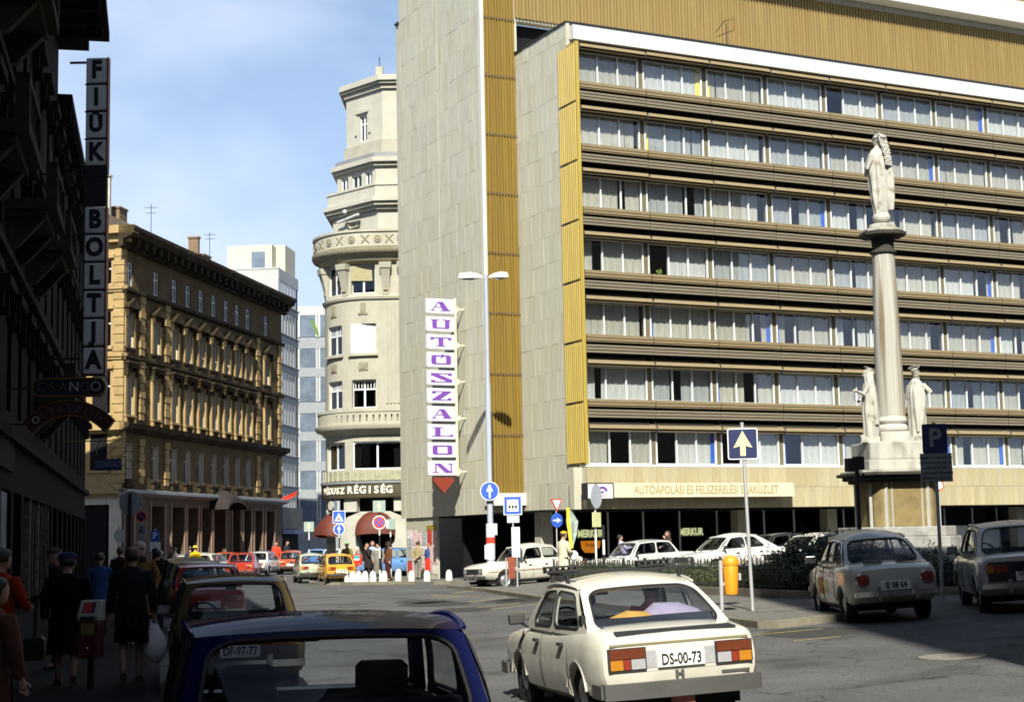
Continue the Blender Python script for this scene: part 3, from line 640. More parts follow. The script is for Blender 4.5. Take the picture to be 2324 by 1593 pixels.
for i, (z0, z1, wf, wl) in enumerate(((8.98, 10.5, 1.35, 1.3), (11.9, 13.5, 1.4, 1.3), (15.15, 16.75, 1.35, 1.2))):
    if i != 1: window(rnd_b, fr_, UF, z0, wf, z1 - z0, .3, 'multi' if i == 0 else 'mull', None, m_dark, .25)
    else:
        sb = MB()
        for k in range(16): sb.box(-.68, .68, -.02, .03, k * .1, k * .1 + .094)
        sb.build('closed_shutter', m_wframe, rnd_b, fr_(UF, .08, z0), rot=(0, 0, .09))
    window(rnd_b, fr_, UL, z0, wl, z1 - z0, .22, 'multi' if i < 2 else 'mull', None, m_dark, .3)
    if i < 2:
        for uu, ww in ((UF, wf), (UL, wl)):
            MB().loft([[fr_(uu - ww / 2 - .1 + (ww + .2) * k / 4, q, zz) for q, zz in ((.0, z0 - .14), (-.16, z0 - .14), (-.16, z0), (.0, z0))] for k in range(5)]).build('sill', m_lime, rnd_b)
rs = MB()
for k in range(8): rs.box(-.66, .66, 0, .04, k * .1, k * .1 + .092)
rs.build('roller_blind', mat('olive_blind', (.36, .33, .2), .8), rnd_b, fr_(UF, .18, 15.85), rot=(0, 0, .09))
rs2 = rs = None
wb = window(rnd_b, fr_, .2, 5.72, 2.6, 1.45, .3, 'mull', None, m_dark, .3); window(rnd_b, fr_, -2.5, 5.72, 1.55, 1.45, .25, 'mull', None, m_dark, .4)
def ringband(name, prof, m, u0=-6.5, u1=9, du=.3):
    n = int((u1 - u0) / du); return MB().loft([[fr_(u0 + (u1 - u0) * k / n, -d, z) for d, z in prof] for k in range(n + 1)]).build(name, m, rnd_b, smooth=40)
ringband('string_course', [(0, 14.78), (.1, 14.82), (.14, 14.95), (0, 15.05)], m_lime)
ringband('balcony_cornice', [(0, 16.75), (.15, 16.8), (.3, 16.95), (.32, 17.1), (.62, 17.25), (.7, 17.4), (.7, 17.55), (0, 17.6)], m_lcarv)
ringband('balcony_parapet', [(.5, 17.55), (.58, 17.6), (.58, 18.35), (.66, 18.38), (.66, 18.5), (.4, 18.5), (.4, 17.55)], m_lime)
ringband('balcony_cornice', [(0, 7.55), (.1, 7.6), (.22, 7.75), (.5, 7.85), (.58, 8.0), (.58, 8.1), (0, 8.12)], m_lime)
pb = wallgrid(-6, 9, 8.1, 8.75, [(-1.9 + k * .32, -1.9 + k * .32 + .08, 8.22, 8.6) for k in range(16)], .14, lambda u, d, z: fr_(u, d - .42, z), .3)
pb.build('balcony_parapet', m_lime, rnd_b); ringband('balcony_coping', [(.25, 8.75), (.46, 8.75), (.46, 8.85), (.25, 8.85)], m_lime); ringband('balcony_backing', [(.2, 8.1), (.26, 8.1), (.26, 8.74), (.2, 8.74)], m_lcarv)
for k in range(13):                            # rosettes and crosses on the upper parapet
    u = -5.2 + k * .62; p = Vector(fr_(u, -.585, 17.98)); q = Vector(fr_(u + .05, -.585, 17.98)); a = atan2(q.y - p.y, q.x - p.x)
    if k % 2: b = MB().lathe([(.2, -.01), (.2, .05), (.13, .05), (.13, .02), (.06, .06), (0, .06)], 10).xf(Matrix.Rotation(pi / 2, 4, 'X'))
    else: b = MB().tube([(-.2, 0, -.22), (.2, 0, .22)], .04, 4).tube([(.2, -.005, -.22), (-.2, -.005, .22)], .04, 4)
    b.build('carved_ornament', m_lcarv, rnd_b, p, rot=(0, 0, a))
for u in (-3.35, -1.55, .75, 1.7):             # tapering console pilasters under the balcony
    p = Vector(fr_(u, 0, 15.0)); q = Vector(fr_(u + .05, 0, 15.0)); a = atan2(q.y - p.y, q.x - p.x)
    b = MB().loft([[(-wd / 2, 0, z), (wd / 2, 0, z), (wd / 2, -d, z), (-wd / 2, -d, z)] for wd, d, z in ((.34, .06, .05), (.38, .12, .5), (.46, .24, 1.0), (.52, .36, 1.4), (.62, .42, 1.45), (.66, .46, 1.75))])
    b.build('console', m_lime, rnd_b, p, rot=(0, 0, a))
    MB().box(-.12, .12, -.34, -.02, .9, 1.3).box(-.12, .12, -.2, -.02, .25, .7).build('carved_ornament', m_lcarv, rnd_b, p, rot=(-.14, 0, a))
for u in (UF, UL):
    for z in (14.0, 11.0):
        p = Vector(fr_(u, .0, z)); q = Vector(fr_(u + .05, 0, z)); a = atan2(q.y - p.y, q.x - p.x)
        (MB().box(-.14, .14, -.07, 0, .1, .62).box(-.26, .26, -.05, 0, 0, .1) if z > 12 else MB().box(-.25, .25, -.05, 0, 0, .42).box(-.15, .15, -.08, -.05, .08, .34)).build('carved_ornament', m_lcarv, rnd_b, p, rot=(0, 0, a))
for k in range(5): MB().box(.72 + k * .2, .83 + k * .2, -RC - .06, -RC + .02, 9.2, 14.6).build('flute', m_lime, rnd_b)
# first-floor balustrade, shop sign and ground-floor piers
ringband('balcony_slab', [(0, 4.95), (.3, 4.97), (.3, 5.1), (0, 5.12)], m_zinc)
ringband('bay_rail', [(.12, 5.14), (.16, 5.14), (.16, 5.62), (.12, 5.62)], mat('olive_panel', (.3, .3, .19), .7, noise=.3, ns=5))
for k in range(16):
    p = fr_(-3.6 + k * .4, -.17, 5.12); MB().box(-.03, .03, -.03, .03, 0, .55).build('bay_post', m_lime, rnd_b, p)
m_brown = mat('dark_brown_sign', (.075, .06, .035), .6, noise=.2, ns=3)
ringband('shop_sign_board', [(.0, 4.2), (.2, 4.22), (.24, 4.3), (.24, 4.94), (0, 4.95)], m_brown)
m_signw = mat('cream_lettering', (.75, .72, .6), .6, noise=.05)
def arc_text(s_, u0, du, z, size, dd):
    u = u0
    for ch_ in s_:
        p = Vector(fr_(u, -dd, z)); q = Vector(fr_(u + .05, -dd, z)); a = atan2(q.y - p.y, q.x - p.x)
        if ch_ != ' ': text(ch_, size, m_signw, rnd_b, p, a, bold=.018, ext=.012)
        u += du
arc_text('VÉDUSZ', -3.1, .29, 4.6, .45, .255); arc_text('RÉGISÉG', -1.2, .34, 4.62, .52, .255); arc_text('C', 1.72, .3, 4.62, .52, .255)
def pier_open(cx, R, zc, zt, half):
    """outline of a keyhole opening"""
    pts = [(cx - half, 0), (cx - half, zc - math.sqrt(max(R * R - half * half, 0)))]
    a0 = pi + math.asin(min(1, math.sqrt(max(R * R - half * half, 0)) / R)); a1 = -math.asin(min(1, math.sqrt(max(R * R - half * half, 0)) / R))
    for k in range(15):
        a = a0 + (a1 - a0) * k / 14; pts.append((cx + R * cos(a), zc + R * sin(a)))
    return pts + [(cx + half, 0)]
def keyhole_wall(u0, u1, cx, R, zc, half, z1, dep):
    b = MB(); o = pier_open(cx, R, zc, 0, half); n = len(o); outer = []
    for x, z in o:
        if z <= .01: outer.append((u0 if x < cx else u1, 0))
        else:
            a = atan2(z - zc, x - cx)
            if z < zc - R * .5 or abs(cos(a)) > .75: outer.append((u0 if x < cx else u1, z if z < zc else min(z1, zc + (z - zc) * 1.2)))
            else: outer.append((cx + (x - cx) * 1.25, z1))
    for k in range(n - 1):
        A, B_, Cc, D = outer[k], outer[k + 1], o[k + 1], o[k]
        b.add([fr_(A[0], 0, A[1]), fr_(B_[0], 0, B_[1]), fr_(Cc[0], 0, Cc[1]), fr_(D[0], 0, D[1])], [(0, 1, 2, 3)])
        b.add([fr_(D[0], 0, D[1]), fr_(Cc[0], 0, Cc[1]), fr_(Cc[0], dep, Cc[1]), fr_(D[0], dep, D[1])], [(0, 1, 2, 3)])
    if True:
        for sx in (u0, u1):
            pass
    b.add([fr_(u0, 0, z1 - .001), fr_(u1, 0, z1 - .001), fr_(u1, .3, z1 - .001), fr_(u0, .3, z1 - .001)], [(0, 1, 2, 3)])
    return b
keyhole_wall(-1.55, 1.5, .05, 1.08, 2.45, .88, 3.5, .5).build('pier', m_limel, rnd_b)
keyhole_wall(-4.5, -1.55, -2.95, 1.0, 2.45, .8, 3.5, .5).build('pier', m_limel, rnd_b)
for u0, u1 in ((-1.75, -.95), (1.05, 1.6), (-4.6, -3.7)):
    MB().loft([[fr_(u0 + (u1 - u0) * k / 4, q, z) for q, z in ((0, 3.5), (0, 4.2), (.4, 4.2), (.4, 3.5))] for k in range(5)]).build('pier', m_limel, rnd_b)
MB().box(1.5, 9, -RC, -RC + .5, 0, 4.2).build('wall', m_limel, rnd_b)
MB().lathe([(2.1, 0), (2.1, 4.9)], 24).box(0, 9, -2.1, 0, 0, 4.9).build('dark_shop_front', m_dark, rnd_b)
m_awn = mat('red_brown_awning', (.105, .02, .009), .7, noise=.2, ns=5)
def awning(u, zc, R):
    p = Vector(fr_(u, 0, 0)); q = Vector(fr_(u + .05, 0, 0)); a = atan2(q.y - p.y, q.x - p.x); rings = []
    for i in range(8):
        t = pi / 2 * i / 7; rings.append([(R * cos(pi * j / 14), -.75 * cos(t) * sin(pi * j / 14) ** .5, .0 + R * sin(pi * j / 14) * (.12 + .88 * sin(t)) - .25 * cos(t)) for j in range(15)])
    b = MB().loft(rings, closed=False)
    return b.build('awning', m_awn, rnd_b, (p.x, p.y, zc), rot=(0, 0, a), smooth=50)
awning(.05, 2.45, 1.06); awning(-2.95, 2.45, 1.0)
awning(-4.6, 2.4, .8)
MB().lathe([(.0, -.04), (.24, -.04), (.24, .04), (0, .04)], 16).xf(Matrix.Rotation(pi / 2, 4, 'X')).build('shop_emblem', m_limel, rnd_b, fr_(-2.4, -.3, 3.85), rot=(0, 0, -.85))
# stepped chamfered top
def tier(name, fx, fy, cx, lx, ly, z0, z1, m):
    return MB().prism([(9, fy), (cx, fy), (lx, ly), (lx, 6), (9, 6)], z0, z1).build(name, m, rnd_b)
def off(p, d): cx, fy, lx, ly = p; return (cx - d * .41, fy - d, lx - d * .95, ly - d * .3)
T1 = (.3, -2.05, -2.45, .55); T2 = (.2, -2.15, -2.15, .15); T3 = (.6, -2.05, -1.6, .05)
def tr(name, p, d, z0, z1, m): cx, fy, lx, ly = off(p, d); return tier(name, 0, fy, cx, lx, ly, z0, z1, m)
def facewall(name, p, z0, z1, holes, m):
    cx, fy, lx, ly = p; l = hypot(cx - lx, ly - fy); ex, ey = (cx - lx) / l, (fy - ly) / l
    f = lambda u, d, z: (lx + ex * u + (-ey) * d, ly + ey * u + ex * d, z)
    wallgrid(0, l, z0, z1, holes, .3, f).build(name, m, rnd_b)
    MB().box(cx, 9, fy, fy + .3, z0, z1).build(name, m, rnd_b); MB().box(lx, lx + .3, ly, 6, z0, z1).build(name, m, rnd_b)
    return f, l
f1, l1 = facewall('wall', T1, 18.2, 20.3, [(1.25, 2.35, 18.5, 19.5)], m_limel)
window(rnd_b, f1, 1.8, 18.5, 1.1, 1.0, .2, 'mull'); b = MB()
for k in range(6): b.box(-.53, .53, 0, .04, k * .1, k * .1 + .09)
b.build('roller_blind', mat('olive_blind', (.3, .28, .17), .8), rnd_b, f1(1.8, .14, 18.9), rot=(-.1, 0, atan2(T1[1] - T1[3], T1[0] - T1[2])))
p0, p1 = Vector(f1(.75, -.3, 19.55)), Vector(f1(2.5, -.3, 19.75))
MB().tube([p0, p1], .07, 8).build('awning_roller', m_wframe, rnd_b)
tr('cornice', T1, .55, 20.25, 20.45, m_limel); tr('cornice', T1, .4, 20.05, 20.25, m_lime); tr('cornice', T1, .2, 19.85, 20.05, m_lime); tr('parapet', T1, .3, 20.45, 21.15, m_limel); tr('coping', T1, .36, 21.15, 21.27, m_limel)
f2, l2 = facewall('wall', T2, 21.2, 22.3, [(.3, .95, 21.3, 22.05), (1.25, 2.1, 21.3, 22.05), (2.4, 3.0, 21.3, 22.05)], m_limel)
for u, wd in ((.62, .65), (1.67, .85), (2.7, .6)): window(rnd_b, f2, u, 21.3, wd, .75, .15, 'mull', None, m_dark, .4)
tr('cornice', T2, .35, 22.45, 22.7, m_limel); tr('cornice', T2, .18, 22.25, 22.45, m_lime)
tr('lead_flashing', T2, .1, 22.7, 23.0, m_zinc); tr('plinth', T3, .16, 23.0, 23.75, m_lime)
f3, l3 = facewall('wall', T3, 23.7, 26.6, [(1.1, 1.75, 23.95, 25.45)], m_limel)
window(rnd_b, f3, 1.42, 23.95, .65, 1.5, .16, 'cross')
a3 = atan2(T3[1] - T3[3], T3[0] - T3[2])
MB().box(-.65, .65, -.1, 0, 1.6, 1.78).box(-.65, -.5, -.08, 0, .4, 1.6).box(.5, .65, -.08, 0, .4, 1.6).build('window_surround', m_limel, rnd_b, f3(1.42, 0, 23.95), rot=(0, 0, a3))
tr('cornice', T3, .42, 27.0, 27.3, m_limel); tr('cornice', T3, .3, 26.85, 27.0, m_lime); tr('cornice', T3, .14, 26.6, 26.85, m_lime)
MB().box(.1, .5, -.3, .1, 27.3, 28.4).build('chimney', m_lime, rnd_b); MB().tube([(.3, -.1, 28.4), (.3, -.1, 29.0)], .03, 6).build('lightning_rod', m_black, rnd_b)
gl = MB().sphere((0, 0, 0), .12).build('globe_lamp', m_wframe, rnd_b, f1(1.6, -.5, 20.0))

# ------------------------------------------------------------------ modern blocks behind
m_blue = mat('blue_pane', (.13, .165, .205), .12, noise=.3, ns=.8, spec=1)
m_grey = mat('grey_band', (.24, .26, .27), .7, noise=.12, ns=2)
m_wstone = mat('white_stone', (.42, .43, .42), .8, noise=.06, ns=.6)
mod = thing('glass_office_block', 'white ended modern office block with bands of bluish windows behind the ochre house', 'building', (-20, 135, 0), atan2(.993, .115))
MB().box(0, 6.7, .06, 14, 0, 25.4).build('core', m_dark, mod); MB().box(-.1, 0, 0, 14, 0, 25.5).box(-.1, 6.7, 0, 14, 25.4, 25.6).build('end_wall', m_wstone, mod)
for k in range(8):
    zt = 24.55 - k * 2.62
    MB().box(0, 6.7, -.02, .05, zt - 2.62, zt - 1.95).build('spandrel', m_grey, mod); MB().box(0, 6.7, -.16, -.02, zt - 2.02, zt - 1.95).build('sunshade', m_grey, mod)
    for c in range(6):
        o = MB().box(c * 1.0 + .06, c * 1.0 + .94, .0, .05, zt - 1.95, zt).build('window', m_grey, mod); o.data = MB().box(c + .04, c + .1, -.02, .05, zt - 1.95, zt).mesh('window', m_wstone)
        MB().box(c + .1, c + 1.03, .01, .02, zt - 1.95, zt).build('pane', m_blue, o)
MB().box(0, 6.7, -.03, .05, 24.55, 25.4).build('cornice', m_wstone, mod)
MB().box(1.5, 6, 1.0, 5.0, 25.6, 27.9).box(3, 6.5, .2, 1.2, 25.6, 28.1).build('roof_house', mat('cream_render', (.52, .5, .38), .85, noise=.05), mod)
MB().box(1.42, 1.5, 1.6, 2.8, 25.7, 27.3).build('roof_window', m_blue, mod)
mod2 = thing('far_office_block', 'pale far office block with square windows closing the end of the street', 'building', (-24, 165, 0))
MB().box(0, 16, .1, 12, 0, 26.2).build('core', m_grey, mod2)
zz = [(23.4, 25.7), (20.0, 22.2), (16.6, 19.2), (13.2, 15.4), (10.3, 12.5), (7.2, 9.4), (4.2, 6.5)]
for i, (za, zb) in enumerate(zz):
    MB().box(0, 16, 0, .1, zb, zb + .95).build('spandrel', m_wstone if i == 0 else m_grey, mod2)
    for c in range(5):
        x = 1.6 + c * 2.15; o = MB().box(x, x + .16, -.03, .1, za, zb).box(x + 1.85, x + 2.0, -.03, .1, za, zb).build('window', m_wframe if i == 0 else m_wstone, mod2)
        MB().box(x + .16, x + 1.85, .04, .05, za, zb).build('pane', m_blue, o)
        if random.random() < .7: MB().box(x + .2, x + random.choice((1.2, 1.8)), .055, .09, za + .1, zb).build('blind', mat('lime_blind', (.42, .45, .22), .9) if i else m_wframe, o)
# flags
fl = MB().tube([(0, 0, 0), (.55, 0, -.15)], .02, 5, 1).add([(.05, -.01, 0), (.5, -.03, -.9), (.95, -.02, -2.0), (1.05, 0, -1.5), (.6, .02, -.3)], [(0, 1, 2, 3, 4)]).build('flag', [mat('green_cloth', (.12, .2, .06), .9), m_black], None, (-19.4, 150, 23.2))
tag(fl, 'small green flag hanging high beside the round-cornered house', 'flag')
fl = MB().add([(0, 0, 0), (1.3, -.1, .55), (1.2, 0, .25), (.1, .05, -.35)], [(0, 1, 2, 3)]).tube([(-.3, 0, -.6), (.1, 0, .1)], .02, 5, 1).build('flag', [mat('red_cloth', (.6, .05, .03), .9), m_black], None, (-17.3, 117.2, 5.2))
tag(fl, 'small red flag at the far end of the ochre house', 'flag')

# dark arcade under the glass block and shop band
MB().box(0, 6.9, -.3, 0, 3.2, 5.0).build('canopy_band', mat('dark_bronze', (.06, .055, .045), .6, noise=.2), mod)
MB().box(0, 6.9, -.35, -.3, 2.75, 3.15).build('shop_band', mat('blue_lettered_band', (.08, .09, .22), .7, noise=.9, ns=5, spots=((.5, .5, .55), 6, .6, .7)), mod)
# ------------------------------------------------------------------ shaded houses along the left pavement
LA = atan2(.9758, -.2187)
def left_house(label, t0, t1, H, eave, ground=True, detail=True, name='shaded_town_house', o=-3.6):
    p = st(t0, o); h = thing(name, label, 'building', (p[0], p[1], 0), LA)   # local x along the street, -y towards the road
    Ln = t1 - t0; m = mat('shade_dark_stone', (.006, .0055, .005), .9, noise=.3, ns=1.3, spots=((.004, .004, .0035), .7, .5, .7), bump=.3, bs=9)  # wall tone lowered to near black to deepen the shade
    ml = mat('shade_dark_trim_stone', (.011, .01, .008), .9, noise=.3, ns=2.5, bump=.2, bs=12)  # trim stone likewise darkened for the shaded front
    n = int(Ln / 3.0); stp = Ln / n; hol = []
    fl = [5.2 + k * 4.1 for k in range(int((H - 6) / 4.1) + 1)]; fl = [z for z in fl if z + 2.6 < H]
    if detail:
        for k in range(n):
            for z in fl: hol.append((stp * (k + .5) - .55, stp * (k + .5) + .55, z, z + 2.3))
            hol.append((stp * k + .35, stp * (k + 1) - .35, .3, 3.3))
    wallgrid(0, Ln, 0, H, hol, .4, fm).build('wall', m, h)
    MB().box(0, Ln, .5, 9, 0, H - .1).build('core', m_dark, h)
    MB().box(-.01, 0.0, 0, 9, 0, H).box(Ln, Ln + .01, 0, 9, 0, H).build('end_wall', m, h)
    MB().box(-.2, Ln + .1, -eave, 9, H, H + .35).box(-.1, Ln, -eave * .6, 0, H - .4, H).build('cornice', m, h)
    if detail:
        br = MB().box(-.12, .12, -eave * .9, 0, H - .55, H - .02).mesh('cornice_bracket', m)
        for k in range(int(Ln / 1.4)): link('cornice_bracket', br, h, (.4 + k * 1.4, 0, 0))
        for z in fl: MB().box(0, Ln, -.22, 0, z - .75, z - .55).build('string_course', ml, h)
        hm = MB().box(-.85, .85, -.35, 0, 0, .22).box(-.75, -.58, -.2, 0, -.5, 0).box(.58, .75, -.2, 0, -.5, 0).mesh('window_hood', ml)
        for k in range(n):
            for z in fl:
                window(h, fm, stp * (k + .5), z, 1.1, 2.3, .25, 'cross', mat('grey_frame', (.03, .032, .036), .6)); link('window_hood', hm, h, (stp * (k + .5), 0, z + 2.5))
            fx = MB(); a, b = stp * k + .35, stp * (k + 1) - .35
            fx.box(a, a + .08, .2, .28, .3, 3.3).box(b - .08, b, .2, .28, .3, 3.3).box(a + .08, b - .08, .2, .28, 2.6, 2.68)
            q = fx.build('shop_window', m_black, h); MB().box(a + .08, b - .08, .23, .24, .3, 3.3).build('pane', m_pane, q)
    return h
lh = left_house('tall darkened apartment house in deep shade with stone balconies at the left edge', 14, 57, 19.9, 1.75, name='shaded_town_house')
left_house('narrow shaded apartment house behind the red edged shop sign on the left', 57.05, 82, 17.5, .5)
# houses around the camera: two shade pavement and square, two added against sky fill
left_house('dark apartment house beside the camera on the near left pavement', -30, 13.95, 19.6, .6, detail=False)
bb = thing('near_right_house', 'tall plain house at the near right, its shadow lying over the square', 'building', (5.78, -14, 0))
MB().box(0, 14, 0, 28.5, 0, 31).box(-.3, 14.3, -.3, 28.8, 31, 31.5).build('wall', mat('grey_render', (.3, .28, .24), .9), bb)
far_r = thing('unseen_right_blocker', 'unseen plain grey house added right of the square to cut sky light', 'building', (25, 8, 0))  # added out of view to block sky light from the right
MB().box(0, 14, 0, 47, 0, 24).build('wall', mat('grey_render', (.3, .28, .24), .9), far_r); MB().box(-.4, 14, -.3, 47.3, 24, 24.5).build('roof', m_tile, far_r)
beh = thing('unseen_rear_blocker', 'unseen plain grey house added behind the camera to cut sky light', 'building', (-18, -75, 0))  # added behind the view to hold back sky fill
MB().box(0, 40, 0, 14, 0, 22).build('wall', mat('grey_render', (.3, .28, .24), .9), beh); MB().box(-.4, 40.4, -.3, 14.3, 22, 22.5).build('roof', m_tile, beh)
lx = lambda t: t - 14
# balconies of the tall left house
m_bal = mat('balcony_stone', (.035, .031, .023), .9, noise=.25, ns=3, bump=.2, bs=12)
for t, z in ((40.5, 10.2), (32, 9.9), (46.5, 10.3), (37, 14.4), (50, 6.4)):
    x = lx(t); b = MB().box(x - 1.6, x + 1.6, -1.15, 0, z - .25, z).box(x - 1.5, x + 1.5, -.9, 0, z - .42, z - .25)
    for q in (-1.2, 1.2): b.prismx([(-.85, z - .42), (0, z - .42), (0, z - 1.2), (-.25, z - 1.1)], x + q - .15, x + q + .15)
    for k in range(10): b.lathe([(.05, z), (.08, z + .25), (.04, z + .5), (.06, z + .75)], 6, (x - 1.4 + k * .31, -1.02))
    b.box(x - 1.6, x + 1.6, -1.14, -.9, z + .75, z + .9).box(x - 1.6, x - 1.35, -1.15, -.88, z, z + .9).box(x + 1.35, x + 1.6, -1.15, -.88, z, z + .9)
    b.build('balcony', m_bal, lh)
# ------------------------------------------------------------------ signs over the left pavement
m_box = mat('grey_light_box', (.6, .61, .58), .5, noise=.08); m_redrim = mat('red_sign_rim', (.16, .02, .013), .5, noise=.1); m_ink = mat('black_lettering', (.012, .012, .014), .5)
def face_text(parent, s, size, loc, rz, m=m_ink, **kw): return text(s, size, m, parent, loc, rz, **kw)
SG = thing('vertical_shop_sign', 'tall red edged sign of ten grey letter boxes high above the left pavement', 'sign', (-11.94, 45, 0))
zt = 16.05
for s_, z_top in (('FIÜK', 16.05), ('BOLTJA', 11.62)):
    for k, chh in enumerate(s_):
        z1 = z_top - .815 * k; z0 = z1 - .77
        o = MB().box(-.31, .31, -.1, .1, z0, z1).build('letter_box', m_box, SG, bevel=.05)
        MB().box(.31, .35, -.12, .12, z0 - .045, z1).build('rim', m_redrim, o); MB().box(-.33, .31, -.09, .09, z0 - .045, z0).build('joint', m_black, o)
        text(chh, .72 if chh != 'Ü' else .66, m_ink, o, (0, -.105, (z0 + z1) / 2 - (.0 if chh != 'Ü' else -.02)), 0, bold=.035, sx=.86, ext=.004)
MB().box(-.33, .35, -.1, .1, 12.5, 12.78).box(-.8, -.33, -.03, .03, 15.9, 15.96).box(-1.6, -.33, -.03, .03, 12.6, 12.66).box(-1.6, -.36, -.03, .03, 7.2, 7.26).box(-.33, .33, -.08, .08, 11.65, 12.5).build('bracket', m_black, SG)
N1 = thing('oval_neon_sign', 'dark oval neon sign hung just under the grey letter boxes', 'sign', (-10.66, 38, 5.7))
def pill(w_, h, n=12):
    r = h / 2; return [(w_ / 2 - r + r * cos(-pi / 2 + pi * k / n), r * sin(-pi / 2 + pi * k / n)) for k in range(n + 1)] + [(-w_ / 2 + r + r * cos(pi / 2 + pi * k / n), r * sin(pi / 2 + pi * k / n)) for k in range(n + 1)]
MB().prismy(pill(1.8, .46), -.1, .1).build('sign_board', m_ink, N1)
m_amber = mat('amber_rim', (.2, .10, .01), .5); m_neon = mat('neon_tube_glass', (.5, .52, .54), .3); m_neond = mat('dark_neon_tube', (.1, .1, .1), .4)  # darker tube tone is for most of the letters
MB().tube([(x, -.11, z) for x, z in pill(1.76, .42)] + [(pill(1.76, .42)[0][0], -.11, pill(1.76, .42)[0][1])], .018, 6).build('rim', m_amber, N1)
for k, chh in enumerate('CSÁNGÓ'): text(chh, .34, m_neon if chh in 'NÓ' else m_neond, N1, (-.66 + k * .262, -.105, 0), 0, ext=.006, bold=-.004)
MB().box(-1.6, -.8, -.03, .03, -.02, .02).build('bracket', m_black, N1)
N2 = thing('arched_neon_sign', 'arched dark red neon sign just below the oval one', 'sign', (-10.66, 38.02, 5.02))
def arcpts(r, a0, a1, n): return [(r * cos(a0 + (a1 - a0) * k / n), r * sin(a0 + (a1 - a0) * k / n) - 1.1) for k in range(n + 1)]
ao, ai = arcpts(1.46, radians(42), radians(138), 14), arcpts(1.1, radians(38), radians(142), 14)
MB().prismy(ao + ai[::-1], -.09, .09).build('sign_board', mat('dull_red_board', (.05, .009, .006), .6, noise=.3, ns=6), N2)
MB().tube([(x, -.1, z) for x, z in ao], .014, 5).tube([(x, -.1, z) for x, z in ai], .014, 5).build('rim', m_amber, N2)
for k, chh in enumerate('OLVASZTÓK'):
    a = radians(128 - 9.5 * k); text(chh, .24, m_neon if k == 0 else m_neond, N2, (1.27 * cos(a), -.094, 1.27 * sin(a) - 1.1), 0, ext=.005).rotation_euler = (0, -(a - pi / 2), 0)
MB().box(-1.7, -.9, -.03, .03, -.2, -.16).build('bracket', m_black, N2)
N3 = thing('blue_hanging_sign', 'dark blue lettered board hanging from curled ironwork beside the ochre house', 'sign', (-15.35, 60, 4.98))
MB().box(-.52, .52, -.04, .04, -.22, .22).build('sign_board', mat('navy_board', (.02, .035, .09), .5), N3)
text('SZÓRÁSVÁLT', .32, mat('pale_blue_lettering', (.16, .24, .3), .6), N3, (0, -.046, 0), 0, sx=.5, ext=.004)
sc_ = MB()
for cx, cz, r, a0, a1 in ((.1, .55, .55, 20, 200), (.75, .2, .3, -40, 170), (.3, .42, .22, 90, 330), (.5, -.55, .45, -160, 10), (.8, -.02, .16, 0, 300)):
    sc_.tube([(cx + r * cos(radians(a0 + (a1 - a0) * k / 14)), 0, cz + r * sin(radians(a0 + (a1 - a0) * k / 14))) for k in range(15)], .018, 5)
sc_.tube([(-1.6, 0, .9), (.4, 0, .9)], .025, 5).build('scrollwork', mat('gilt_iron', (.16, .12, .04), .6), N3)
# script lettering over a shop, hard to read
scr = MB(); random.seed(5)
for k in range(30):
    x = lx(30) + k * .34; h = random.choice((.35, .4, .75)); scr.tube([(x, -.04, 4.0), (x + .08, -.04, 4.0 + h * .6), (x + .2, -.04, 4.0 + h), (x + .16, -.04, 4.0 + h * .4), (x + .34, -.04, 4.03)], .03, 4)
scr.build('shop_lettering', mat('dull_white_lettering', (.08, .08, .075), .7), lh)
MB().box(lx(29), lx(41), -.08, -.0, 3.75, 4.95).build('shop_fascia', mat('fascia_black', (.006, .006, .006), .8), lh)
MB().box(lx(38.2), lx(39.6), -.05, .22, .35, 3.2).build('poster', mat('shop_poster', (.2, .21, .23), .8, noise=.8, ns=3, stretch=(1, 1, .4)), lh); MB().box(lx(38.2), lx(39.6), -.06, -.05, .8, 1.2).build('poster', mat('red_strip', (.3, .05, .02), .8, noise=.5, ns=5), lh)
MB().box(lx(28), lx(29.5), -.06, .2, .35, 3.4).build('poster', mat('dull_red_poster', (.07, .02, .012), .8, noise=.4), lh)
for k in range(8): MB().box(lx(47 + k * 1.1), lx(47.3 + k * 1.1), -.03, .2, .5, 3.2).build('poster', mat('brownish_display', (.09, .075, .05), .8, noise=.7, ns=4, rnd=.5), lh)

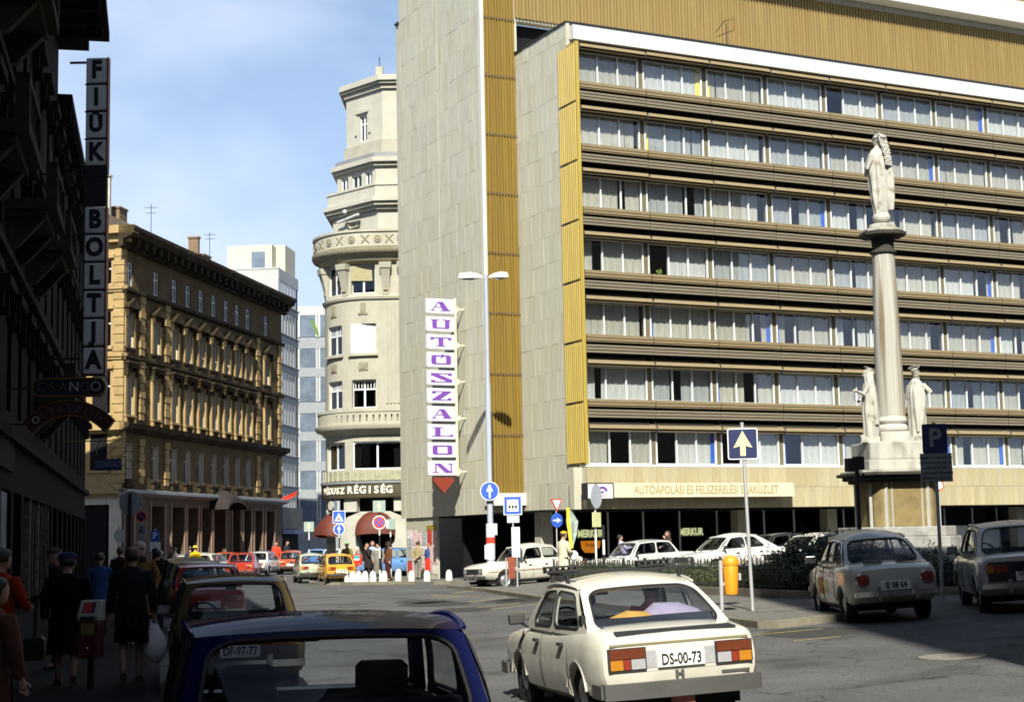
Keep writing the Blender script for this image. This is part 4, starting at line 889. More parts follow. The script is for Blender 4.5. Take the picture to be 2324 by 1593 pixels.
# ------------------------------------------------------------------ signs on the office
SH = Matrix.Translation(MB_O) @ Matrix.Rotation(MB_R, 4, 'Z')
def on_office(x, y, z): return SH @ Vector((x, y, z))
def othing(name, label, cat, x, y, z, group=None): return thing(name, label, cat, on_office(x, y, z), MB_R, group)
m_violet = mat('violet_paint', (.15, .05, .32), .5, noise=.06); m_signwhite = mat('white_enamel', (.68, .68, .72), .4, noise=.03)
AU = othing('vertical_letter_sign', 'white boxes with violet slab letters stacked down the pale stone wall, red arrow below', 'sign', -2.34, 7.8, 0)
GL = {  # strokes in a 0..1 box: quads given by four corners
 'A': [((.06, 0), (.12, .0), (.45, 1), (.38, 1)), ((.38, 1), (.62, 1), (.95, 0), (.62, 0)), ((.26, .34), (.6, .34), (.58, .43), (.28, .43)), ((0, 0), (.24, 0), (.24, .08), (0, .08)), ((.5, 0), (1, 0), (1, .08), (.5, .08))],
 'U': [((.1, .1), (.32, .1), (.32, 1), (.1, 1)), ((.7, .1), (.92, .1), (.92, 1), (.7, 1)), ((.16, 0), (.86, 0), (.92, .13), (.1, .13)), ((0, .91), (.44, .91), (.44, 1), (0, 1)), ((.58, .91), (1, .91), (1, 1), (.58, 1))],
 'T': [((.38, 0), (.62, 0), (.62, 1), (.38, 1)), ((0, .88), (1, .88), (1, 1), (0, 1)), ((0, .7), (.14, .7), (.18, .9), (0, .9)), ((.86, .7), (1, .7), (1, .9), (.82, .9)), ((.26, 0), (.74, 0), (.74, .08), (.26, .08))],
 'O': [((.03, .14), (.27, .14), (.27, .86), (.03, .86)), ((.73, .14), (.97, .14), (.97, .86), (.73, .86)), ((.1, 0), (.9, 0), (.97, .15), (.03, .15)), ((.03, .85), (.97, .85), (.9, 1), (.1, 1))],
 'S': [((.02, .74), (.24, .98), (.98, .34), (.8, .06)), ((.0, .7), (.16, .7), (.16, 1), (.0, 1)), ((.84, 0), (1, 0), (1, .36), (.84, .36)), ((.1, .9), (.95, .9), (.95, 1), (.1, 1)), ((.05, 0), (.9, 0), (.9, .1), (.05, .1)), ((.0, 0), (.2, 0), (.2, .26), (.0, .26)), ((.8, .74), (1, .74), (1, 1), (.8, 1))],
 'Z': [((.02, .06), (.36, .0), (.98, .94), (.62, 1)), ((.04, .9), (.96, .9), (.96, 1), (.04, 1)), ((.04, 0), (.96, 0), (.96, .1), (.04, .1)), ((.04, .74), (.2, .74), (.24, .92), (.04, .92)), ((.8, .08), (.96, .08), (.96, .26), (.76, .26))],
 'L': [((.16, 0), (.42, 0), (.42, 1), (.16, 1)), ((.02, .91), (.58, .91), (.58, 1), (.02, 1)), ((.02, 0), (1, 0), (1, .09), (.02, .09)), ((.84, .07), (1, .07), (1, .3), (.78, .07))],
 'N': [((.14, 0), (.21, 0), (.21, 1), (.14, 1)), ((.14, 1), (.4, 1), (.94, 0), (.62, 0)), ((.86, 0), (.93, 0), (.93, 1), (.86, 1)), ((0, 0), (.34, 0), (.34, .09), (0, .09)), ((.74, .91), (1, .91), (1, 1), (.74, 1)), ((.62, 0), (1, 0), (.93, .09), (.66, .09))]}
BW = 1.36
for k, chh in enumerate('AUTOSZALON'):
    z1 = 12.72 - .81 * k; z0 = z1 - .665
    o = MB().box(-BW, 0, -.11, .11, z0, z1).build('letter_box', m_signwhite, AU, bevel=.03)
    g = MB()
    for j, q in enumerate(GL[chh]): g.prismy([(-BW + .16 + x * (BW - .32), z0 + .12 + z * .42) for x, z in q], -.122 - .001 * j, -.112)
    if k == 3: g.prismy([(-BW * .52, z0 + .42), (-BW * .46, z0 + .42), (-BW * .40, z0 + .6), (-BW * .46, z0 + .6)], -.13, -.112)
    g.build('letter', m_violet, o)
MB().box(.03, .13, -.06, .06, 4.75, 12.8).build('post', mat('cream_post', (.62, .6, .42), .6), AU)
for z in (12.3, 10.65, 9.0, 7.35, 4.95): MB().box(.13, .58, -.025, .025, z - .03, z + .03).prismy([(.13, z - .16), (.3, z - .03), (.3, z + .03), (.13, z + .16)], -.03, .03).build('bracket', mat('cream_post', (.62, .6, .42), .6), AU)
MB().prismy([(-1.12, 4.68), (-.14, 4.68), (-.14, 4.5), (-.62, 3.98), (-1.12, 4.5)], -.1, .1).build('red_arrow', mat('red_arrow_paint', (.2, .03, .012), .5, noise=.1), AU)
FS = othing('long_shop_sign', 'long cream sign board with ochre lettering over the shop windows', 'sign', 1.02, -.45, 3.5)
m_cream = mat('cream_board', (.55, .52, .38), .6, noise=.05)
MB().box(0, 9.1, 0, .1, 0, .6).build('sign_board', m_cream, FS); MB().box(.3, 8.8, .1, .45, .2, .3).build('bracket', m_black, FS)
text('AUTÓÁPOLÁSI ÉS FELSZERELÉSI SZAKÜZLET', .5, mat('ochre_lettering', (.36, .27, .10), .6), FS, (4.6, -.006, .29), 0, sx=.742, ext=.004)
LG = othing('logo_box_sign', 'white square light box with violet wheel emblem beside the long cream shop sign', 'sign', -.3, -.5, 3.42)
MB().box(0, 1.26, 0, .45, 0, .68).build('case', m_black, LG); MB().box(.05, 1.21, -.012, -.002, .05, .63).build('face', m_signwhite, LG)
em = MB()
for k in range(9):
    a0, a1 = pi * k / 9, pi * (k + 1) / 9; em.prismy([(.72 + .12 * cos(a0), .34 + .1 * sin(a0)), (.72 + .25 * cos(a0), .34 + .2 * sin(a0)), (.72 + .25 * cos(a1), .34 + .2 * sin(a1)), (.72 + .12 * cos(a1), .34 + .1 * sin(a1))], -.02, -.013)
em.prismy([(.47, .26), (.8, .26), (.8, .34), (.47, .34)], -.02, -.013).build('emblem', m_violet, LG); text('autócar', .17, mat('dark_red_lettering', (.3, .03, .03), .5), LG, (.66, -.016, .16), 0, ext=.003)
m_lime = None
m_y = mat('pale_yellow_lit_letters', (.75, .78, .45), .7, emit=((.75, .8, .4), .35)); m_or = mat('glowing_orange_paper', (.75, .25, .02), .7, noise=.15, ns=9, emit=((.8, .25, .01), .3))  # orange paper is given a glow of its own, though no lamp
for x, z, lab in ((2.0, 2.05, 'pale yellow lettering on the dark shop window directly above an orange notice'), (7.2, 2.05, 'pale yellow lettering alone on the shop window farther right')):
    K = othing('window_lettering', lab, 'sign', x, 3.36, z); text('MERKUR', .42, m_y, K, (0, 0, 0), 0, sx=.78, bold=.02, ext=.004)
    MB().box(-.62, .62, .008, .02, -.2, .2).build('backing', mat('dark_olive_paper', (.12, .14, .05), .7), K)
K = othing('orange_notice', 'torn orange paper notice pasted under pale yellow lettering', 'sign', 2.0, 3.35, 1.55); MB().prismy([(-.5, .2), (.5, .2), (.44, -.12), (.2, -.14), (.18, -.32), (-.3, -.3), (-.46, -.12)], .0, .01).build('paper', m_or, K)
text('Budget', .24, mat('brown_lettering', (.3, .08, .01), .7), K, (0, -.006, .03), 0, ext=.003, sx=.8)
# ------------------------------------------------------------------ cars
m_tyre = mat('tyre_rubber', (.022, .022, .023), .9, noise=.2, ns=8); m_chrome = mat('chrome', (.6, .6, .62), .22, 1, noise=.06)
m_rubber = mat('window_rubber', (.015, .015, .016), .6, noise=.1); m_hub = mat('wheel_hub', (.36, .36, .36), .4, .7, noise=.2)
m_seat = mat('dark_seat_cloth', (.03, .034, .045), .9, noise=.2); m_cgl = glass('car_glass', (.78, .82, .84), .02, .02, 1.0)
m_head = mat('headlamp_glass', (.2, .2, .21), .12, noise=.3, ns=30, coat=.6); m_tail = mat('red_lamp', (.24, .03, .015), .25, noise=.1, ns=25, coat=.5); m_amberl = mat('amber_lamp', (.42, .17, .015), .25, noise=.1, ns=25, coat=.5); m_clear = mat('clear_lamp', (.34, .34, .36), .2, noise=.1, ns=25, coat=.5)
m_plate = mat('white_number_plate', (.72, .72, .68), .5, noise=.06); m_bump = mat('grey_bumper', (.065, .064, .06), .6, noise=.12, ns=3); m_under = mat('under_body', (.015, .014, .013), .9)
PAINT = {}
def paint(name, c, rough=.2, coat=.4, dirt=.12, spec=.5):
    return mat(name, c, rough, noise=.05, ns=1.2, coat=coat, spec=spec, grime=.55, spots=((c[0] * .55 + .03, c[1] * .52 + .025, c[2] * .48 + .02), 2.4, .60, dirt * 2))
LADA = dict(L=4.04, H=1.44, wb=2.42, r=.3, tr=.66, rake=0,
    st=[(-2.03, .66, .46, .80), (-2.01, .74, .37, .89), (-1.93, .78, .31, .925), (-1.3, .80, .25, .945), (-.6, .81, .24, .94), (.2, .81, .24, .92), (.8, .81, .24, .905), (1.4, .80, .26, .885), (1.85, .78, .33, .85), (1.98, .74, .42, .82), (2.01, .68, .5, .76)],
    gh=dict(rb=-1.28, rt=-.93, ft=.42, fb=.88, zb=.93, zr=1.385, bw=.735, rw=.6, crown=.022, bul=.07), win=[(.05, .47), (.51, .95)], tail='wide', bump='chrome', deck=.925)
SKODA = dict(L=4.2, H=1.4, wb=2.4, r=.3, tr=.67,
    st=[(-2.06, .68, .47, .80), (-2.04, .755, .40, .875), (-1.98, .79, .36, .90), (-1.5, .805, .28, .955), (-.9, .81, .25, .955), (0, .81, .24, .92), (.7, .81, .24, .89), (1.3, .80, .27, .86), (1.85, .77, .34, .80), (2.03, .72, .44, .76), (2.06, .65, .5, .7)],
    gh=dict(rb=-1.56, rt=-.83, ft=.38, fb=.95, zb=.925, zr=1.33, bw=.745, rw=.6, crown=.065, bul=.08), win=[(.07, .45), (.49, .84)], tail='skoda', bump='grey', deck=.89)
FIAT850 = dict(L=3.57, H=1.385, wb=2.03, r=.275, tr=.59, rnd=1,
    st=[(-1.77, .52, .46, .74), (-1.75, .62, .39, .82), (-1.66, .68, .33, .875), (-1.3, .705, .27, .925), (-.8, .71, .24, .93), (0, .71, .23, .91), (.6, .71, .23, .89), (1.1, .70, .26, .86), (1.55, .67, .33, .80), (1.72, .6, .42, .74), (1.76, .5, .5, .66)],
    gh=dict(rb=-1.2, rt=-.62, ft=.44, fb=.82, zb=.915, zr=1.30, bw=.655, rw=.50, crown=.09, bul=.09), win=[(.24, .55), (.59, .95), (.06, .2)], tail='round', bump='chrome', deck=.9)
FIAT126 = dict(L=3.05, H=1.335, wb=1.84, r=.26, tr=.57,
    st=[(-1.5, .58, .42, .80), (-1.48, .64, .35, .86), (-1.4, .67, .29, .88), (-.9, .685, .24, .885), (0, .69, .23, .875), (.6, .69, .24, .86), (1.1, .67, .28, .82), (1.42, .63, .36, .76), (1.5, .56, .44, .68)],
    gh=dict(rb=-1.33, rt=-.78, ft=.42, fb=.8, zb=.87, zr=1.26, bw=.64, rw=.53, crown=.06, bul=.05), win=[(.08, .42), (.46, .94)], tail='wide', bump='chrome', deck=.85)
S133 = dict(FIAT126, L=3.45, wb=2.03, st=[(y * 1.13, h * 1.02, zl, zt) for y, h, zl, zt in FIAT126['st']], gh=dict(rb=-1.3, rt=-.75, ft=.5, fb=.95, zb=.875, zr=1.27, bw=.65, rw=.53, crown=.06, bul=.06), tr=.6)
HATCH = dict(LADA, gh=dict(rb=-1.86, rt=-1.5, ft=.42, fb=.88, zb=.93, zr=1.37, bw=.735, rw=.59, crown=.06, bul=.05), win=[(.04, .3), (.33, .6), (.63, .96)])
R12 = dict(LADA, L=4.3, st=[(-2.15, .66, .46, .74), (-2.13, .74, .38, .82), (-2.0, .78, .31, .87), (-1.3, .81, .25, .93), (-.6, .815, .24, .935), (.2, .815, .24, .92), (.8, .81, .24, .9), (1.4, .8, .26, .86), (1.95, .78, .33, .80), (2.12, .74, .42, .75), (2.15, .68, .5, .7)],
    gh=dict(rb=-1.62, rt=-.8, ft=.4, fb=1.0, zb=.925, zr=1.36, bw=.745, rw=.6, crown=.07, bul=.08), win=[(.2, .52), (.56, .93)])
POL = dict(R12, gh=dict(rb=-1.85, rt=-1.0, ft=.35, fb=1.0, zb=.92, zr=1.33, bw=.745, rw=.61, crown=.05, bul=.06), win=[(.1, .25), (.28, .58), (.61, .94)])
ESTATE = dict(L=4.45, H=1.5, wb=2.6, r=.33, tr=.66,
    st=[(-2.22, .66, .5, .86), (-2.18, .74, .40, .93), (-2.05, .78, .34, .96), (-1.3, .80, .28, .98), (0, .81, .26, .97), (.8, .80, .27, .96), (1.4, .78, .3, .94), (1.95, .74, .36, .89), (2.15, .68, .44, .82), (2.2, .58, .52, .74)],
    gh=dict(rb=-1.3, rt=-.95, ft=.3, fb=.68, zb=.97, zr=1.42, bw=.73, rw=.58, crown=.08, bul=.07), win=[(.06, .45), (.5, .93)], tail='wide', bump='chrome', deck=.95)
def coons(bot, top, lef, rig, n, m, crown=0):
    g = []
    for j in range(m + 1):
        v = j / m; row = []
        for i in range(n + 1):
            u = i / n
            p = (1 - v) * bot(u) + v * top(u) + (1 - u) * lef(v) + u * rig(v) - ((1 - u) * (1 - v) * bot(0) + u * (1 - v) * bot(1) + (1 - u) * v * top(0) + u * v * top(1))
            p = p + Vector((0, 0, crown * 16 * u * (1 - u) * v * (1 - v) * .62 + crown * .38 * (4 * v * (1 - v)) ** .5 * (4 * u * (1 - u)) ** .5)); row.append(p)
        g.append(row)
    return g
def gridmesh(b, g, mi=0):
    n = len(g[0]); b.add([p for r in g for p in r], [(j * n + i, j * n + i + 1, (j + 1) * n + i + 1, (j + 1) * n + i) for j in range(len(g) - 1) for i in range(n - 1)], mi)
def rr_loop(u0, u1, v0, v1, ru, rv, seg=5, k=5):
    """rounded rectangle and a matching point on the outer rectangle's border for each of its points"""
    inn = []; cor = ((u1 - ru, v0 + rv, -pi / 2), (u1 - ru, v1 - rv, 0), (u0 + ru, v1 - rv, pi / 2), (u0 + ru, v0 + rv, pi))
    sides = ((u0 + ru, v0, u1 - ru, v0), (u1, v0 + rv, u1, v1 - rv), (u1 - ru, v1, u0 + ru, v1), (u0, v1 - rv, u0, v0 + rv))
    cs = ((u1, v0), (u1, v1), (u0, v1), (u0, v0)); pts = []; mt = []
    for s in range(4):
        a = sides[s]
        for i in range(k): t = i / k; p = (a[0] + (a[2] - a[0]) * t, a[1] + (a[3] - a[1]) * t); pts.append(p); mt.append(p)
        c = cor[s]; e0 = (a[2], a[3]); e1 = (sides[(s + 1) % 4][0], sides[(s + 1) % 4][1]); cc = cs[s]
        for i in range(seg):
            t = i / seg; an = c[2] + pi / 2 * t; pts.append((c[0] + ru * cos(an), c[1] + rv * sin(an)))
            mt.append((e0[0] + (cc[0] - e0[0]) * min(1, 2 * t), e0[1] + (cc[1] - e0[1]) * min(1, 2 * t)) if t < .5 else (cc[0] + (e1[0] - cc[0]) * (2 * t - 1), cc[1] + (e1[1] - cc[1]) * (2 * t - 1)))
    return pts, mt
def opening(body, P, outer, inner, rad, nrm):
    """frame of a patch P(u,v) between an outer rectangle and a rounded window; returns glass and rubber"""
    U0, U1, V0, V1 = outer; u0, u1, v0, v1 = inner
    pts, mt = rr_loop(u0, u1, v0, v1, rad[0], rad[1])
    out = []
    for (a, b) in mt: out.append((U0 + (U1 - U0) * (a - u0) / (u1 - u0), V0 + (V1 - V0) * (b - v0) / (v1 - v0)))
    n = len(pts); A = [P(*q) for q in pts]; B = [P(*q) for q in out]; M_ = [(a + b) / 2 for a, b in zip(A, B)]
    D = [a - nrm * .03 for a in A]
    body.loft([B, M_, A, D], closed=True, caps=False)
    g = MB(); c = ((u0 + u1) / 2, (v0 + v1) / 2); rings = []
    for k in (1, .7, .35): rings.append([P(c[0] + (q[0] - c[0]) * k, c[1] + (q[1] - c[1]) * k) - nrm * .012 for q in pts])
    g.loft(rings, closed=True, caps=False); o = len(g.v); g.add([P(*c) - nrm * .012], []); g.add([], [])
    for i in range(n): g.f.append((2 * n + i, 2 * n + (i + 1) % n, o)); g.m.append(0)
    r = MB(); r.tube(A + [A[0], A[1]], .013, 5, caps=False)
    return g, r
def car(name, label, sp, pm, x, y, heading, plate=None, scale=1.0, group=None, seats=True, z=None, tilt=True, cat='car', headrest=False, sz=1.0, trim=None, front=None, mirror=True):
    z = gz(x) if z is None else z
    root = thing(name, label, cat, (x, y, z), heading, group, UPR if (tilt and x > -1) else None); root.scale = (scale, scale, scale * sz)
    st_ = sp['st']; b = MB(); rings = []
    for yy, hw, zl, zt in st_:
        h = zt - zl; half = [(.0, zl), (hw * .86, zl), (hw * .955, zl + .06), (hw * .99, zl + .3 * h), (hw, zl + .55 * h), (hw * .985, zl + .78 * h), (hw * .945, zl + .93 * h), (hw * .88, zt), (hw * .45, zt + .018), (0, zt + .025)]
        rings.append([(px, yy, pz) for px, pz in half] + [(-px, yy, pz) for px, pz in half[-2:0:-1]])
    b.loft(rings)
    body = b.build('body', pm, root)
    cut = MB(); ax = (-sp['wb'] / 2, sp['wb'] / 2); rc = sp['r'] + .055
    for yy in ax:
        for s in (-1, 1):
            rg = [[(s * xx, yy + rc * cos(2 * pi * k / 24), sp['r'] + rc * sin(2 * pi * k / 24)) for k in range(24)] for xx in (.5, 1.2)]
            cut.loft(rg)
    co = cut.build('cutter', m_under)
    md = body.modifiers.new('arches', 'BOOLEAN'); md.operation = 'DIFFERENCE'; md.object = co; md.solver = 'EXACT'; co.parent = root
    dg = bpy.context.evaluated_depsgraph_get(); dg.update(); me = bpy.data.meshes.new_from_object(body.evaluated_get(dg)); body.modifiers.clear(); body.data = me; me.name = 'body'
    bpy.data.objects.remove(co)
    me.polygons.foreach_set('use_smooth', [True] * len(me.polygons)); me.set_sharp_from_angle(angle=radians(38))
    # wheel-arch lips, sill, door seams, trim
    lip = MB(); hwm = max(q[1] for q in st_)
    def hw_at(yy):
        for a, c in zip(st_, st_[1:]):
            if a[0] <= yy <= c[0]: t = (yy - a[0]) / (c[0] - a[0]); return a[1] + (c[1] - a[1]) * t
        return hwm
    for yy in ax:
        for s in (-1, 1): lip.tube([(s * (hw_at(yy) * .985), yy + rc * cos(pi * k / 14), sp['r'] + rc * sin(pi * k / 14)) for k in range(1, 14)], .016, 5)
    lip.build('arch_lip', pm, root, smooth=50)
    g = sp['gh']; V = Vector
    zb = g['zb']
    for s in (-1, 1):
        for yy in (g['rb'] + .62, (g['rb'] + .62 + g['fb'] + .05) / 2 + .1, g['fb'] + .05):
            if sp in (FIAT126, S133) and yy < 0: continue
            MB().tube([(s * (hw_at(yy) * q + .001), yy, zz) for q, zz in ((.957, .31), (.99, .42), (1.0, .6), (.985, .76), (.94, .87))], .006, 4).build('door_seam', m_rubber, root)
    if trim is not None:
        t = MB()
        for s in (-1, 1): t.tube([(s * (hw_at(q) * 1.0 + .008), q, .62 + .0 * q) for q in [-sp['L'] / 2 + .15 + k * (sp['L'] - .4) / 12 for k in range(13)]], .012, 4)
        t.build('side_trim', trim, root)
    MB().box(-hwm * .8, hwm * .8, -sp['L'] / 2 + .25, sp['L'] / 2 - .3, .2, .3).build('under_body', m_under, root)
    # greenhouse
    rb, rt, ft, fb, zr, bw, rw, bul = g['rb'], g['rt'], g['ft'], g['fb'], g['zr'], g['bw'], g['rw'], g['bul']
    zbl = zb - .03
    RB = (V((-bw, rb, zbl)), V((bw, rb, zbl))); RT = (V((-rw, rt, zr)), V((rw, rt, zr))); FB = (V((-bw, fb, zbl)), V((bw, fb, zbl))); FT = (V((-rw, ft, zr)), V((rw, ft, zr)))
    def patch(c00, c10, c11, c01, bu, vb=V((0, 0, 0)), arch=0):
        return lambda u, v: ((c00 * (1 - u) + c10 * u) * (1 - v) + (c01 * (1 - u) + c11 * u) * v) + bu * (4 * u * (1 - u)) + vb * (4 * v * (1 - v)) + V((0, 0, arch * 4 * u * (1 - u) * v))
    PR = patch(RB[0], RB[1], RT[1], RT[0], V((0, -bul, 0)), V((0, -.02, .02)), .025)
    PF = patch(FB[1], FB[0], FT[0], FT[1], V((0, bul, 0)), V((0, .02, .02)), .025)
    PL = patch(FB[0], RB[0], RT[0], FT[0], V((-.035, 0, 0)), V((-.025, 0, 0)), .045)
    PRt = patch(RB[1], FB[1], FT[1], RT[1], V((.035, 0, 0)), V((.025, 0, 0)), .045)
    cab = MB(); glasses = []
    nR = (RT[0] - RB[0]).cross(RB[1] - RB[0]).normalized(); nR = nR if nR.y < 0 else -nR
    nF = (FT[0] - FB[0]).cross(FB[1] - FB[0]).normalized(); nF = nF if nF.y > 0 else -nF
    big_r = .13 if sp in (SKODA, FIAT850) else .09
    glasses.append(('rear_window', opening(cab, PR, (0, 1, 0, 1), (.058, .942, .08, .92), (.11, .2), nR)))
    glasses.append(('windscreen', opening(cab, PF, (0, 1, 0, 1), (.055, .945, .09, .93), (.07, .13), nF)))
    ws = sorted(sp['win'])                         # u measured from the rear to the front
    for Pside, n_, flip in ((PRt, V((1, 0, .25)).normalized(), False), (PL, V((-1, 0, .25)).normalized(), True)):
        edges = [0] + [(a[1] + b_[0]) / 2 for a, b_ in zip(ws, ws[1:])] + [1]
        for k, (a, b_) in enumerate(ws):
            e0, e1 = edges[k], edges[k + 1]
            if flip: a, b_, e0, e1 = 1 - b_, 1 - a, 1 - e1, 1 - e0
            w_ = b_ - a
            glasses.append(('side_window', opening(cab, Pside, (e0, e1, 0, 1), (a, b_, .14, .86), (min(.05, w_ * .3), .14), n_)))
    roof = coons(lambda u: PR(u, 1), lambda u: PF(1 - u, 1), lambda v: PL(1 - v, 1), lambda v: PRt(v, 1), 12, 12, g['crown'])
    gridmesh(cab, roof)
    cabo = cab.mesh('cabin', pm); bm = bmesh.new(); bm.from_mesh(cabo); bmesh.ops.remove_doubles(bm, verts=bm.verts, dist=.004); bmesh.ops.recalc_face_normals(bm, faces=bm.faces); bm.to_mesh(cabo); bm.free()
    cabo.polygons.foreach_set('use_smooth', [True] * len(cabo.polygons)); cabo.set_sharp_from_angle(angle=radians(62))
    cb2 = link('cabin', cabo, root)
    for s, Pq in ((-1, PL), (1, PRt)): MB().tube([Pq(k / 10, 1) + V((s * .012, 0, .008)) for k in range(11)], .014, 5).build('rain_gutter', pm if sp is not LADA else m_chrome, root)
    for nm, (gl_, rbb) in glasses:
        o = gl_.build(nm, m_cgl, root, smooth=60); rbb.build('seal', m_rubber, o)
    MB().add([(-bw * .93, rb + .06, zb + .006), (bw * .93, rb + .06, zb + .006), (bw * .93, fb - .06, zb + .006), (-bw * .93, fb - .06, zb + .006)], [(0, 1, 2, 3)]).build('cabin_floor', m_seat, root)
    if seats:
        for sx in (-.36, .36):
            sb = MB().loft([[(sx - wd, yy, zz), (sx + wd, yy, zz), (sx + wd, yy + .1, zz), (sx - wd, yy + .1, zz)] for wd, yy, zz in ((.25, -.05, zb - .1), (.25, -.1, zb), (.22, -.13, zb + .05), (.15, -.14, zb + .07))])
            if headrest: sb.loft([[(sx - wd, yy, zz), (sx + wd, yy, zz), (sx + wd, yy + .09, zz), (sx - wd, yy + .09, zz)] for wd, yy, zz in ((.12, -.15, zb + .05), (.14, -.155, zb + .1), (.14, -.165, zb + .22), (.11, -.17, zb + .25))])
            sb.build('seat', m_seat, root, smooth=50)
        MB().box(-bw * .85, bw * .85, rb + .25, rb + .42, zb - .05, zb + .11).build('rear_seat', m_seat, root)
        sw = MB().tube([(-.36 + .19 * cos(2 * pi * k / 18), fb - .38 + .08 * sin(2 * pi * k / 18), zb + .17 * sin(2 * pi * k / 18)) for k in range(19)], .015, 6).tube([(-.36, fb - .3, zb - .08), (-.36, fb - .38, zb)], .02, 5).tube([(-.54, fb - .38, zb), (-.18, fb - .38, zb)], .014, 5)
        sw.build('steering_wheel', m_black, root); MB().box(-.07, .07, ft + .02, ft + .05, zr - .12, zr - .05).build('rear_mirror', m_black, root)
        MB().box(-bw * .85, bw * .85, fb - .3, fb - .08, zb, zb + .04).build('dashboard', m_black, root)
    # wheels
    tp = [(sp['r'] - .11, -.075), (sp['r'] - .03, -.085), (sp['r'], -.055), (sp['r'], .055), (sp['r'] - .03, .085), (sp['r'] - .11, .075)]
    ty = MB().lathe(tp + [tp[0]], 22, caps=False).xf(Matrix.Rotation(pi / 2, 4, 'Y')).mesh('tyre', m_tyre, 40)
    hp_ = sp['r'] - .105
    rm_ = MB().lathe([(hp_, -.04), (hp_, .06), (hp_ * .85, .035), (hp_ * .62, .03), (hp_ * .5, .06), (hp_ * .2, .07), (0, .07)], 20, caps=False).xf(Matrix.Rotation(pi / 2, 4, 'Y')).mesh('rim', m_hub, 40)
    for yy in ax:
        for s in (-1, 1):
            wl = link('wheel', ty, root, (s * sp['tr'], yy, sp['r'])); link('rim', rm_, wl, None, (0, 0, 0 if s > 0 else pi))
    # ends: bumpers, lamps, plates
    yr, yf = st_[0][0], st_[-1][0]; hr = st_[1][1]; bz = st_[0][2] + .0
    if sp['bump'] == 'grey':
        for s, yy in ((-1, yr), (1, yf)):
            MB().loft([[(px, yy + s * (.12 - .09 * (px / .84) ** 4), zz) for px in (-.775, -.73, -.5, 0, .5, .73, .775)] + [(px, yy - s * .05, zz) for px in (.775, .73, .5, 0, -.5, -.73, -.775)] for zz in (.33, .345, .46, .475)]).box(-.8, -.77, min(yy, yy - s * .3), max(yy, yy - s * .3), .34, .465).box(.77, .8, min(yy, yy - s * .3), max(yy, yy - s * .3), .34, .465).build('bumper', m_bump, root, smooth=40)
    else:
        w2 = hr * 1.04
        for s, yy in ((-1, yr), (1, yf)):
            bb_ = MB().loft([[(px, yy + s * (.09 - .07 * abs(px / w2) ** 4), zz) for px in (-w2, -w2 * .93, -w2 * .5, 0, w2 * .5, w2 * .93, w2)] + [(px, yy + s * (.03 - .07 * abs(px / w2) ** 4), zz) for px in (w2, w2 * .93, w2 * .5, 0, -w2 * .5, -w2 * .93, -w2)] for zz in (.42, .435, .485, .50)])
            for px in (-w2 * .45, w2 * .45): bb_.box(px - .03, px + .03, yy + s * .06 if s > 0 else yy - .14, yy + .14 if s > 0 else yy - .06, .36, .57)
            bb_.build('bumper', m_chrome, root, smooth=40)
    dz = sp['deck']
    for s in (-1, 1):
        if sp['tail'] == 'wide':
            x0 = hr * .93; o = MB().box(s * x0 - (.34 if s > 0 else 0), s * x0 + (.34 if s < 0 else 0), yr - .03, yr + .05, .66, .8).build('tail_light', m_tail, root, bevel=.012)
            MB().box(s * x0 - (.11 if s > 0 else 0), s * x0 + (.11 if s < 0 else 0), yr - .035, yr - .028, .67, .79).build('indicator', m_amberl, o)
        elif sp['tail'] == 'round':
            o = MB().lathe([(0, -.05), (.085, -.04), (.10, 0), (.10, .06), (0, .06)], 20).xf(Matrix.Rotation(-pi / 2, 4, 'X')).build('tail_light', m_tail, root, (s * hr * .82, yr - .0, .68), smooth=40)
            MB().lathe([(.10, -.01), (.115, -.005), (.115, .05), (.10, .05)], 20, caps=False).xf(Matrix.Rotation(-pi / 2, 4, 'X')).build('ring', m_chrome, o)
        elif sp['tail'] == 'skoda':
            a, c_ = (.345, .715) if s > 0 else (-.715, -.345); o = MB().box(a, c_, yr - .03, yr + .05, .592, .798).build('tail_light', m_rubber, root)
            MB().box(a + .012, c_ - .012, yr - .04, yr - .03, .70, .79).build('lens', mat('dark_red_lamp', (.12, .03, .012), .3, noise=.2, ns=20, coat=.4), o)
            e = [(.0, .37, m_amberl), (.38, .58, m_tail), (.59, 1, m_clear)]
            for p0_, p1_, mm in e:
                xa, xb = (c_ - .012 - p1_ * .346, c_ - .012 - p0_ * .346) if s > 0 else (a + .012 + p0_ * .346, a + .012 + p1_ * .346)
                MB().box(xa + .003, xb - .003, yr - .04, yr - .03, .60, .692).build('lens', mm, o)
        MB().lathe([(0, -.03), (.08, -.02), (.09, 0), (.09, .05), (0, .05)], 16).xf(Matrix.Rotation(pi / 2, 4, 'X')).build('headlight', m_head, root, (s * st_[-2][1] * .72, yf + .01, .66), smooth=40)
        for yy in ((g['rb'] + .75), (g['fb'] + g['rb'] + 1.0) / 2 - .02)[0 if sp not in (FIAT126, S133) else 1:]:
            MB().box(min(s * (hw_at(yy) - .01), s * (hw_at(yy) + .03)), max(s * (hw_at(yy) - .01), s * (hw_at(yy) + .03)), yy, yy + .13, .78, .81).build('door_handle', m_chrome if sp['bump'] == 'chrome' else m_black, root)
    if mirror:
        mr = MB().box(-bw - .24, -bw - .06, fb - .22, fb - .16, zb + .02, zb + .14).build('wing_mirror', m_black if sp is not FIAT850 else m_chrome, root, bevel=.02)
        MB().tube([(-bw - .12, fb - .18, zb + .04), (-bw + .03, fb - .14, zb - .04)], .014, 5).build('stalk', m_black, mr)
        MB().box(-bw - .225, -bw - .075, fb - .225, fb - .221, zb + .035, zb + .125).build('mirror_glass', m_chrome, mr)
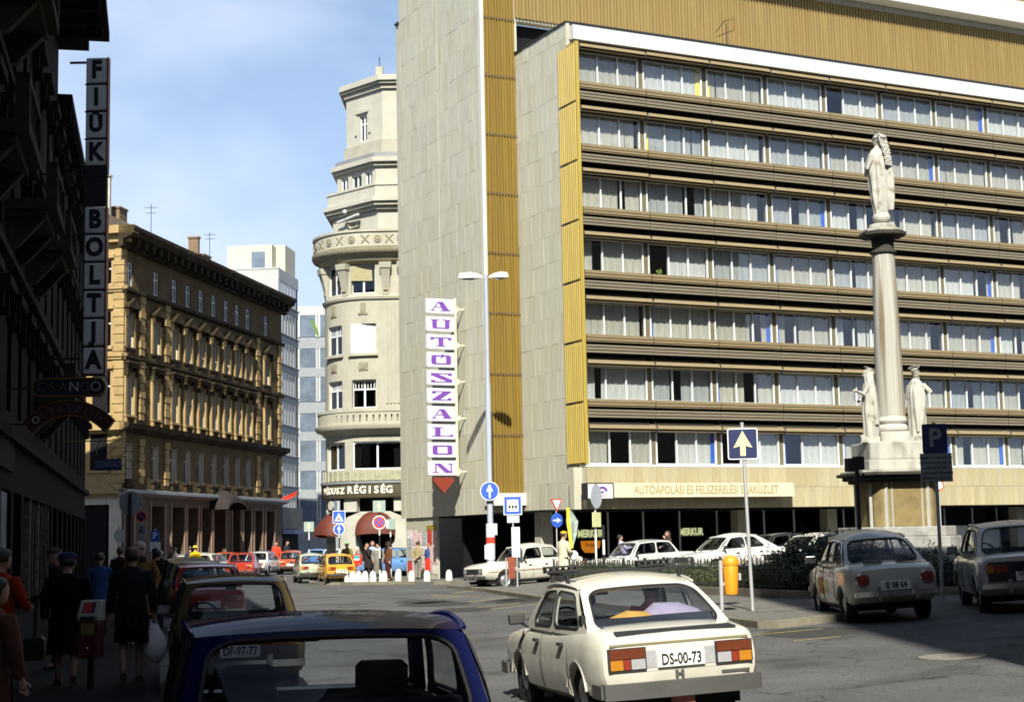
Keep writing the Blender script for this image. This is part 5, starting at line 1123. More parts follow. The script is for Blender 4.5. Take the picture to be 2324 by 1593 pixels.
    if plate is not None:
        pz = .66 if sp['tail'] == 'skoda' else (.60 if sp['tail'] != 'round' else .575); yp = yr - (.035 if sp['tail'] == 'skoda' else .03)
        po = MB().box(-.235, .235, yp, yp + .05, pz - .065, pz + .075).build('number_plate', m_plate, root, bevel=.008)
        if plate: text(plate, .145, m_ink, po, (0, yp - .004, pz + .004), 0, name='plate_number', sx=.72, ext=.002, bold=.003)
        if front:
            po = MB().box(-.2, .2, yf - .02, yf + .06, .6, .74).build('number_plate', m_plate, root, bevel=.008)
            text(front, .145, m_ink, po, (0, yf + .064, .67), pi, name='plate_number', sx=.58, ext=.002, bold=.006)
            po.location.y = .06
    MB().box(-st_[-2][1] * .9, st_[-2][1] * .9, yf - .03, yf + .006, .57, .76).build('grille', m_black, root)
    wp = MB()
    for q in (.2, .62): wp.tube([PF(1 - q, .03) + V((0, .02, 0)), PF(1 - q - .02, .05) + V((0, .03, .01)), PF(1 - q - .26, .14) + V((0, .02, .01))], .008, 4)
    wp.build('wipers', m_black, root)
    return root
# ------------------------------------------------------------------ people
m_skin = mat('skin', (.46, .27, .19), .6, noise=.08); m_shoe = mat('dark_shoe', (.02, .017, .015), .5)
CLOTH = {}
def cloth(name, c): return mat(name, c, .9, noise=.14, ns=7, bump=.15, bs=60)
m_hair = {'brown': mat('brown_hair', (.06, .035, .02), .6, noise=.3, ns=30), 'dark': mat('dark_hair', (.015, .012, .01), .6, noise=.3, ns=30), 'grey': mat('grey_hair', (.42, .41, .39), .7, noise=.25, ns=30), 'ginger': mat('ginger_hair', (.3, .12, .03), .7, noise=.3, ns=30), 'fair': mat('fair_hair', (.5, .38, .2), .7, noise=.2, ns=30)}
def skin_mesh(name, verts, edges, radii, sub=1):
    me = bpy.data.meshes.new(name); me.from_pydata(verts, edges, []); o = bpy.data.objects.new(name, me); COL.objects.link(o)
    s = o.modifiers.new('skin', 'SKIN'); s.use_smooth_shade = True; s.branch_smoothing = .4
    if not me.skin_vertices: me.skin_vertices.new(name='')
    for i, r in enumerate(radii):
        d = me.skin_vertices[0].data[i]; d.radius = r if isinstance(r, tuple) else (r, r); d.use_root = (i == 0)
    u = o.modifiers.new('sub', 'SUBSURF'); u.levels = sub; u.render_levels = sub
    dg = bpy.context.evaluated_depsgraph_get(); dg.update(); out_ = bpy.data.meshes.new_from_object(o.evaluated_get(dg)); bpy.data.objects.remove(o); bpy.data.meshes.remove(me)
    out_.name = name; return out_
def head_geo(b, c, s, f):
    """head with chin, nose and ears around c, facing direction f (angle about z); s = head height"""
    m = MB(); rings = []
    for z, rx, ry, cy in ((-.5, .16, .17, .06), (-.44, .24, .26, .075), (-.3, .31, .34, .04), (-.1, .345, .4, .01), (.1, .36, .43, -.01), (.28, .34, .41, -.025), (.42, .24, .3, -.03), (.5, .08, .1, -.03)):
        rings.append([(rx * cos(2 * pi * k / 12), cy + ry * sin(2 * pi * k / 12), z) for k in range(12)])
    m.loft(rings); m.loft([[(-.035, .38, .08), (.035, .38, .08), (0, .41, .08)], [(-.06, .37, -.12), (.06, .37, -.12), (0, .53, -.1)], [(-.05, .36, -.16), (.05, .36, -.16), (0, .42, -.16)]])
    for sx in (-1, 1): m.loft([[(sx * (.33 + q), y_, z_) for y_, z_ in ((-.06, -.13), (.05, -.12), (.06, .06), (-.05, .08))] for q in (0, .07)])
    m.box(-.13, .13, .34, .395, -.265, -.24)                                   # lips
    for sx in (-1, 1): m.box(sx * .14 - .06, sx * .14 + .06, .34, .40, .055, .085)  # brows
    m.xf(Matrix.Translation(c) @ Matrix.Rotation(f, 4, 'Z') @ Matrix.Scale(s, 4)); b.join(m)
def hand_geo(b, w_, d, side):
    """palm, four fingers of unequal length and a thumb, slightly curled; w_ wrist, d forearm direction"""
    d = Vector(d).normalized(); a = Vector((0, 1, 0)); a = (a - d * a.dot(d)).normalized(); n = d.cross(a) * side; w_ = Vector(w_)
    b.tube([w_ - d * .02, w_ + d * .03, w_ + d * .085], [.024, .034, .032], 8, flat=1)
    for k, l in enumerate((.062, .072, .068, .052)):
        p = w_ + d * .075 + a * (.027 - .018 * k); b.tube([p, p + d * l * .5 + n * .006, p + d * l * .85 + n * .025, p + d * l * .95 + n * .045], [.0095, .009, .008, .006], 5)
    p = w_ + d * .03 + a * .026; b.tube([p, p + d * .03 + a * .022 + n * .012, p + d * .058 + a * .026 + n * .024], [.012, .011, .008], 5)
ARM = {'down': ((.24, .02, 1.12), (.25, .07, .88)), 'bag': ((.25, .0, 1.13), (.27, .04, .88)), 'pocket': ((.28, -.04, 1.13), (.22, .10, .95)), 'cross': ((.25, .08, 1.14), (.02, .2, 1.14)), 'face': ((.24, .16, 1.15), (.08, .2, 1.45)), 'hold': ((.25, .06, 1.13), (.12, .28, 1.1)), 'swing': ((.26, .1, 1.14), (.25, .26, .96)), 'back': ((.26, -.1, 1.14), (.25, -.15, .9)), 'behind': ((.27, -.1, 1.14), (.08, -.2, .98)), 'wheel': ((.26, .18, 1.15), (.2, .44, 1.22))}
def person(label, x, y, heading, h=1.72, arms=('down', 'down'), top=None, top_hem=.95, legs=None, skirt=None, hair='brown', hairlen=0, hat=None, stride=.0, turn=0, z=None, width=1.0, sit=False, group=None, look=0, collar=None, scarf=None, stripes=None, lean=0, glasses=False, loc=None):
    z = gz(x) + .12 if z is None else z
    root = thing('person', label, 'person', loc or (x, y, z), heading, group); s = h / 1.72; root.scale = (s * width, s * width, s)
    V = Vector; LT = Matrix.Rotation(lean, 4, 'X')
    def ap(p): return V(p) if V(p).z < .93 else LT @ (V(p) - V((0, 0, .93))) + V((0, 0, .93))
    pel, ch, nk, hd = V((0, 0, .95)), ap((0, 0, 1.25)), ap((0, -.01, 1.47)), ap((0, .015, 1.6))
    vs = [pel, V((0, 0, 1.08)), ch, nk, hd]; es = [(0, 1), (1, 2), (2, 3), (3, 4)]; rs = [(.145, .11), (.13, .1), (.15, .105), (.055, .055), (.06, .065)]
    hands = []; armp = []
    for sd_, nm in ((-1, arms[0]), (1, arms[1])):
        e, w_ = ARM[nm]; sh = ap((sd_ * .185, 0, 1.39)); e = ap((sd_ * e[0], e[1], e[2])); w_ = ap((sd_ * w_[0], w_[1], w_[2])); i = len(vs)
        vs += [sh, e, w_]; es += [(2, i), (i, i + 1), (i + 1, i + 2)]; rs += [.058, .043, .027]; hands.append((w_, w_ - e, sd_)); armp.append((sh, e, w_))
    legp = []
    for sd_ in (-1, 1):
        if sit: hp_, kn, an, to = V((sd_ * .1, .02, .93)), V((sd_ * .13, .42, .95)), V((sd_ * .13, .5, .52)), V((sd_ * .13, .68, .48))
        else:
            q = stride * sd_; hp_, kn, an = V((sd_ * .09, 0, .9)), V((sd_ * .095, q * .5 + .03, .5)), V((sd_ * .09, q - .03, .09)); to = an + V((sd_ * .02, .16, -.06))
            if q < -.08: an = an + V((0, 0, .05)); to = an + V((0, .13, -.11))
        i = len(vs); vs += [hp_, kn, an, to]; es += [(0, i), (i, i + 1), (i + 1, i + 2), (i + 2, i + 3)]; rs += [.085, .058, .038, .03]; legp.append((hp_, kn, an, to))
    me = skin_mesh('body', vs, es, rs); bm = bmesh.new(); bm.from_mesh(me); bpy.data.meshes.remove(me)
    b = MB(); b.v = [tuple(v.co) for v in bm.verts]; bm.verts.ensure_lookup_table(); b.f = [tuple(v.index for v in f.verts) for f in bm.faces]; b.m = [0] * len(b.f); bm.free()
    hc = hd + V((0, .02, .03)); head_geo(b, hc, .24, look)
    for w_, d, sd_ in hands: hand_geo(b, w_, d, sd_)
    b.build('body', m_skin, root, smooth=60)
    if top is not None:
        c = MB(); rings = []
        prof = [(top_hem, .215 if top_hem < .8 else .185, .165 if top_hem < .8 else .135), (.95, .185, .14), (1.1, .17, .125), (1.25, .195, .135), (1.36, .2, .115), (1.42, .15, .09), (1.49, .07, .068)]
        prof = [p for k, p in enumerate(prof) if k == 0 or p[0] > top_hem + .03]
        for zz, rx, ry in prof:
            ring = []
            for k in range(18):
                a = 2 * pi * k / 18; fo = 1 + (.05 * sin(5 * a + zz * 3) if zz < .95 else .015 * sin(4 * a + zz * 9)); p = V((rx * fo * cos(a), ry * fo * sin(a), zz)); ring.append(ap(p) if zz > .93 else p)
            rings.append(ring)
        c.loft(rings, mi=0)
        for sh, e, w_ in armp:
            up = V((sh.x * .6, sh.y, sh.z - .03)); wr = e + (w_ - e) * .93
            c.tube([up, sh, sh + (e - sh) * .5, e, e + (wr - e) * .5, wr], [.07, .072, .07, .062, .054, .05], 9)
        mats_ = [top]
        if collar is not None: mats_.append(collar); c.loft([[ap((r * cos(2 * pi * k / 14), r * .9 * sin(2 * pi * k / 14), zz)) for k in range(14)] for r, zz in ((.10, 1.43), (.085, 1.5), (.1, 1.46), (.135, 1.41))], mi=1)
        c.build('coat' if top_hem < .85 else 'jacket', mats_, root, smooth=65)
        if stripes:
            for zz0, zz1, mm in stripes:
                def rr_(zz): 
                    for (a0, x0, y0), (a1, x1, y1) in zip(prof, prof[1:]):
                        if a0 <= zz <= a1: t = (zz - a0) / (a1 - a0); return x0 + (x1 - x0) * t + .012, y0 + (y1 - y0) * t + .012
                    return .2, .14
                MB().loft([[ap((rr_(zz)[0] * cos(2 * pi * k / 18), rr_(zz)[1] * sin(2 * pi * k / 18), zz)) for k in range(18)] for zz in (zz0, (zz0 + zz1) / 2, zz1)], caps=False).build('stripe', mm, root, smooth=60)
    if legs is not None:
        c = MB(); 
        for hp_, kn, an, to in legp: c.tube([hp_ + V((0, 0, .06)), hp_ + (kn - hp_) * .4, kn, kn + (an - kn) * .6, an + V((0, 0, -.03))], [.105, .098, .075, .068, .07], 10)
        if not sit: c.loft([[(rx * cos(2 * pi * k / 14), ry * sin(2 * pi * k / 14), zz) for k in range(14)] for zz, rx, ry in ((.82, .17, .125), (.92, .18, .13), (1.02, .165, .12))])
        c.build('trousers', legs, root, smooth=60)
    if skirt is not None:
        hem, m_ = skirt; MB().loft([[(r * 1.15 * (1 + .05 * sin(6 * a_)) * cos(a_), r * (1 + .05 * sin(6 * a_)) * sin(a_), zz) for a_ in [2 * pi * k / 20 for k in range(20)]] for zz, r in ((hem, .19), (.75, .17), (.92, .155), (1.04, .12))]).build('skirt', m_, root, smooth=60)
    for hp_, kn, an, to in legp:
        d = V((to.x - an.x, to.y - an.y, 0)).normalized(); p = an + V((0, 0, -.05)); q = V((an.x, an.y, an.z - .09 + .035)) if not sit else an
        tilt_ = (to.z - an.z + .06) * .6
        MB().loft([[p + d * t + V((d.y * w_, -d.x * w_, zz + t * tilt_ * 4)) for w_, zz in ((-wd, -.04), (wd, -.04), (wd, hh), (-wd, hh))] for t, wd, hh in ((-.07, .03, .03), (0, .04, .05), (.08, .042, .015), (.16, .038, -.005), (.2, .02, -.02))]).build('shoe', m_shoe, root, smooth=50)
    if hair:
        c = MB(); f = Matrix.Translation(hc) @ Matrix.Rotation(look, 4, 'Z') @ Matrix.Scale(.24, 4)
        t = MB(); rings = []
        for zz, r, sh_ in ((-.16 - hairlen, .3 + .08 * min(1, hairlen * 2), .06), (-.05, .385, .09), (.12, .40, .05), (.3, .375, .0), (.44, .27, -.02), (.53, .08, -.03)):
            rg = []
            for k in range(16):
                a = 2 * pi * k / 16; fr = max(0, sin(a)); yy = r * 1.14 * sin(a) * (1 - (.36 if zz < .2 else .06) * fr) - sh_ * 1.0 - (.04 if zz < .2 else 0); rg.append((r * cos(a) * (1 + .04 * sin(7 * a + zz * 20)), yy, zz))
            rings.append(rg)
        t.loft(rings); t.xf(f); c.join(t); c.build('hair', m_hair[hair], root, smooth=70)
    if hat:
        kind, mm = hat; f = Matrix.Translation(hc) @ Matrix.Rotation(look, 4, 'Z') @ Matrix.Scale(.24, 4); t = MB()
        if kind == 'cap': t.lathe([(.44, .16), (.47, .26), (.42, .4), (.2, .52), (0, .54)], 14); t.loft([[(-.28, .36, .18), (.28, .36, .18), (.28, .36, .22), (-.28, .36, .22)], [(-.2, .66, .14), (.2, .66, .14), (.2, .66, .17), (-.2, .66, .17)]])
        elif kind == 'brim': t.lathe([(.6, .17), (.62, .2), (.42, .24), (.4, .5), (.25, .58), (0, .56)], 16)
        else: t.lathe([(.4, -.02), (.43, .12), (.46, .3), (.4, .5), (.2, .6), (0, .62)], 14)
        t.xf(f).build('hat', mm, root, smooth=50)
    if glasses:
        f = Matrix.Translation(hc) @ Matrix.Rotation(look, 4, 'Z') @ Matrix.Scale(.24, 4); t = MB()
        for sx in (-1, 1): t.box(sx * .16 - .1, sx * .16 + .1, .4, .43, -.05, .08).box(sx * .36 - .01, sx * .36 + .01, -.05, .41, .02, .05)
        t.xf(f).build('spectacles', m_black, root)
    return root
def wrist(root, side, arms_):           # where a hanging hand is, for things it holds
    e, w_ = ARM[arms_]; h = root.scale; a = root.rotation_euler[2]; p = Vector((side * w_[0] * h[0], (w_[1] + .02) * h[1], (w_[2] - .1) * h[2])); p.rotate(Matrix.Rotation(a, 3, 'Z')); return Vector(root.location) + p

# ------------------------------------------------------------------ the votive column with its statues
m_mstone = mat('weathered_white_stone', (.42, .415, .37), .85, noise=.16, ns=2.2, stretch=(1, 1, .35), spots=((.14, .125, .085), 1.3, .56, .6), bump=.25, bs=14)
m_mcol = mat('streaked_column_stone', (.38, .37, .33), .8, noise=.22, ns=2.0, stretch=(3.2, 3.2, .06), spots=((.17, .12, .055), 1.5, .53, .85), bump=.08)
m_sooty = mat('soot_blackened_stone', (.055, .05, .042), .9, noise=.3, ns=3, bump=.2)
m_ochp = mat('ochre_stained_panel', (.22, .17, .08), .85, noise=.2, ns=2, spots=((.10, .08, .05), 1.4, .55, .7))
MX, MY, MZ = 11.92, 50.0, .36
mon = thing('votive_column', 'tall white stone column on a stepped octagonal pedestal in front of the office block', 'monument', (MX, MY, MZ), radians(8))
def oct_(r, c=.42): return [(sx * a, sy * b_) for sx, sy, a, b_ in ((1, -1, r * c, r), (1, -1, r, r * c), (1, 1, r, r * c), (1, 1, r * c, r), (-1, 1, r * c, r), (-1, 1, r, r * c), (-1, -1, r, r * c), (-1, -1, r * c, r))]
for r, z0, z1, m in ((2.25, -.3, .62, m_mstone), (1.95, .62, 1.02, m_mstone), (1.68, 1.02, 1.36, m_mstone), (1.56, 1.36, 1.66, m_mstone)): MB().prism(oct_(r, .62), z0, z1).build('step', mat('grey_step_stone', (.3, .3, .275), .9, noise=.2, ns=2, spots=((.13, .12, .1), 1.2, .56, .6), bump=.2, bs=14), mon, bevel=.03)
MB().prism(oct_(1.02, .8), 1.66, 3.1).build('pedestal', m_ochp, mon, bevel=.02)
for k in range(4):
    a = pi / 4 + k * pi / 2; MB().prism([(-.3, -.16), (.3, -.16), (.26, .16), (-.26, .16)], 1.66, 3.1).build('pilaster', m_mstone, mon, (1.08 * cos(a), 1.08 * sin(a), 0), rot=(0, 0, a + pi / 2))
    for s_ in (-1, 1): MB().box(-.06, .06, -.06, .06, 1.66, 3.1).build('moulding', m_mstone, mon, (1.02 * cos(a) + s_ * .34 * cos(a + pi / 2), 1.02 * sin(a) + s_ * .34 * sin(a + pi / 2), 0), rot=(0, 0, a))
for r, z0, z1 in ((1.2, 3.02, 3.12), (1.35, 3.12, 3.24), (1.5, 3.24, 3.34)): MB().prism(oct_(r, .72), z0, z1).build('cornice', m_sooty, mon, bevel=.02)
MB().prism(oct_(1.4, .72), 3.34, 3.40).build('cornice', m_mstone, mon)
MB().prism(oct_(1.12, .78), 3.40, 3.72).build('plinth', m_mstone, mon, bevel=.03); MB().prism(oct_(1.06, .78), 3.72, 4.28).build('plinth', m_mstone, mon, bevel=.04)
MB().prism(oct_(.56, .9), 4.28, 4.62).build('column_base', m_mstone, mon, bevel=.02)
MB().lathe([(.5, 4.62), (.56, 4.66), (.57, 4.74), (.52, 4.8), (.46, 4.86), (.50, 4.9), (.52, 4.97), (.48, 5.02), (.45, 5.1)], 28).build('column_base', m_mstone, mon, smooth=40)
sh_ = MB(); rings = []
for k in range(20):
    z = 5.08 + k * (10.36 - 5.08) / 19; r = .45 - .10 * (k / 19) ** 1.3; rings.append([(r * (1 - .035 * (j % 2)) * cos(2 * pi * j / 32), r * (1 - .035 * (j % 2)) * sin(2 * pi * j / 32), z) for j in range(32)])
sh_.loft(rings).build('shaft', m_mcol, mon, smooth=60)
MB().lathe([(.36, 10.3), (.42, 10.33), (.42, 10.39), (.36, 10.42), (.34, 10.48), (.36, 10.78), (.5, 10.86)], 24).build('capital', m_sooty, mon, smooth=40)
MB().prism(oct_(.68, .5), 10.86, 11.0).build('abacus', m_sooty, mon, bevel=.03); MB().prism(oct_(.6, .5), 11.0, 11.08).build('abacus', m_mstone, mon)
MB().lathe([(.44, 11.08), (.44, 11.22), (.38, 11.26)], 20).build('statue_base', m_mstone, mon)
m_stat = mat('statue_stone', (.44, .43, .38), .85, noise=.15, ns=3, spots=((.17, .14, .085), 2.6, .55, .7), bump=.4, bs=16)
def drape(b, prof, folds=9, amp=.06, n=48, cx=0, cy=0, seed=0):
    rings = []
    for z, rx, ry, dx, dy in prof:
        rings.append([(cx + dx + rx * (1 + 1.5 * amp * sin(folds * a + z * 1.3 + seed) + amp * sin((folds * 2 - 3) * a - z * 2.1)) * cos(a), cy + dy + ry * (1 + amp * sin(folds * a + z * 1.3 + seed)) * sin(a), z) for a in [2 * pi * k / n for k in range(n)]])
    b.loft(rings)
def halo(b, c, r, tilt): b.tube([Vector(c) + Matrix.Rotation(tilt, 3, 'X') @ Vector((r * cos(2 * pi * k / 20), r * sin(2 * pi * k / 20), 0)) for k in range(21)], .018, 5)
ms = thing('mary_statue', 'stone woman with long curled hair and ring halo on top of the column', 'statue', (MX, MY, MZ + 11.26), radians(40)); ms.scale = (.9, .9, .86)
b = MB().sphere((0, 0, .26), (.32, .32, .28), 16, 10)
drape(b, [(.38, .26, .24, 0, 0), (.6, .30, .26, 0, 0), (1.0, .36, .3, 0, .02), (1.6, .40, .33, 0, .02), (2.1, .44, .33, .0, 0), (2.5, .42, .3, 0, 0), (2.78, .34, .24, 0, 0), (2.95, .14, .13, 0, 0), (3.05, .1, .1, 0, 0)], 8, .06)
drape(b, [(.55, .1, .3, .2, -.08), (1.0, .2, .36, .2, -.06), (1.8, .26, .4, .2, -.04), (2.6, .3, .34, .1, 0), (2.85, .2, .2, .02, 0)], 6, .07, seed=2)
head_geo(b, (0, .02, 3.2), .42, .3)
for sd_ in (-1, 1): b.tube([(sd_ * .36, 0, 2.62), (sd_ * .47, .14, 2.12), (sd_ * .2, .44, 1.95)], [.13, .12, .06], 10); hand_geo(b, (sd_ * .17, .42, 1.95), (-sd_ * .4, .8, .25), sd_)
b.build('figure', m_stat, ms, smooth=55)
hb = MB()
for k in range(14):
    for j in range(7): hb.sphere(((j - 3) * .062 * (1 - .02 * k) + random.uniform(-.015, .015), -.19 - .03 * k * .5 + .025 * (j % 2) - (.05 if k > 4 else 0), 3.36 - .088 * k + random.uniform(-.02, .02)), (.045, .05, .052), 6, 4)
hb.sphere((0, -.04, 3.27), (.19, .22, .2), 12, 8); hb.build('curled_hair', m_stat, ms, smooth=60)
hm = MB(); halo(hm, (0, -.06, 3.44), .28, .7); hm.build('halo', m_iron, ms)
def saint(label, x, y, rz, veil, arms_):
    p = thing('saint_statue', label, 'statue', (MX, MY, MZ + 4.28), rz); p.location = Vector((MX, MY, MZ + 4.28)) + Vector((x, y, 0)); b = MB().box(-.3, .3, -.28, .28, 0, .16)
    drape(b, [(.16, .27, .24, 0, 0), (.5, .26, .22, 0, 0), (1.0, .27, .22, 0, .02), (1.4, .27, .2, 0, 0), (1.75, .26, .18, 0, 0), (1.88, .16, .13, 0, 0), (1.98, .075, .075, 0, 0)], 7, .075)
    drape(b, [(.3, .1, .2, .12, -.05), (.9, .2, .24, .1, -.03), (1.5, .24, .22, .06, 0), (1.82, .15, .14, .03, 0)], 5, .09, seed=1)
    head_geo(b, (0, .03, 2.14), .31, .2)
    for sd_, (e, w_) in zip((-1, 1), arms_): b.tube([(sd_ * .24, 0, 1.76), e, w_], [.085, .075, .042], 9); hand_geo(b, w_, Vector(w_) - Vector(e), sd_)
    if veil: drape(b, [(.55, .22, .1, 0, -.17), (1.2, .27, .14, 0, -.12), (1.75, .27, .17, 0, -.04), (2.0, .15, .15, 0, -.02), (2.2, .15, .17, 0, -.01), (2.31, .07, .08, 0, -.01)], 6, .05)
    else: b.sphere((0, -.0, 2.2), (.125, .15, .12), 10, 6).sphere((0, .12, 2.0), (.07, .06, .09), 8, 6)
    for sd_ in (-1, 1): b.sphere((sd_ * .1, .22, .19), (.06, .13, .05), 8, 5)
    b.build('figure', m_stat, p, smooth=55); hm = MB(); halo(hm, (0, -.05, 2.32), .17, .35); hm.build('halo', m_iron, p); return p
saint('veiled stone saint standing left of the column foot with raised hands', -.78, -.55, radians(75), True, (((-.3, .14, 1.5), (-.1, .4, 1.62)), ((.3, .12, 1.42), (.08, .36, 1.3))))
saint('bearded stone saint standing right of the column foot with an arm across his chest', .69, -.55, radians(-45), False, (((-.34, .02, 1.4), (-.22, .2, 1.12)), ((.42, .1, 1.55), (.08, .3, 1.62))))
# ------------------------------------------------------------------ street furniture
m_pole = mat('grey_galvanised', (.42, .43, .44), .5, .2, noise=.12, ns=3, stretch=(3, 3, .5)); m_blue_s = mat('blue_sign_face', (.03, .10, .48), .45, noise=.05); m_navy = mat('navy_sign_face', (.012, .02, .085), .45, noise=.08)
m_wsign = mat('white_sign_face', (.76, .77, .77), .45, noise=.05); m_rsign = mat('red_sign_face', (.55, .05, .025), .45, noise=.06); m_ysign = mat('pale_yellow_sign', (.72, .72, .36), .5, noise=.05); m_gback = mat('grey_sign_back', (.22, .24, .24), .6, noise=.1)
m_orange = mat('orange_plastic', (.75, .29, .015), .45, noise=.07, ns=4); m_rust = mat('rusty_red_tin', (.22, .05, .02), .7, noise=.2, ns=5); m_greens = mat('grey_green_sign', (.27, .35, .31), .6, noise=.06)
def disc(r, y0, y1, n=28): return MB().lathe([(0, -y1), (r, -y1), (r, -y0), (0, -y0)], n).xf(Matrix.Rotation(-pi / 2, 4, 'X') @ Matrix.Rotation(pi, 4, 'X')) if False else MB().prismy([(r * cos(2 * pi * k / n), r * sin(2 * pi * k / n)) for k in range(n)], y0, y1)
def rrect(w_, h, r=.03, n=4):
    p = []
    for cx, cz, a in ((w_ / 2 - r, -h / 2 + r, -pi / 2), (w_ / 2 - r, h / 2 - r, 0), (-w_ / 2 + r, h / 2 - r, pi / 2), (-w_ / 2 + r, -h / 2 + r, pi)):
        p += [(cx + r * cos(a + pi / 2 * k / n), cz + r * sin(a + pi / 2 * k / n)) for k in range(n + 1)]
    return p
def shift(b, z, x=0): return b.xf(Matrix.Translation((x, 0, z)))
UPA = [(-.06, -.5), (.06, -.5), (.06, .02), (.17, -.06), (.235, .0), (0, .5), (-.235, .0), (-.17, -.06), (-.06, .02)]
def arrow(parent, z, s, m, y=-.034, rot=0):
    b = MB().prismy([(x * s, zz * s) for x, zz in UPA], y - .004, y)
    b.xf(Matrix.Translation((0, 0, z)) @ Matrix.Rotation(rot, 4, 'Y')).build('arrow', m, parent)
def pole(parent, h, r=.03, m=None, lean=(0, 0), stripes=False, y=.02):
    b = MB()
    if stripes:
        n = int(h / .45)
        for k in range(n): b.tube([(0, y, h * k / n), (0, y, h * (k + 1) / n)], r, 8, mi=k % 2)
        return b.build('pole', [m_wsign, m_ink], parent, smooth=50)
    return b.tube([(0, y, 0), (lean[0] * .5, y, h * .5), (lean[0], y, h)], r, 10).build('pole', m or m_pole, parent, smooth=50)
def sign_at(name, label, x, y, rz=0, off=.12, cat='road sign', group=None): return thing(name, label, cat, (x, y, gz(x) + off), rz, group)
# big one-way arrow sign
s = sign_at('one_way_sign', 'large navy square sign with pale arrow on a tall grey pole at the island corner', 4.65, 31.7, -.08)
pole(s, 3.72, .035, lean=(-.08, 0)); zc = 3.29
shift(MB().prismy(rrect(.6, .62, .04), -.03, -.0), zc, -.08).build('sign_board', m_wsign, s); shift(MB().prismy(rrect(.56, .58, .035), -.034, -.03), zc, -.08).build('sign_face', m_navy, s)
a = MB().prismy([(x * .52 - .08, zz * .5 + zc + .01) for x, zz in [(-.1, -.5), (.1, -.5), (.1, -.1), (.36, -.18), (0, .5), (-.36, -.18), (-.1, -.1)]], -.039, -.035).build('arrow', m_ysign, s)
# street lamp with round arrow sign and bill-posted sleeve
lp = sign_at('street_lamp', 'tall twin headed pale lamp post carrying a round blue arrow sign', -1.01, 64.04, 0, cat='street lamp')
MB().tube([(0, 0, 0), (0, 0, 1.6)], .16, 14).tube([(0, 0, 1.55), (0, 0, 8)], .115, 14).tube([(0, 0, 8), (0, 0, 12.5)], .085, 14).build('pole', mat('pale_blue_grey_paint', (.36, .40, .46), .6, noise=.1, ns=2, stretch=(4, 4, .4)), lp, smooth=50)
for s_, wd in ((-1, .95), (1, .75)):
    z0 = 12.45; o = MB().loft([[(s_ * (.12 + x), y_, z0 + zz) for y_, zz in ((-w2, -.08), (w2, -.08), (w2 * .8, hh), (-w2 * .8, hh))] for x, w2, hh in ((0, .05, .0), (.2, .14, .1), (.5, .19, .16), (wd, .17, .12), (wd + .06, .08, .03))]).build('lamp_head', mat('cream_lamp_head', (.62, .61, .52), .5, noise=.1), lp)
    MB().loft([[(s_ * (.35 + x), y_, z0 - .08 - zz) for y_, zz in ((-.13, 0), (.13, 0), (.09, dp), (-.09, dp))] for x, dp in ((0, .02), (.2, .08), (wd - .35, .05))]).build('lamp_glass', m_clear, o)
d_ = shift(disc(.38, -.18, -.15), 3.7).build('sign_board', m_wsign, lp); shift(disc(.35, -.186, -.18), 3.7).build('sign_face', m_blue_s, lp); arrow(lp, 3.7, .56, m_wsign, -.187); MB().tube([(0, 0, 3.2), (0, 0, 3.28)], .135, 12).build('clamp', m_ink, lp)
sl = MB().lathe([(.172, .98), (.178, 1.6), (.172, 2.4)], 14, caps=False); sl.build('bill_sleeve', mat('torn_white_bills', (.68, .66, .68), .8, noise=.25, ns=7, spots=((.6, .12, .1), 5, .66, .8)), lp); MB().lathe([(.184, 1.62), (.184, 1.86)], 14, caps=False).build('red_band', m_rsign, lp)
MB().box(.12, .27, -.1, .1, 1.95, 2.4).build('notice', m_wsign, lp); MB().box(-.24, -.15, -.12, .06, 1.0, 1.55).build('notice', m_wsign, lp)
# tram stop sign
bs = sign_at('bus_stop_sign', 'square white stop sign with thick blue border above a white timetable box', -.09, 59, 0)
pole(bs, 3.2, .028); shift(MB().prismy(rrect(.68, .7, .02), -.03, 0), 2.96).build('sign_board', m_wsign, bs); b = MB()
for x0, x1, z0, z1 in ((-.31, .31, .22, .32), (-.31, .31, -.32, -.22), (-.31, -.21, -.22, .22), (.21, .31, -.22, .22)): b.box(x0, x1, -.036, -.031, 2.96 + z0, 2.96 + z1)
b.build('blue_border', m_blue_s, bs); b = MB()
for k in range(3): b.box(-.16 + k * .12, -.07 + k * .12, -.036, -.031, 2.88, 2.96).box(-.15 + k * .12, -.08 + k * .12, -.036, -.031, 2.84, 2.87)
b.build('tram_symbol', m_ink, bs)
MB().box(-.21, .23, -.03, 0, 2.33, 2.58).build('line_plate', m_wsign, bs); text('M M', .16, m_gback, bs, (.01, -.034, 2.45), 0, ext=.002, sx=1.1)
MB().box(-.06, .24, -.1, .0, 1.06, 2.16).build('timetable_box', m_wsign, bs); text('V', .09, m_gback, bs, (.09, -.104, 1.9), 0, ext=.002)
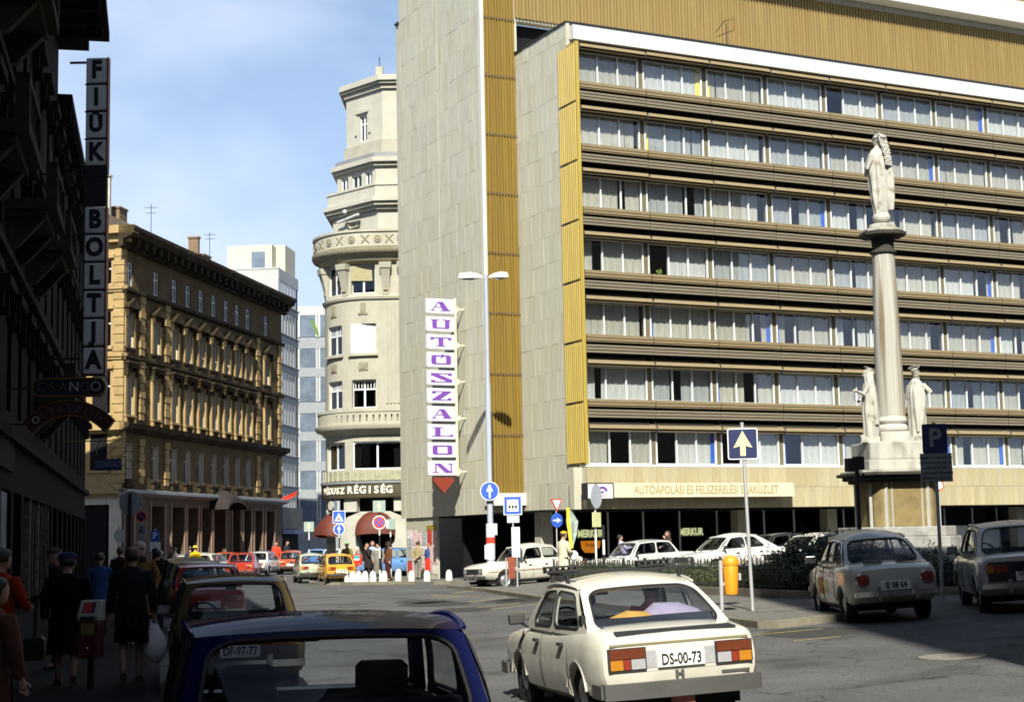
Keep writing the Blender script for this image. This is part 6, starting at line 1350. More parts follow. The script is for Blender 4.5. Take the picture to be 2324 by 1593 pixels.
# litter bins
wb = sign_at('litter_bin', 'rusty red litter bin slung between two grey posts by the lamp post', -.17, 58.6, 0, cat='litter bin')
MB().tube([(-.2, 0, 0), (-.2, 0, 1.05)], .03, 8).tube([(.2, 0, 0), (.2, 0, 1.05)], .03, 8).build('posts', m_pole, wb); MB().loft([[(sx * r, sy * r * .9, z) for sx, sy in ((-1, -1), (1, -1), (1, 1), (-1, 1))] for z, r in ((.3, .12), (1.08, .15))]).build('tin', m_rust, wb)
ob = sign_at('litter_bin', 'bright orange plastic litter bin with domed lid on a short grey post', 4.32, 32.3, 0, cat='litter bin')
MB().tube([(-.2, 0, 0), (-.2, 0, 1.0)], .04, 10).box(-.2, -.05, -.02, .02, .5, .56).box(-.2, -.05, -.02, .02, .86, .92).build('post', m_pole, ob)
MB().lathe([(.0, .32), (.125, .32), (.135, .36), (.155, .92), (.15, .93)], 18).build('tin', m_orange, ob, smooth=40); MB().lathe([(.165, .9), (.17, .95), (.15, 1.03), (.1, 1.08), (.03, 1.1), (0, 1.1)], 18).box(.08, .2, -.07, .07, .95, .99).build('lid', m_orange, ob, smooth=40); MB().box(.155, .2, -.03, .03, .6, .74).build('latch', m_pole, ob)
# parking sign with plate and a dark signpost by the column
ps = sign_at('parking_sign', 'shaded dark blue P sign above a lettered plate on a pole by the column', 8.3, 31.3, -.12)
pole(ps, 3.45, .035); shift(MB().prismy(rrect(.48, .58, .03), -.03, 0), 3.13).build('sign_board', m_navy, ps); text('P', .5, m_gback, ps, (0, -.034, 3.13), 0, ext=.003, bold=.012)
MB().box(-.30, .31, -.028, .0, 2.28, 2.84).build('plate', m_gback, ps)
for k, q in enumerate(('szombat, vasárnap és', 'munkaszüneti nap kiv.', 'naponta 8–18 h', 'személygk. részére', 'díjköteles parkoló')): text(q, .075, m_ink, ps, (0, -.032, 2.76 - k * .1), 0, ext=.002)
dp = sign_at('dark_signpost', 'black post with two small dark lamps standing before the stepped pedestal', 7.78, 36.1, .25, cat='signpost')
pole(dp, 3.0, .05, m_black); MB().box(-.26, -.08, -.1, .1, 2.72, 3.02).box(-.06, .14, -.1, .12, 2.76, 3.06).box(.12, .17, -.02, .02, 2.5, 2.68).build('lamp_housing', m_black, dp)
# striped post with disc turned sideways, yield and right-arrow signs, no entry sign
sp_ = sign_at('turned_round_sign', 'grey round sign seen from the side on a white pole before the shop', 2.77, 55, 1.05)
pole(sp_, 3.3, .035, m_wsign); shift(disc(.42, -.05, -.02), 3.0).build('sign_board', mat('grey_enamel', (.42, .46, .5), .5), sp_); MB().box(-.3, .3, -.05, -.02, 1.95, 2.45).build('plate', m_ysign, sp_)
sp2 = sign_at('striped_marker_post', 'black and white striped marker post beside the turned grey sign', 3.0, 54.6, 0, cat='marker post'); pole(sp2, 2.0, .045, stripes=True)
ys = sign_at('give_way_sign', 'small red edged give way triangle above a blue round arrow sign', 1.63, 63, .6)
pole(ys, 2.9, .025); MB().prismy([(-.28, .24), (.28, .24), (0, -.26)], -.03, -.0).xf(Matrix.Translation((0, 0, 2.95))).build('sign_board', m_rsign, ys); MB().prismy([(-.2, .19), (.2, .19), (0, -.17)], -.034, -.03).xf(Matrix.Translation((0, 0, 2.95))).build('sign_face', m_wsign, ys)
shift(disc(.28, -.03, 0), 2.35).build('sign_board', m_blue_s, ys); arrow(ys, 2.35, .4, m_wsign, -.031, pi / 2)
ne = sign_at('round_sign', 'small red rimmed round sign half hidden behind the parking sign pole', 15.98, 60, -.2); pole(ne, 3.2, .03); shift(disc(.2, -.03, 0), 3.0).build('sign_board', m_rsign, ne); shift(disc(.15, -.035, -.03), 3.0).build('sign_face', m_wsign, ne)
bn = thing('hanging_banner', 'yellow edged greyish cloth hanging beside the shop column', 'banner', (2.05, 64.2, 1.5), .4)
MB().loft([[(x + .03 * sin(z * 5), y_, z) for x, y_ in ((x0, 0), (x0 + wd * .35, -.08), (x0 + wd * .7, .03), (x0 + wd, -.02))] for z, x0, wd in ((0, .1, .15), (.5, .05, .36), (1.05, .02, .52), (1.45, .0, .22), (1.62, 0, .04))], closed=False).build('cloth', mat('grey_green_cloth', (.32, .38, .33), .8, noise=.4, ns=5), bn)
MB().loft([[(x, -.09, z) for x in (x0, x0 + .14)] for z, x0 in ((-.02, .1), (.5, .03), (1.05, -.02), (1.6, -.03))], closed=False).build('edge', mat('yellow_cloth', (.7, .62, .06), .8), bn)
# signs on the far kerb
cs_ = sign_at('crossing_sign', 'blue square pedestrian crossing sign above a small round arrow sign', -8.07, 73, 0)
pole(cs_, 2.5, .035, stripes=True); shift(MB().prismy(rrect(.58, .58, .02), -.03, 0), 2.93).build('sign_board', m_wsign, cs_); shift(MB().prismy(rrect(.53, .53, .02), -.035, -.03), 2.93).build('sign_face', m_blue_s, cs_)
MB().prismy([(-.21, 2.74), (.21, 2.74), (0, 3.12)], -.04, -.036).build('triangle', m_wsign, cs_); MB().prismy([(-.02, 2.98), (.02, 2.98), (.02, 2.9), (.07, 2.77), (.03, 2.77), (0, 2.85), (-.04, 2.77), (-.08, 2.77), (-.02, 2.9)], -.045, -.041).build('walking_figure', m_ink, cs_)
shift(disc(.26, -.03, 0), 2.37).build('sign_board', m_wsign, cs_); shift(disc(.23, -.035, -.03), 2.37).build('sign_face', m_blue_s, cs_); arrow(cs_, 2.37, .36, m_wsign, -.036)
ns_ = sign_at('no_stopping_sign', 'round red and blue no stopping sign under a grey green arrow board', -6.14, 72, 0)
pole(ns_, 3.1, .035, stripes=True); shift(disc(.31, -.03, 0), 2.64).build('sign_board', m_wsign, ns_); shift(disc(.27, -.036, -.03), 2.64).build('ring', m_rsign, ns_); shift(disc(.19, -.041, -.036), 2.64).build('sign_face', m_blue_s, ns_)
for q in (pi / 4, -pi / 4): MB().box(-.2, .2, -.046 - .001 * (q > 0), -.042, -.03, .03).xf(Matrix.Translation((0, 0, 2.64)) @ Matrix.Rotation(q, 4, 'Y')).build('cross_bar', m_rsign, ns_)
MB().box(-.28, .28, -.04, 0, 3.1, 3.62).build('arrow_board', m_greens, ns_); arrow(ns_, 3.36, .42, m_ysign, -.041)
s3 = sign_at('traffic_signal', 'grey signal head with torn paper beside the no stopping sign', -5.95, 76, .4, cat='traffic signal'); pole(s3, 2.5, .035, stripes=True); MB().box(-.14, .2, -.12, .1, 2.35, 2.85).build('head', m_greens, s3); MB().box(-.26, -.14, -.13, -.1, 2.4, 2.8).build('torn_paper', m_wsign, s3)
s4 = sign_at('arrow_board_sign', 'small grey green board with pale arrow standing beyond the cars', -11.65, 90, 0, off=0); pole(s4, 2.6, .035, stripes=True); MB().box(-.28, .28, -.04, 0, 2.55, 3.1).build('arrow_board', m_greens, s4); arrow(s4, 2.82, .44, m_ysign, -.041)
# signs along the near left pavement
s5 = sign_at('road_sign', 'back of a large grey round sign on a dark post above the walkers', -9.73, 40.3, pi, cat='road sign'); pole(s5, 3.1, .045, m_black); shift(disc(.30, -.05, -.03), 2.85).build('sign_board', mat('shaded_grey_enamel', (.3, .33, .35), .5), s5)
s6 = sign_at('no_parking_sign', 'round red and blue no parking sign over two grey plates', -13.6, 58, 0); pole(s6, 2.9, .03); shift(disc(.2, -.03, 0), 2.85).build('ring', m_rsign, s6); shift(disc(.15, -.034, -.03), 2.85).build('sign_face', m_navy, s6)
MB().box(-.15, .15, -.034, -.0346, 0, .0).v; MB().box(-.14, .14, -.039, -.035, -.02, .02).xf(Matrix.Translation((0, 0, 2.85)) @ Matrix.Rotation(pi / 4, 4, 'Y')).build('cross_bar', m_rsign, s6)
MB().box(-.17, .17, -.03, 0, 2.2, 2.58).build('plate', m_gback, s6); MB().prismy([(-.02, 2.5), (.03, 2.5), (.03, 2.4), (.08, 2.25), (.03, 2.25), (0, 2.33), (-.06, 2.25), (-.1, 2.25), (-.02, 2.4)], -.035, -.031).build('walking_figure', m_ink, s6); MB().box(-.14, .14, -.03, 0, 2.0, 2.16).build('plate', m_gback, s6)
s7 = sign_at('parking_sign', 'small bright blue P sign with a blank white plate before the ochre house', -13.1, 58, 0); pole(s7, 2.4, .025); MB().box(-.15, .15, -.03, 0, 1.95, 2.33).build('sign_board', m_blue_s, s7); text('P', .3, m_wsign, s7, (0, -.034, 2.14), 0, ext=.003, bold=.01); MB().box(-.19, .19, -.03, 0, 1.58, 1.92).build('plate', m_wsign, s7)
s8 = sign_at('round_mirror', 'small oval grey mirror on a pale pole near the pink stone corner', -15.4, 62, .9, cat='mirror'); pole(s8, 2.6, .03); shift(disc(.26, -.05, -.02), 2.2).build('mirror_frame', m_gback, s8)
# parking meters
m_mgrey = mat('meter_grey', (.34, .335, .27), .5, noise=.1); m_mred = mat('meter_red', (.1, .012, .01), .5, noise=.15)
pmr = sign_at('parking_meter', 'red and grey parking meter behind the woman with the white bag', -5.33, 20.1, -.1, cat='parking meter')
MB().prismx([(-.16, 0.92), (.14, .92), (.14, 1.21), (.0, 1.21), (-.16, 1.0)], -.165, .165).build('head', m_mgrey, pmr, bevel=.02)
MB().box(-.15, .15, -.15, .13, .42, .92).build('case', m_mred, pmr, bevel=.02); MB().tube([(0, 0, 0), (0, 0, .43)], .05, 10).build('post', m_black, pmr)
MB().add([(-.1, -.137, 1.04), (.09, -.137, 1.04), (.09, -.03, 1.18), (-.1, -.03, 1.18)], [(0, 1, 2, 3)]).build('dial_window', m_black, pmr); MB().add([(-.09, -.142, 1.045), (.04, -.142, 1.045), (.04, -.045, 1.175), (-.09, -.045, 1.175)], [(0, 1, 2, 3)]).build('dial', mat('meter_dial_red', (.4, .03, .03), .4), pmr)
MB().box(-.11, .11, -.166, -.16, .94, .99).build('slot', m_black, pmr); MB().box(-.1, .1, -.156, -.151, .74, .90).build('brass_plate', mat('brass', (.5, .4, .16), .35, .6, noise=.5, ns=12), pmr); MB().sphere((0, -.155, .56), .016, 8, 6).build('lock', m_chrome, pmr)
pmr.scale = (.85, .85, .9)
pm2 = dup(pmr, (-7.07, 29.0, gz(-7) + .12), -.1, 'red and grey parking meter beside the man in the tan coat'); tag(pmr, group='parking meters on the left pavement'); tag(pm2, group='parking meters on the left pavement')
# white bollards
bl = tag(MB().lathe([(.24, 0), (.24, .1), (.215, .5), (.16, .66), (.08, .73), (0, .75)], 16).build('bollard', mat('white_concrete', (.62, .61, .56), .8, noise=.12, ns=3, spots=((.3, .28, .24), 3, .62, .5)), None, (-3.0, 71.2, .12), smooth=50), cat='bollard', group='white bollards along the far kerb')
bpos = [(-3.0, 71.2, 'white domed bollard nearest the white estate car'), (-3.95, 70.7, 'white domed bollard in front of the woman in the red skirt'), (-4.66, 71.1, 'white domed bollard in front of the man at the posters'), (-5.3, 71.75, 'white domed bollard just right of the striped no stopping pole'), (-5.95, 72.0, 'white domed bollard just left of the striped no stopping pole'), (-6.45, 71.95, 'white domed bollard below the woman in the grey coat'),
        (-6.8, 71.95, 'white domed bollard right of the cluster of three'), (-7.1, 72.0, 'middle bollard of the close white cluster'), (-7.38, 72.1, 'bollard nearest the orange car in the white cluster'), (-7.62, 72.25, 'white bollard half hidden by the orange car'), (-7.0, 76.5, 'white bollard set back behind the boy'), (-5.6, 76.0, 'white bollard set back before the blue saloon')]
for k, (x, y, lab) in enumerate(bpos):
    o = bl if k == 0 else bl.copy()
    if k: COL.objects.link(o)
    o.location = (x, y, .12); o.scale = (.66, .66, .64); o['label'] = lab
an = MB().tube([(0, 0, 0), (0, 0, 1.5)], .03, 5).tube([(-.5, 0, 1.1), (-.1, 0, 1.6), (.35, 0, 1.75), (.35, 0, 1.2), (-.45, 0, .9)], .02, 4).tube([(-.2, 0, .5), (.2, 0, .45)], .02, 4)
tag(an.build('roof_antenna', m_black, None, on_office(8.6, 1.2, 23.6)), 'bent wire aerial standing on the white parapet against the ochre wall', 'aerial')
for k, (x, y, z, h) in enumerate(((-21.6, 94, 20.2, 2.2), (-19.8, 103, 20.6, 1.8))):
    a = MB().tube([(0, 0, 0), (0, 0, h)], .02, 4).tube([(-.4, 0, h * .9), (.4, 0, h * .9)], .015, 4).tube([(-.3, 0, h * .75), (.3, 0, h * .75)], .015, 4).build('roof_antenna', m_black, None, (x, y, z))
    tag(a, ('thin aerial on the ochre house roof near its corner', 'thin aerial halfway along the ochre house roof')[k], 'aerial')
# planter: low wall, iron fence, hedges
FA, FB_ = Vector((1.3, 55.6)), Vector((6.35, 35.0)); fd = (FB_ - FA).normalized(); fa = atan2(fd.y, fd.x); FLn = (FB_ - FA).length; fz0, fz1 = gz(FA.x) + .12, gz(FB_.x) + .12; fp = -math.atan2(fz1 - fz0, FLn)
pw = thing('planter_kerb', 'low stone edging under the iron fence of the planted bed', 'planter', (FA.x, FA.y, fz0)); pw.rotation_euler = (0, fp, fa)
pst = MB().box(.005, .995, -.14, .14, -.1, .17).mesh('edging_stone', m_kerb)
for k in range(int(FLn)): link('edging_stone', pst, pw, (k, 0, random.uniform(-.008, .008)))
for k in range(7): link('edging_stone', pst, pw, (int(FLn) + .2, .15 + k * 1.0, 0), (0, 0, pi / 2 - .0))
m_ifen = mat('wrought_iron', (.045, .042, .038), .6, .3, noise=.2)
fen = thing('iron_fence', 'low wrought iron fence with scrolled top before the hedge', 'fence', (FA.x, FA.y, fz0 + .17)); fen.rotation_euler = (0, fp, fa)
fpn = MB().tube([(0, 0, .08), (2, 0, .08)], .012, 5).tube([(0, 0, .5), (2, 0, .5)], .012, 5)
for k in range(17): fpn.tube([(.06 + k * .118, 0, 0), (.06 + k * .118, 0, .5)], .009, 4)
for k in range(4):
    cx = .25 + k * .5
    for sd_ in (-1, 1): fpn.tube([(cx + sd_ * (.125 - (.11 * (1 - q / 15)) * cos(q * .62)), 0, .5 + .13 + (.125 * (.35 + .65 * (1 - q / 16))) * sin(q * .62 + 3.6)) for q in range(16)], .008, 4)
    fpn.tube([(cx - .25 + .5 * q / 8, 0, .5 + .3 * sin(pi * q / 8)) for q in range(9)], .008, 4)
for k in range(8): fpn.tube([(.125 + k * .25 + .06 * cos(q * .7), 0, .42 + .06 * sin(q * .7)) for q in range(10)], .007, 4)
fme = fpn.mesh('fence_panel', m_ifen); fpost = MB().box(-.025, .025, -.025, .025, 0, .78).mesh('fence_post', m_ifen)
for k in range(int(FLn / 2)): link('fence_panel', fme, fen, (k * 2, 0, 0)); link('fence_post', fpost, fen, (k * 2, 0, 0))
def bush(name, label, vols, m, n, ls=.07, twig=0, cat='hedge'):
    """leaf-sized faces scattered through a set of ellipsoids, denser towards the skin, with twigs"""
    b = MB(); tot = sum(v[3] * v[4] * v[5] for v in vols); root = thing(name, label, cat, (vols[0][0], vols[0][1], gz(vols[0][0]))); O_ = Vector(root.location)
    for cx, cy, cz, rx, ry, rz in vols:
        for k in range(int(n * rx * ry * rz / tot)):
            d = Vector((random.gauss(0, 1), random.gauss(0, 1), random.gauss(0, 1))).normalized(); r = random.random() ** .35 * (1 + random.uniform(-.22, .12))
            p = Vector((cx + d.x * rx * r, cy + d.y * ry * r, cz + d.z * rz * r)) - O_
            if p.z < .02: continue
            a = Vector((random.gauss(0, 1), random.gauss(0, 1), random.gauss(0, .7))).normalized(); c = a.cross(d + Vector((0, 0, .3))).normalized() * ls * random.uniform(.3, .55); l = ls * random.uniform(.8, 1.6)
            b.add([p - a * l * .5, p + c, p + a * l * .5, p - c], [(0, 1, 2, 3)])
        for k in range(twig):
            d = Vector((random.gauss(0, .8), random.gauss(0, .8), abs(random.gauss(0, 1)) + .3)).normalized(); p = Vector((cx + d.x * rx * .7, cy + d.y * ry * .7, cz + d.z * rz * .7)) - O_
            l = random.uniform(.25, .55); e = p + d * l
            for q in range(9):
                t = p + (e - p) * q / 8; a = Vector((random.gauss(0, 1), random.gauss(0, 1), random.gauss(0, 1))).normalized() * ls * 1.1; b.add([t, t + a * .6 + d * .03, t + a + d * .08, t + a * .4 + d * .07], [(0, 1, 2, 3)])
    b.build('foliage', m, root)
    tw = MB()
    for cx, cy, cz, rx, ry, rz in vols: 
        for k in range(5): a = random.random() * 6.3; tw.tube([(cx - O_.x, cy - O_.y, 0), (cx - O_.x + rx * .5 * cos(a), cy - O_.y + ry * .5 * sin(a), cz - O_.z + rz * .3)], .02, 4)
    tw.build('stems', mat('bark', (.06, .045, .03), .9), root); return root
m_leaf = mat('hedge_leaf', (.055, .09, .022), .6, noise=.4, ns=6, rnd=0); m_leafd = mat('dark_conifer_leaf', (.022, .036, .016), .7, noise=.4, ns=5)
side = Vector((-fd.y, fd.x)) * -1 if (Vector((-fd.y, fd.x)).x < 0) else Vector((-fd.y, fd.x))
vols = []
for k in range(15):
    p = FA + fd * (1 + k * 1.3) + side * .75; vols.append((p.x, p.y, gz(p.x) + .5, .75, .8, .42 + random.uniform(-.06, .08)))
bush('clipped_hedge', 'low green hedge growing just behind the scrolled iron fence', vols, m_leaf, 15000, .065)
vols = [(7.3, 36.2, .95, 1.1, 1.0, .62), (8.3, 36.4, .95, 1.0, .9, .6), (6.95, 37.6, 1.0, .8, 1.1, .7), (7.0, 39.3, 1.0, .8, 1.2, .7), (9.6, 37.4, .8, 1.2, .8, .5), (7.9, 38.2, 1.15, 1.0, 1.0, .62), (11, 38.3, .75, 1.2, .8, .45)]
bush('dark_shrub', 'tall dark spreading shrub in shade behind the white rear engined car', vols, m_leafd, 17000, .085, twig=26, cat='shrub')
bush('low_plant', 'small leafy plant in sun by the orange litter bin', [(5.9, 39.5, .75, .5, .9, .35)], m_leaf, 1400, .07, cat='plant')
bush('shop_planting', 'strip of bright green plants before the dark shop between the white cars', [(2.5, 63.0, .6, .8, .4, .35), (3.4, 63.5, .62, .8, .4, .35)], mat('spring_leaf', (.1, .2, .03), .6, noise=.3), 1500, .08, cat='plants')

# ------------------------------------------------------------------ cars
ANG = atan2(.2187, .9758); UA = atan2(.8918, -.4524)
pb_ = paint('navy_blue_paint', (.006, .011, .068), rough=.2, coat=.2, spec=0); pbr = paint('olive_brown_paint', (.095, .068, .026), rough=.2, coat=.28, spec=0); prd = paint('red_paint', (.36, .028, .012)); pwh = paint('ivory_paint', (.6, .59, .515)); pcw = paint('white_paint', (.6, .6, .57))
por = paint('mustard_orange_paint', (.66, .33, .025)); pgr = paint('pale_green_paint', (.42, .46, .34)); pbk = paint('brick_red_paint', (.45, .08, .022)); pol_ = paint('olive_green_paint', (.13, .14, .035)); pgw = paint('grey_white_paint', (.5, .5, .44)); plb = paint('sky_blue_paint', (.12, .27, .58)); pyl = paint('yellow_paint', (.75, .48, .02)); pdk = paint('dark_paint', (.025, .026, .03)); pdg = paint('dark_green_paint', (.02, .035, .025))
def park(name, label, sp, pm, t, o_, plate=None, **k):
    p = st(t, o_); return car(name, label, sp, pm, p[0], p[1], ANG + k.pop('da', 0), plate, tilt=False, z=.0, **k)
ROW = 'cars parked in a row along the left kerb'
blue = park('parked_car', 'dark navy blue saloon filling the bottom of the view, headrests behind its rear window', dict(LADA, gh=dict(LADA['gh'], rw=.665, bw=.765)), pb_, 9.36, .845, None, mirror=False, group=ROW, headrest=True)
blue.scale.x *= 1.05
park('parked_car', 'olive brown saloon second in the row with number plate DF 97 77', LADA, pbr, 21.4, .92, 'DF-97-77', group=ROW)
park('parked_car', 'red saloon third in the row along the left kerb', LADA, prd, 37.2, 1.05, '', group=ROW)
park('parked_car', 'olive green saloon just beyond the parked red one', LADA, pol_, 45.5, 1.0, '', group=ROW)
park('parked_car', 'dark green estate in the row beyond the olive green saloon', HATCH, pdg, 51.5, .9, '', group=ROW)
park('parked_car', 'pale saloon farthest along the left kerb row', LADA, pgw, 57.5, .9, '', group=ROW)
TRF = 'cars in the far street'
car('car', 'mustard orange small rear engined car stopped by the white bollards', FIAT126, por, -8.3, 73.6, .28, 'IX 89 78', scale=1.02, group=TRF)
car('car', 'pale green small saloon beside the mustard orange car', S133, pgr, -10.0, 77.6, .24, None, scale=1.02, group=TRF)
car('car', 'brick red estate in the far street with white number plate', HATCH, pbk, -14.25, 101.5, .1, '', group=TRF)
car('car', 'white saloon driving away in the far street', LADA, pcw, -15.6, 98.5, -.16, '', group=TRF)
car('car', 'bright red saloon with wide windscreen in front of the white far one', LADA, prd, -14.9, 87.5, .05, None, group=TRF)
car('car', 'orange red saloon parked by the ochre house shop windows', LADA, pbk, -18.1, 99.5, .3, None, group=TRF)
car('car', 'small dark red car parked deep in the street by the ochre house', FIAT126, prd, -17.8, 105.5, -.15, None, group=TRF)
car('car', 'dark blue estate deep in the far street', HATCH, paint('slate_blue_paint', (.04, .06, .12)), -16.6, 108.5, -.2, None, group=TRF)
car('car', 'small white van like car deep in the far street', S133, pcw, -15.9, 111.5, -.1, None, group=TRF)
car('car', 'pale blue saloon below the small arrow board', LADA, plb, -15.0, 122, -.15, None, group=TRF)
car('car', 'white saloon seen at the very end of the far street', LADA, pcw, -13.4, 119, -.15, '', group=TRF)
car('car', 'blue and white saloon at the street end next to the shop pier', R12, paint('faded_blue_paint', (.3, .38, .55)), -14.2, 128, -.12, None, group=TRF)
car('car', 'pale cream estate parked at the foot of the pink shop front', HATCH, pgw, -18.6, 92, 1.2, None, group=TRF)
car('car', 'pale grey saloon with long side windows far behind the walkers', LADA, pgw, -17.0, 80, 1.45, None, group=TRF)
car('car', 'sky blue saloon half hidden behind the group of standing people', LADA, plb, -6.6, 82.6, UA - .1, None, z=.12, tilt=False)
LN = 'white cars parked before the office shops'
car('parked_car', 'white old estate with round front wing facing left beside the lamp post', ESTATE, pwh, .3, 62.0, UA + .12, None, scale=1.06, group=LN, trim=mat('rust_trim', (.25, .14, .05), .8))
car('parked_car', 'white boxy saloon parked below the orange paper notice', LADA, pcw, 4.7, 60.2, UA + .05, None, scale=1.02, group=LN)
car('parked_car', 'white saloon with sloping tail parked behind the orange bin', R12, pcw, 8.0, 59.6, UA + .02, None, scale=1.03, group=LN)
car('parked_car', 'white hatchback parked above the dark shrub', POL, pgw, 11.2, 60.2, UA + .15, None, group=LN)
car('parked_car', 'dark saloon hidden behind the white sloping tail car', LADA, pdk, 10.4, 64.0, UA, None)
car('parked_car', 'yellow car showing only its roof behind the column steps', LADA, pyl, 14.3, 62.6, UA, None)
f850 = car('parked_car', 'grubby white rear engined coupe saloon with round tail lights parked at the island corner', FIAT850, pgw, 6.42, 29.15, .02, 'IE 08 64', scale=1.09)
b = MB()
for k in range(2): 
    for q in range(6): b.box(-.42 + k * .52, -.12 + k * .52, -1.45 - q * .028, -1.435 - q * .028, .945 - q * .003, .952 - q * .003)
b.build('engine_grille', m_black, f850)
MB().box(-.725, -.718, .25, .55, .42, .7).build('orange_lettering', mat('faded_orange_transfer', (.55, .25, .08), .7, noise=.7, ns=9), f850); MB().box(-.727, -.72, -.02, .03, .45, .68).build('yellow_lettering', mat('yellow_transfer', (.7, .6, .08), .7), f850)
rc = car('parked_car', 'grey white saloon in shade at the right edge with a black tail panel', LADA, pgw, 9.15, 29.5, radians(-9), '', scale=1.07)
MB().box(-.66, .66, -2.052, -2.03, .53, .84).build('tail_panel', m_black, rc); text('GU-51-35', .13, m_ink, rc, (0, -2.068, .655), 0, ext=.003, sx=.72)
sk = car('driving_car', 'ivory white saloon with black roof rack driving away in the centre foreground', SKODA, pwh, 1.08, 17.2, ANG + .015, 'DS-00-73', scale=1.0, sz=1.0, trim=None, z=.03)
MB().add([(-.6, -2.0, .905), (.6, -2.0, .905), (.58, -1.86, .93), (-.58, -1.86, .93), (-.6, -2.0, .925), (.6, -2.0, .925), (.58, -1.86, .945), (-.58, -1.86, .945)], [(0, 3, 2, 1), (4, 5, 6, 7), (0, 1, 5, 4), (1, 2, 6, 5), (2, 3, 7, 6), (3, 0, 4, 7)]).build('black_lip', m_rubber, sk)
MB().box(-.69, .69, -2.068, -2.055, .815, .835).build('lid_trim', mat('olive_lid_trim', (.22, .2, .11), .5), sk); MB().box(.40, .68, -2.075, -2.06, .50, .525).build('badge', m_bump, sk); text('H', .085, m_bump, sk, (-.02, -2.075, .525), 0, ext=.004, bold=.006, sx=1.4); MB().box(-.36, .36, -2.064, -2.05, .57, .79).build('plate_recess', pwh, sk)  # lid trim is a thin olive strip across the tail
for s_ in (-1, 1): MB().box(s_ * .30 - .06, s_ * .30 + .06, -2.069, -2.063, .6, .76).build('reflector', m_clear, sk)
MB().box(-.745, -.70, -1.36, -1.26, 1.0, 1.09).build('air_vent', m_black, sk)
MB().box(-.1, .1, -2.1, -2.0, .18, .36).build('mud_flap', mat('faded_red_rubber', (.4, .12, .1), .7), sk)
rk = MB()
for yy in (.15, -.45):
    rk.box(-.66, .66, yy - .015, yy + .015, 1.47, 1.49)
    for s_ in (-1, 1): rk.tube([(s_ * .6, yy, 1.33), (s_ * .62, yy, 1.49)], .022, 6).tube([(s_ * .6, yy - .07, 1.33), (s_ * .6, yy + .07, 1.33)], .02, 6)
for s_ in (-1, 1): rk.tube([(s_ * .55, .25, 1.47), (s_ * .55, -.55, 1.47)], .014, 5)
ro = rk.build('roof_rack', m_black, sk)
for x0 in (-.70, .34):
    ck = MB().box(x0, x0 + .38, .1, .2, 1.49, 1.515).box(x0, x0 + .38, .1, .2, 1.54, 1.56)
    for k in range(6): ck.box(x0 + k * .068, x0 + k * .068 + .02, .1, .2, 1.515, 1.54)
    ck.build('ski_clamp', m_black, ro)
def in_car(c, x, y, z): return c.matrix_basis @ Vector((x, y, z))
for (x, y), hh, hr_, tp, lab in (((-.36, -.02), 1.62, 'dark', (.05, .05, .06), 'driver with dark hair seen through the rear window of the ivory saloon'), ((.36, -.02), 1.72, 'brown', (.5, .05, .035), 'passenger in red seen through the rear window of the ivory saloon')):
    q = in_car(sk, x, y, -.36); person(lab, 0, 0, ANG, hh, ('wheel', 'wheel') if x < 0 else ('hold', 'hold'), cloth('occupant_top_%s' % hr_, tp), .93, cloth('dark_trousers', (.03, .03, .035)), hair=hr_, sit=True, loc=q)
def bundle(label, pts, m, name='blanket'):
    b = MB().loft([[(x, y0 + dy, z0 + h * sin(pi * k / 8)) for k, dy in [(k, -.22 + .44 * k / 8) for k in range(9)]] for x, y0, z0, h in pts], closed=False)
    o = b.build(name, m, None, None, smooth=60); o.matrix_world = sk.matrix_basis; return tag(o, label, 'blanket')
bundle('mustard yellow blanket lying on the rear shelf of the ivory saloon', [(-.58, -1.12, .945, .005), (-.45, -1.12, .945, .07), (-.2, -1.1, .945, .15), (0, -1.1, .945, .13), (.15, -1.1, .945, .02)], cloth('mustard_cloth', (.62, .34, .08)))
bundle('lilac grey coat lying on the rear shelf of the ivory saloon', [(-.05, -.9, .945, .05), (.15, -.92, .945, .2), (.4, -.95, .945, .19), (.58, -1.0, .945, .12), (.66, -1.05, .945, .01)], cloth('lilac_cloth', (.36, .3, .42)), 'coat_bundle')

# ------------------------------------------------------------------ people
c_ = cloth
GP = 'people standing on the far kerb'
person('man in olive coat and green hat standing by the mustard orange car', -7.9, 74.8, pi * .9, 1.76, ('down', 'pocket'), c_('olive_coat', (.17, .14, .045)), .55, c_('dark_trousers', (.03, .03, .035)), hat=('cap', c_('green_felt', (.25, .42, .22))), hair='dark', group=GP)
person('boy in a teal, white and red jacket and pale jeans by the bollards', -7.35, 73.8, pi * .95, 1.45, ('down', 'down'), c_('red_jersey', (.55, .04, .025)), .82, c_('pale_jeans', (.2, .26, .42)), hair='fair', group=GP, stripes=[(1.12, 1.22, c_('white_jersey', (.7, .7, .7))), (1.23, 1.4, c_('teal_jersey', (.06, .3, .3)))])
person('woman in a dark coat raising a hand to her face among the standing group', -6.85, 73.9, pi * .8, 1.7, ('face', 'down'), c_('black_coat', (.028, .022, .02)), .6, c_('dark_trousers', (.03, .03, .035)), hair='brown', hairlen=.3, group=GP)
person('man in a pale blue shirt standing at the back of the group', -6.75, 75.2, pi * 1.05, 1.8, ('down', 'down'), c_('blue_shirt', (.3, .4, .6)), .9, c_('dark_trousers', (.03, .03, .035)), hair='brown', group=GP)
person('woman in a long grey tweed coat in the middle of the group', -6.3, 72.9, pi * 1.0, 1.68, ('pocket', 'pocket'), c_('tweed_coat', (.2, .19, .15)), .32, None, skirt=(.35, c_('tweed_skirt', (.16, .15, .12))), hair='brown', group=GP, collar=c_('white_scarf', (.6, .58, .52)))
person('man in a brown leather jacket carrying a dark bag beside the striped pole', -5.85, 73.2, pi * .7, 1.76, ('down', 'bag'), c_('brown_leather', (.12, .05, .025)), .8, c_('maroon_trousers', (.06, .025, .02)), hair='brown', hairlen=.15, group=GP)
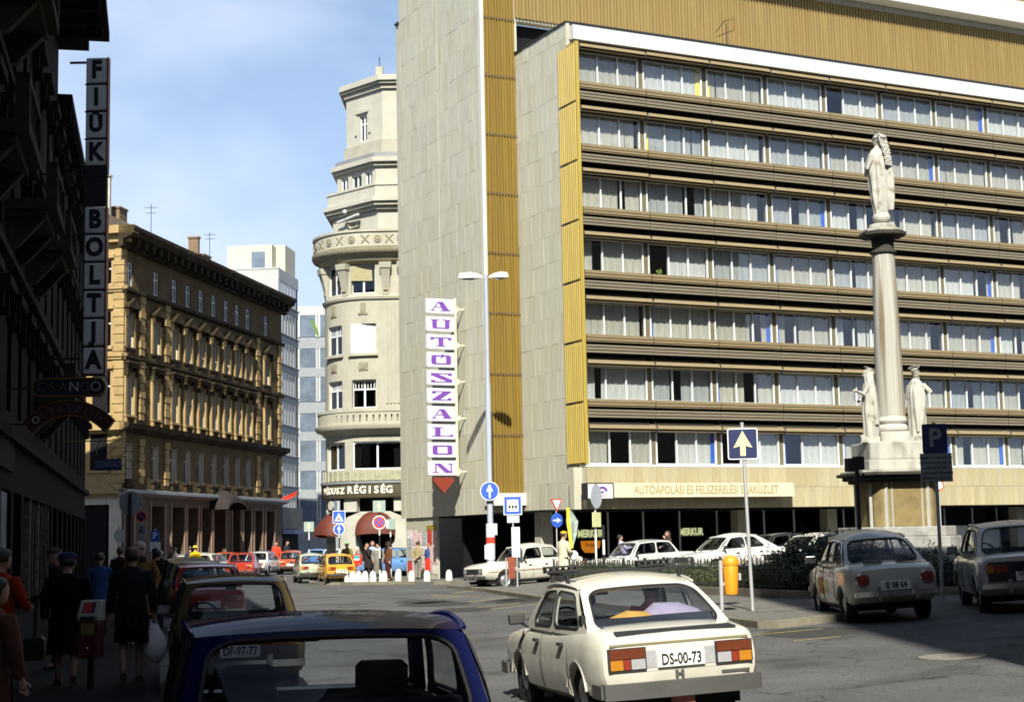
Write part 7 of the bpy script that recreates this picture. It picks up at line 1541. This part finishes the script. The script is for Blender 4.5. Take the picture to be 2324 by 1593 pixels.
person('man in khaki jacket and grey trousers reading the posters with his back turned', -4.62, 75.2, -.5, 1.74, ('behind', 'behind'), c_('khaki_jacket', (.28, .23, .13)), .92, c_('grey_trousers', (.2, .19, .16)), hair='dark')
person('woman in a blue top and bright red skirt looking at the posters', -4.1, 75.6, -.45, 1.66, ('hold', 'hold'), c_('navy_jumper', (.045, .075, .19)), .95, None, skirt=(.38, c_('scarlet_skirt', (.72, .035, .015))), hair='ginger', hairlen=.5)
person('person in bright yellow with a yellow hat among far parked cars', -15.25, 76, .2, 1.72, ('down', 'down'), c_('yellow_jacket', (.8, .55, .02)), .75, c_('dark_trousers', (.03, .03, .035)), hat=('brim', c_('yellow_hat', (.8, .6, .05))))
FW = 'far walkers behind the parked cars'
for k, (x, y, h, tp, lab) in enumerate(((-15.7, 77, 1.7, (.03, .035, .06), 'walker in dark jacket just left of the yellow clad person'), (-16.2, 76, 1.66, (.5, .4, .36), 'far walker in a pale top beside the dark jacketed one'), (-16.7, 77.5, 1.7, (.16, .1, .06), 'far walker in brown at the pink stone corner'),
        (-15.75, 105, 1.9, (.65, .06, .03), 'far person in red by the last shop window'), (-15.2, 106, 1.95, (.03, .03, .035), 'far dark haired person next to the one in red'))):
    person(lab, x, y, .3 + k, h, ('down', 'down'), c_('far_top_%d' % k, tp), .85, c_('dark_trousers', (.03, .03, .035)), hair='dark', group=FW, stride=.1)
wc = person('man in cream coat and mustard cap on the island holding a white bag', 1.55, 52.5, -1.0, 1.84, ('down', 'hold'), c_('cream_coat', (.62, .56, .40)), .6, c_('dark_trousers', (.03, .03, .035)), hat=('cap', c_('mustard_cap', (.5, .32, .04))), hair='dark')
person('woman with long dark hair in a dark brown coat eating before the dark shop', 6.0, 62.8, 1.9, 1.62, ('face', 'hold'), c_('dark_brown_coat', (.05, .038, .025)), .6, c_('dark_trousers', (.03, .03, .035)), hair='brown', hairlen=.6)
person('man in a lilac shirt bending behind the white boxy saloon', 4.25, 62.4, -1.3, 1.62, ('down', 'hold'), c_('lilac_shirt', (.48, .44, .62)), .93, c_('dark_trousers', (.03, .03, .035)), hair='dark', lean=.35)
# left pavement, in the shade
LP = 'people walking on the shaded left pavement'
P_ = lambda x, y: (x, y)
wg = person('woman in dark grey jacket walking away with a bulging white carrier bag', -5.02, 20.9, ANG, 1.72, ('down', 'bag'), c_('charcoal_wool', (.018, .02, .024)), .72, None, skirt=(.52, c_('black_skirt', (.007, .007, .01))), hair='brown', hairlen=.12, stride=.12, group=LP, width=1.05)
wd_ = person('woman in long black coat and blue knitted hat walking away with a shoulder bag', -5.78, 20.6, ANG, 1.64, ('down', 'down'), c_('black_wool', (.005, .005, .007)), .45, None, skirt=(.42, c_('black_skirt', (.007, .007, .01))), hat=('beanie', c_('blue_knit', (.018, .03, .075))), hair='dark', stride=-.12, group=LP, width=1.18)
person('man in flat grey cap turning his face beside the blue hatted woman', -6.75, 23.5, 1.9, 1.72, ('down', 'down'), c_('dark_jacket', (.008, .007, .007)), .7, c_('dark_trousers', (.03, .03, .035)), hat=('cap', c_('grey_cap', (.07, .065, .055))), hair='grey', group=LP)
person('person in bright orange red jacket cut by the left edge of the view', -5.75, 17.8, -.4, 1.72, ('down', 'hold'), c_('orange_red_anorak', (.28, .028, .006)), .78, c_('dark_trousers', (.03, .03, .035)), hair='dark', group=LP, width=1.1)
person('close person in a dusty pink coat cut by the lower left corner', -4.0, 12.2, -.6, 1.5, ('down', 'down'), c_('dusty_pink_coat', (.13, .06, .038)), .55, None, skirt=(.4, c_('black_skirt', (.007, .007, .01))), hair='dark', group=LP, width=1.2)
mc = person('grey haired man with spectacles and tan trench coat walking towards the camera', -6.8, 28.9, pi + .25, 1.8, ('pocket', 'back'), c_('tan_trench', (.17, .095, .032)), .5, c_('dark_trousers', (.03, .03, .035)), hair='grey', collar=c_('dark_collar', (.02, .02, .02)), stride=.14, glasses=True, group=LP, width=1.08)
rd = person('dark haired woman reading white papers beside the parked cars', -7.75, 34.5, .9, 1.68, ('hold', 'hold'), c_('black_jacket', (.006, .006, .007)), .7, c_('dark_trousers', (.03, .03, .035)), hair='dark', hairlen=.15, group=LP)
pp = tag(MB().box(-.12, .12, -.09, .09, -.004, .004).build('papers', m_wsign, None, (-8.0, 34.75, 1.32), rot=(.4, .1, .9)), 'white papers held by the reading woman', 'papers')
for k, (x, y, h, tp, hr_, ht, lab) in enumerate(((-10.4, 42, 1.72, (.012, .01, .009), 'brown', None, 'brown haired walker farther along the shaded pavement'), (-12.6, 51, 1.74, (.45, .42, .36), 'dark', ('cap', c_('black_cap', (.02, .02, .02))), 'walker in pale coat and dark cap near the ochre corner'), (-9.5, 39.5, 1.72, (.006, .007, .01), 'dark', ('brim', c_('dark_hat', (.03, .03, .032))), 'man in dark hat walking just left of the grey disc post'), (-10.9, 49, 1.6, (.01, .01, .013), 'grey', None, 'grey haired walker in dark coat behind the reading woman'), (-8.2, 31.5, 1.62, (.03, .07, .18), 'dark', None, 'walker with a blue shawl hidden behind the trench coat man'))):
    person(lab, x, y, ANG, h, ('down', 'swing'), c_('walker_top_%d' % k, tp), .7, c_('dark_trousers', (.03, .03, .035)), hair=hr_, hat=ht, group=LP, stride=.12)
# things carried
w0 = wrist(wg, 1, 'bag'); b = MB(); rings = []
for z, rx, ry in ((-.03, .02, .02), (-.1, .07, .05), (-.2, .13, .08), (-.33, .17, .1), (-.43, .15, .09), (-.52, .07, .05), (-.55, .02, .02)):
    rings.append([((rx * (1 + .08 * sin(5 * a + z * 20))) * cos(a) + .06 * (-z), ry * (1 + .12 * sin(4 * a - z * 15)) * sin(a), z) for a in [2 * pi * k / 16 for k in range(16)]])
b.loft(rings).tube([(-.05, 0, -.1), (-.03, 0, .01), (.01, 0, .03), (.06, 0, -.1)], .02, 5)
tag(b.build('carrier_bag', mat('white_plastic_film', (.92, .92, .96), .5, noise=.1, ns=6, bump=.4, bs=14), None, w0, smooth=60), 'bulging white plastic carrier bag hanging from the walking woman', 'carrier bag')
w1 = wrist(wd_, -1, 'down'); b = MB().loft([[(x * s, y * s * .6, z) for x, y in ((-.13, -.1), (.13, -.1), (.13, .1), (-.13, .1))] for z, s in ((-.42, .85), (-.38, 1), (-.16, 1), (-.12, .7))]).tube([(0, -.05, -.13), (0, -.03, .3), (.05, 0, .42), (0, .03, .3), (0, .05, -.13)], .012, 5)
tag(b.build('shoulder_bag', m_rubber, None, w1 + Vector((-.12, .0, 0)), smooth=40, bevel=.02), 'black bag hanging at the side of the blue hatted woman', 'bag')
w2 = in_ = wrist(wc, 1, 'hold'); tag(MB().sphere((0, 0, 0), (.16, .08, .17), 10, 7).build('white_bag', m_wsign, None, w2, smooth=60), 'small white bag in the hands of the cream coated man', 'bag')
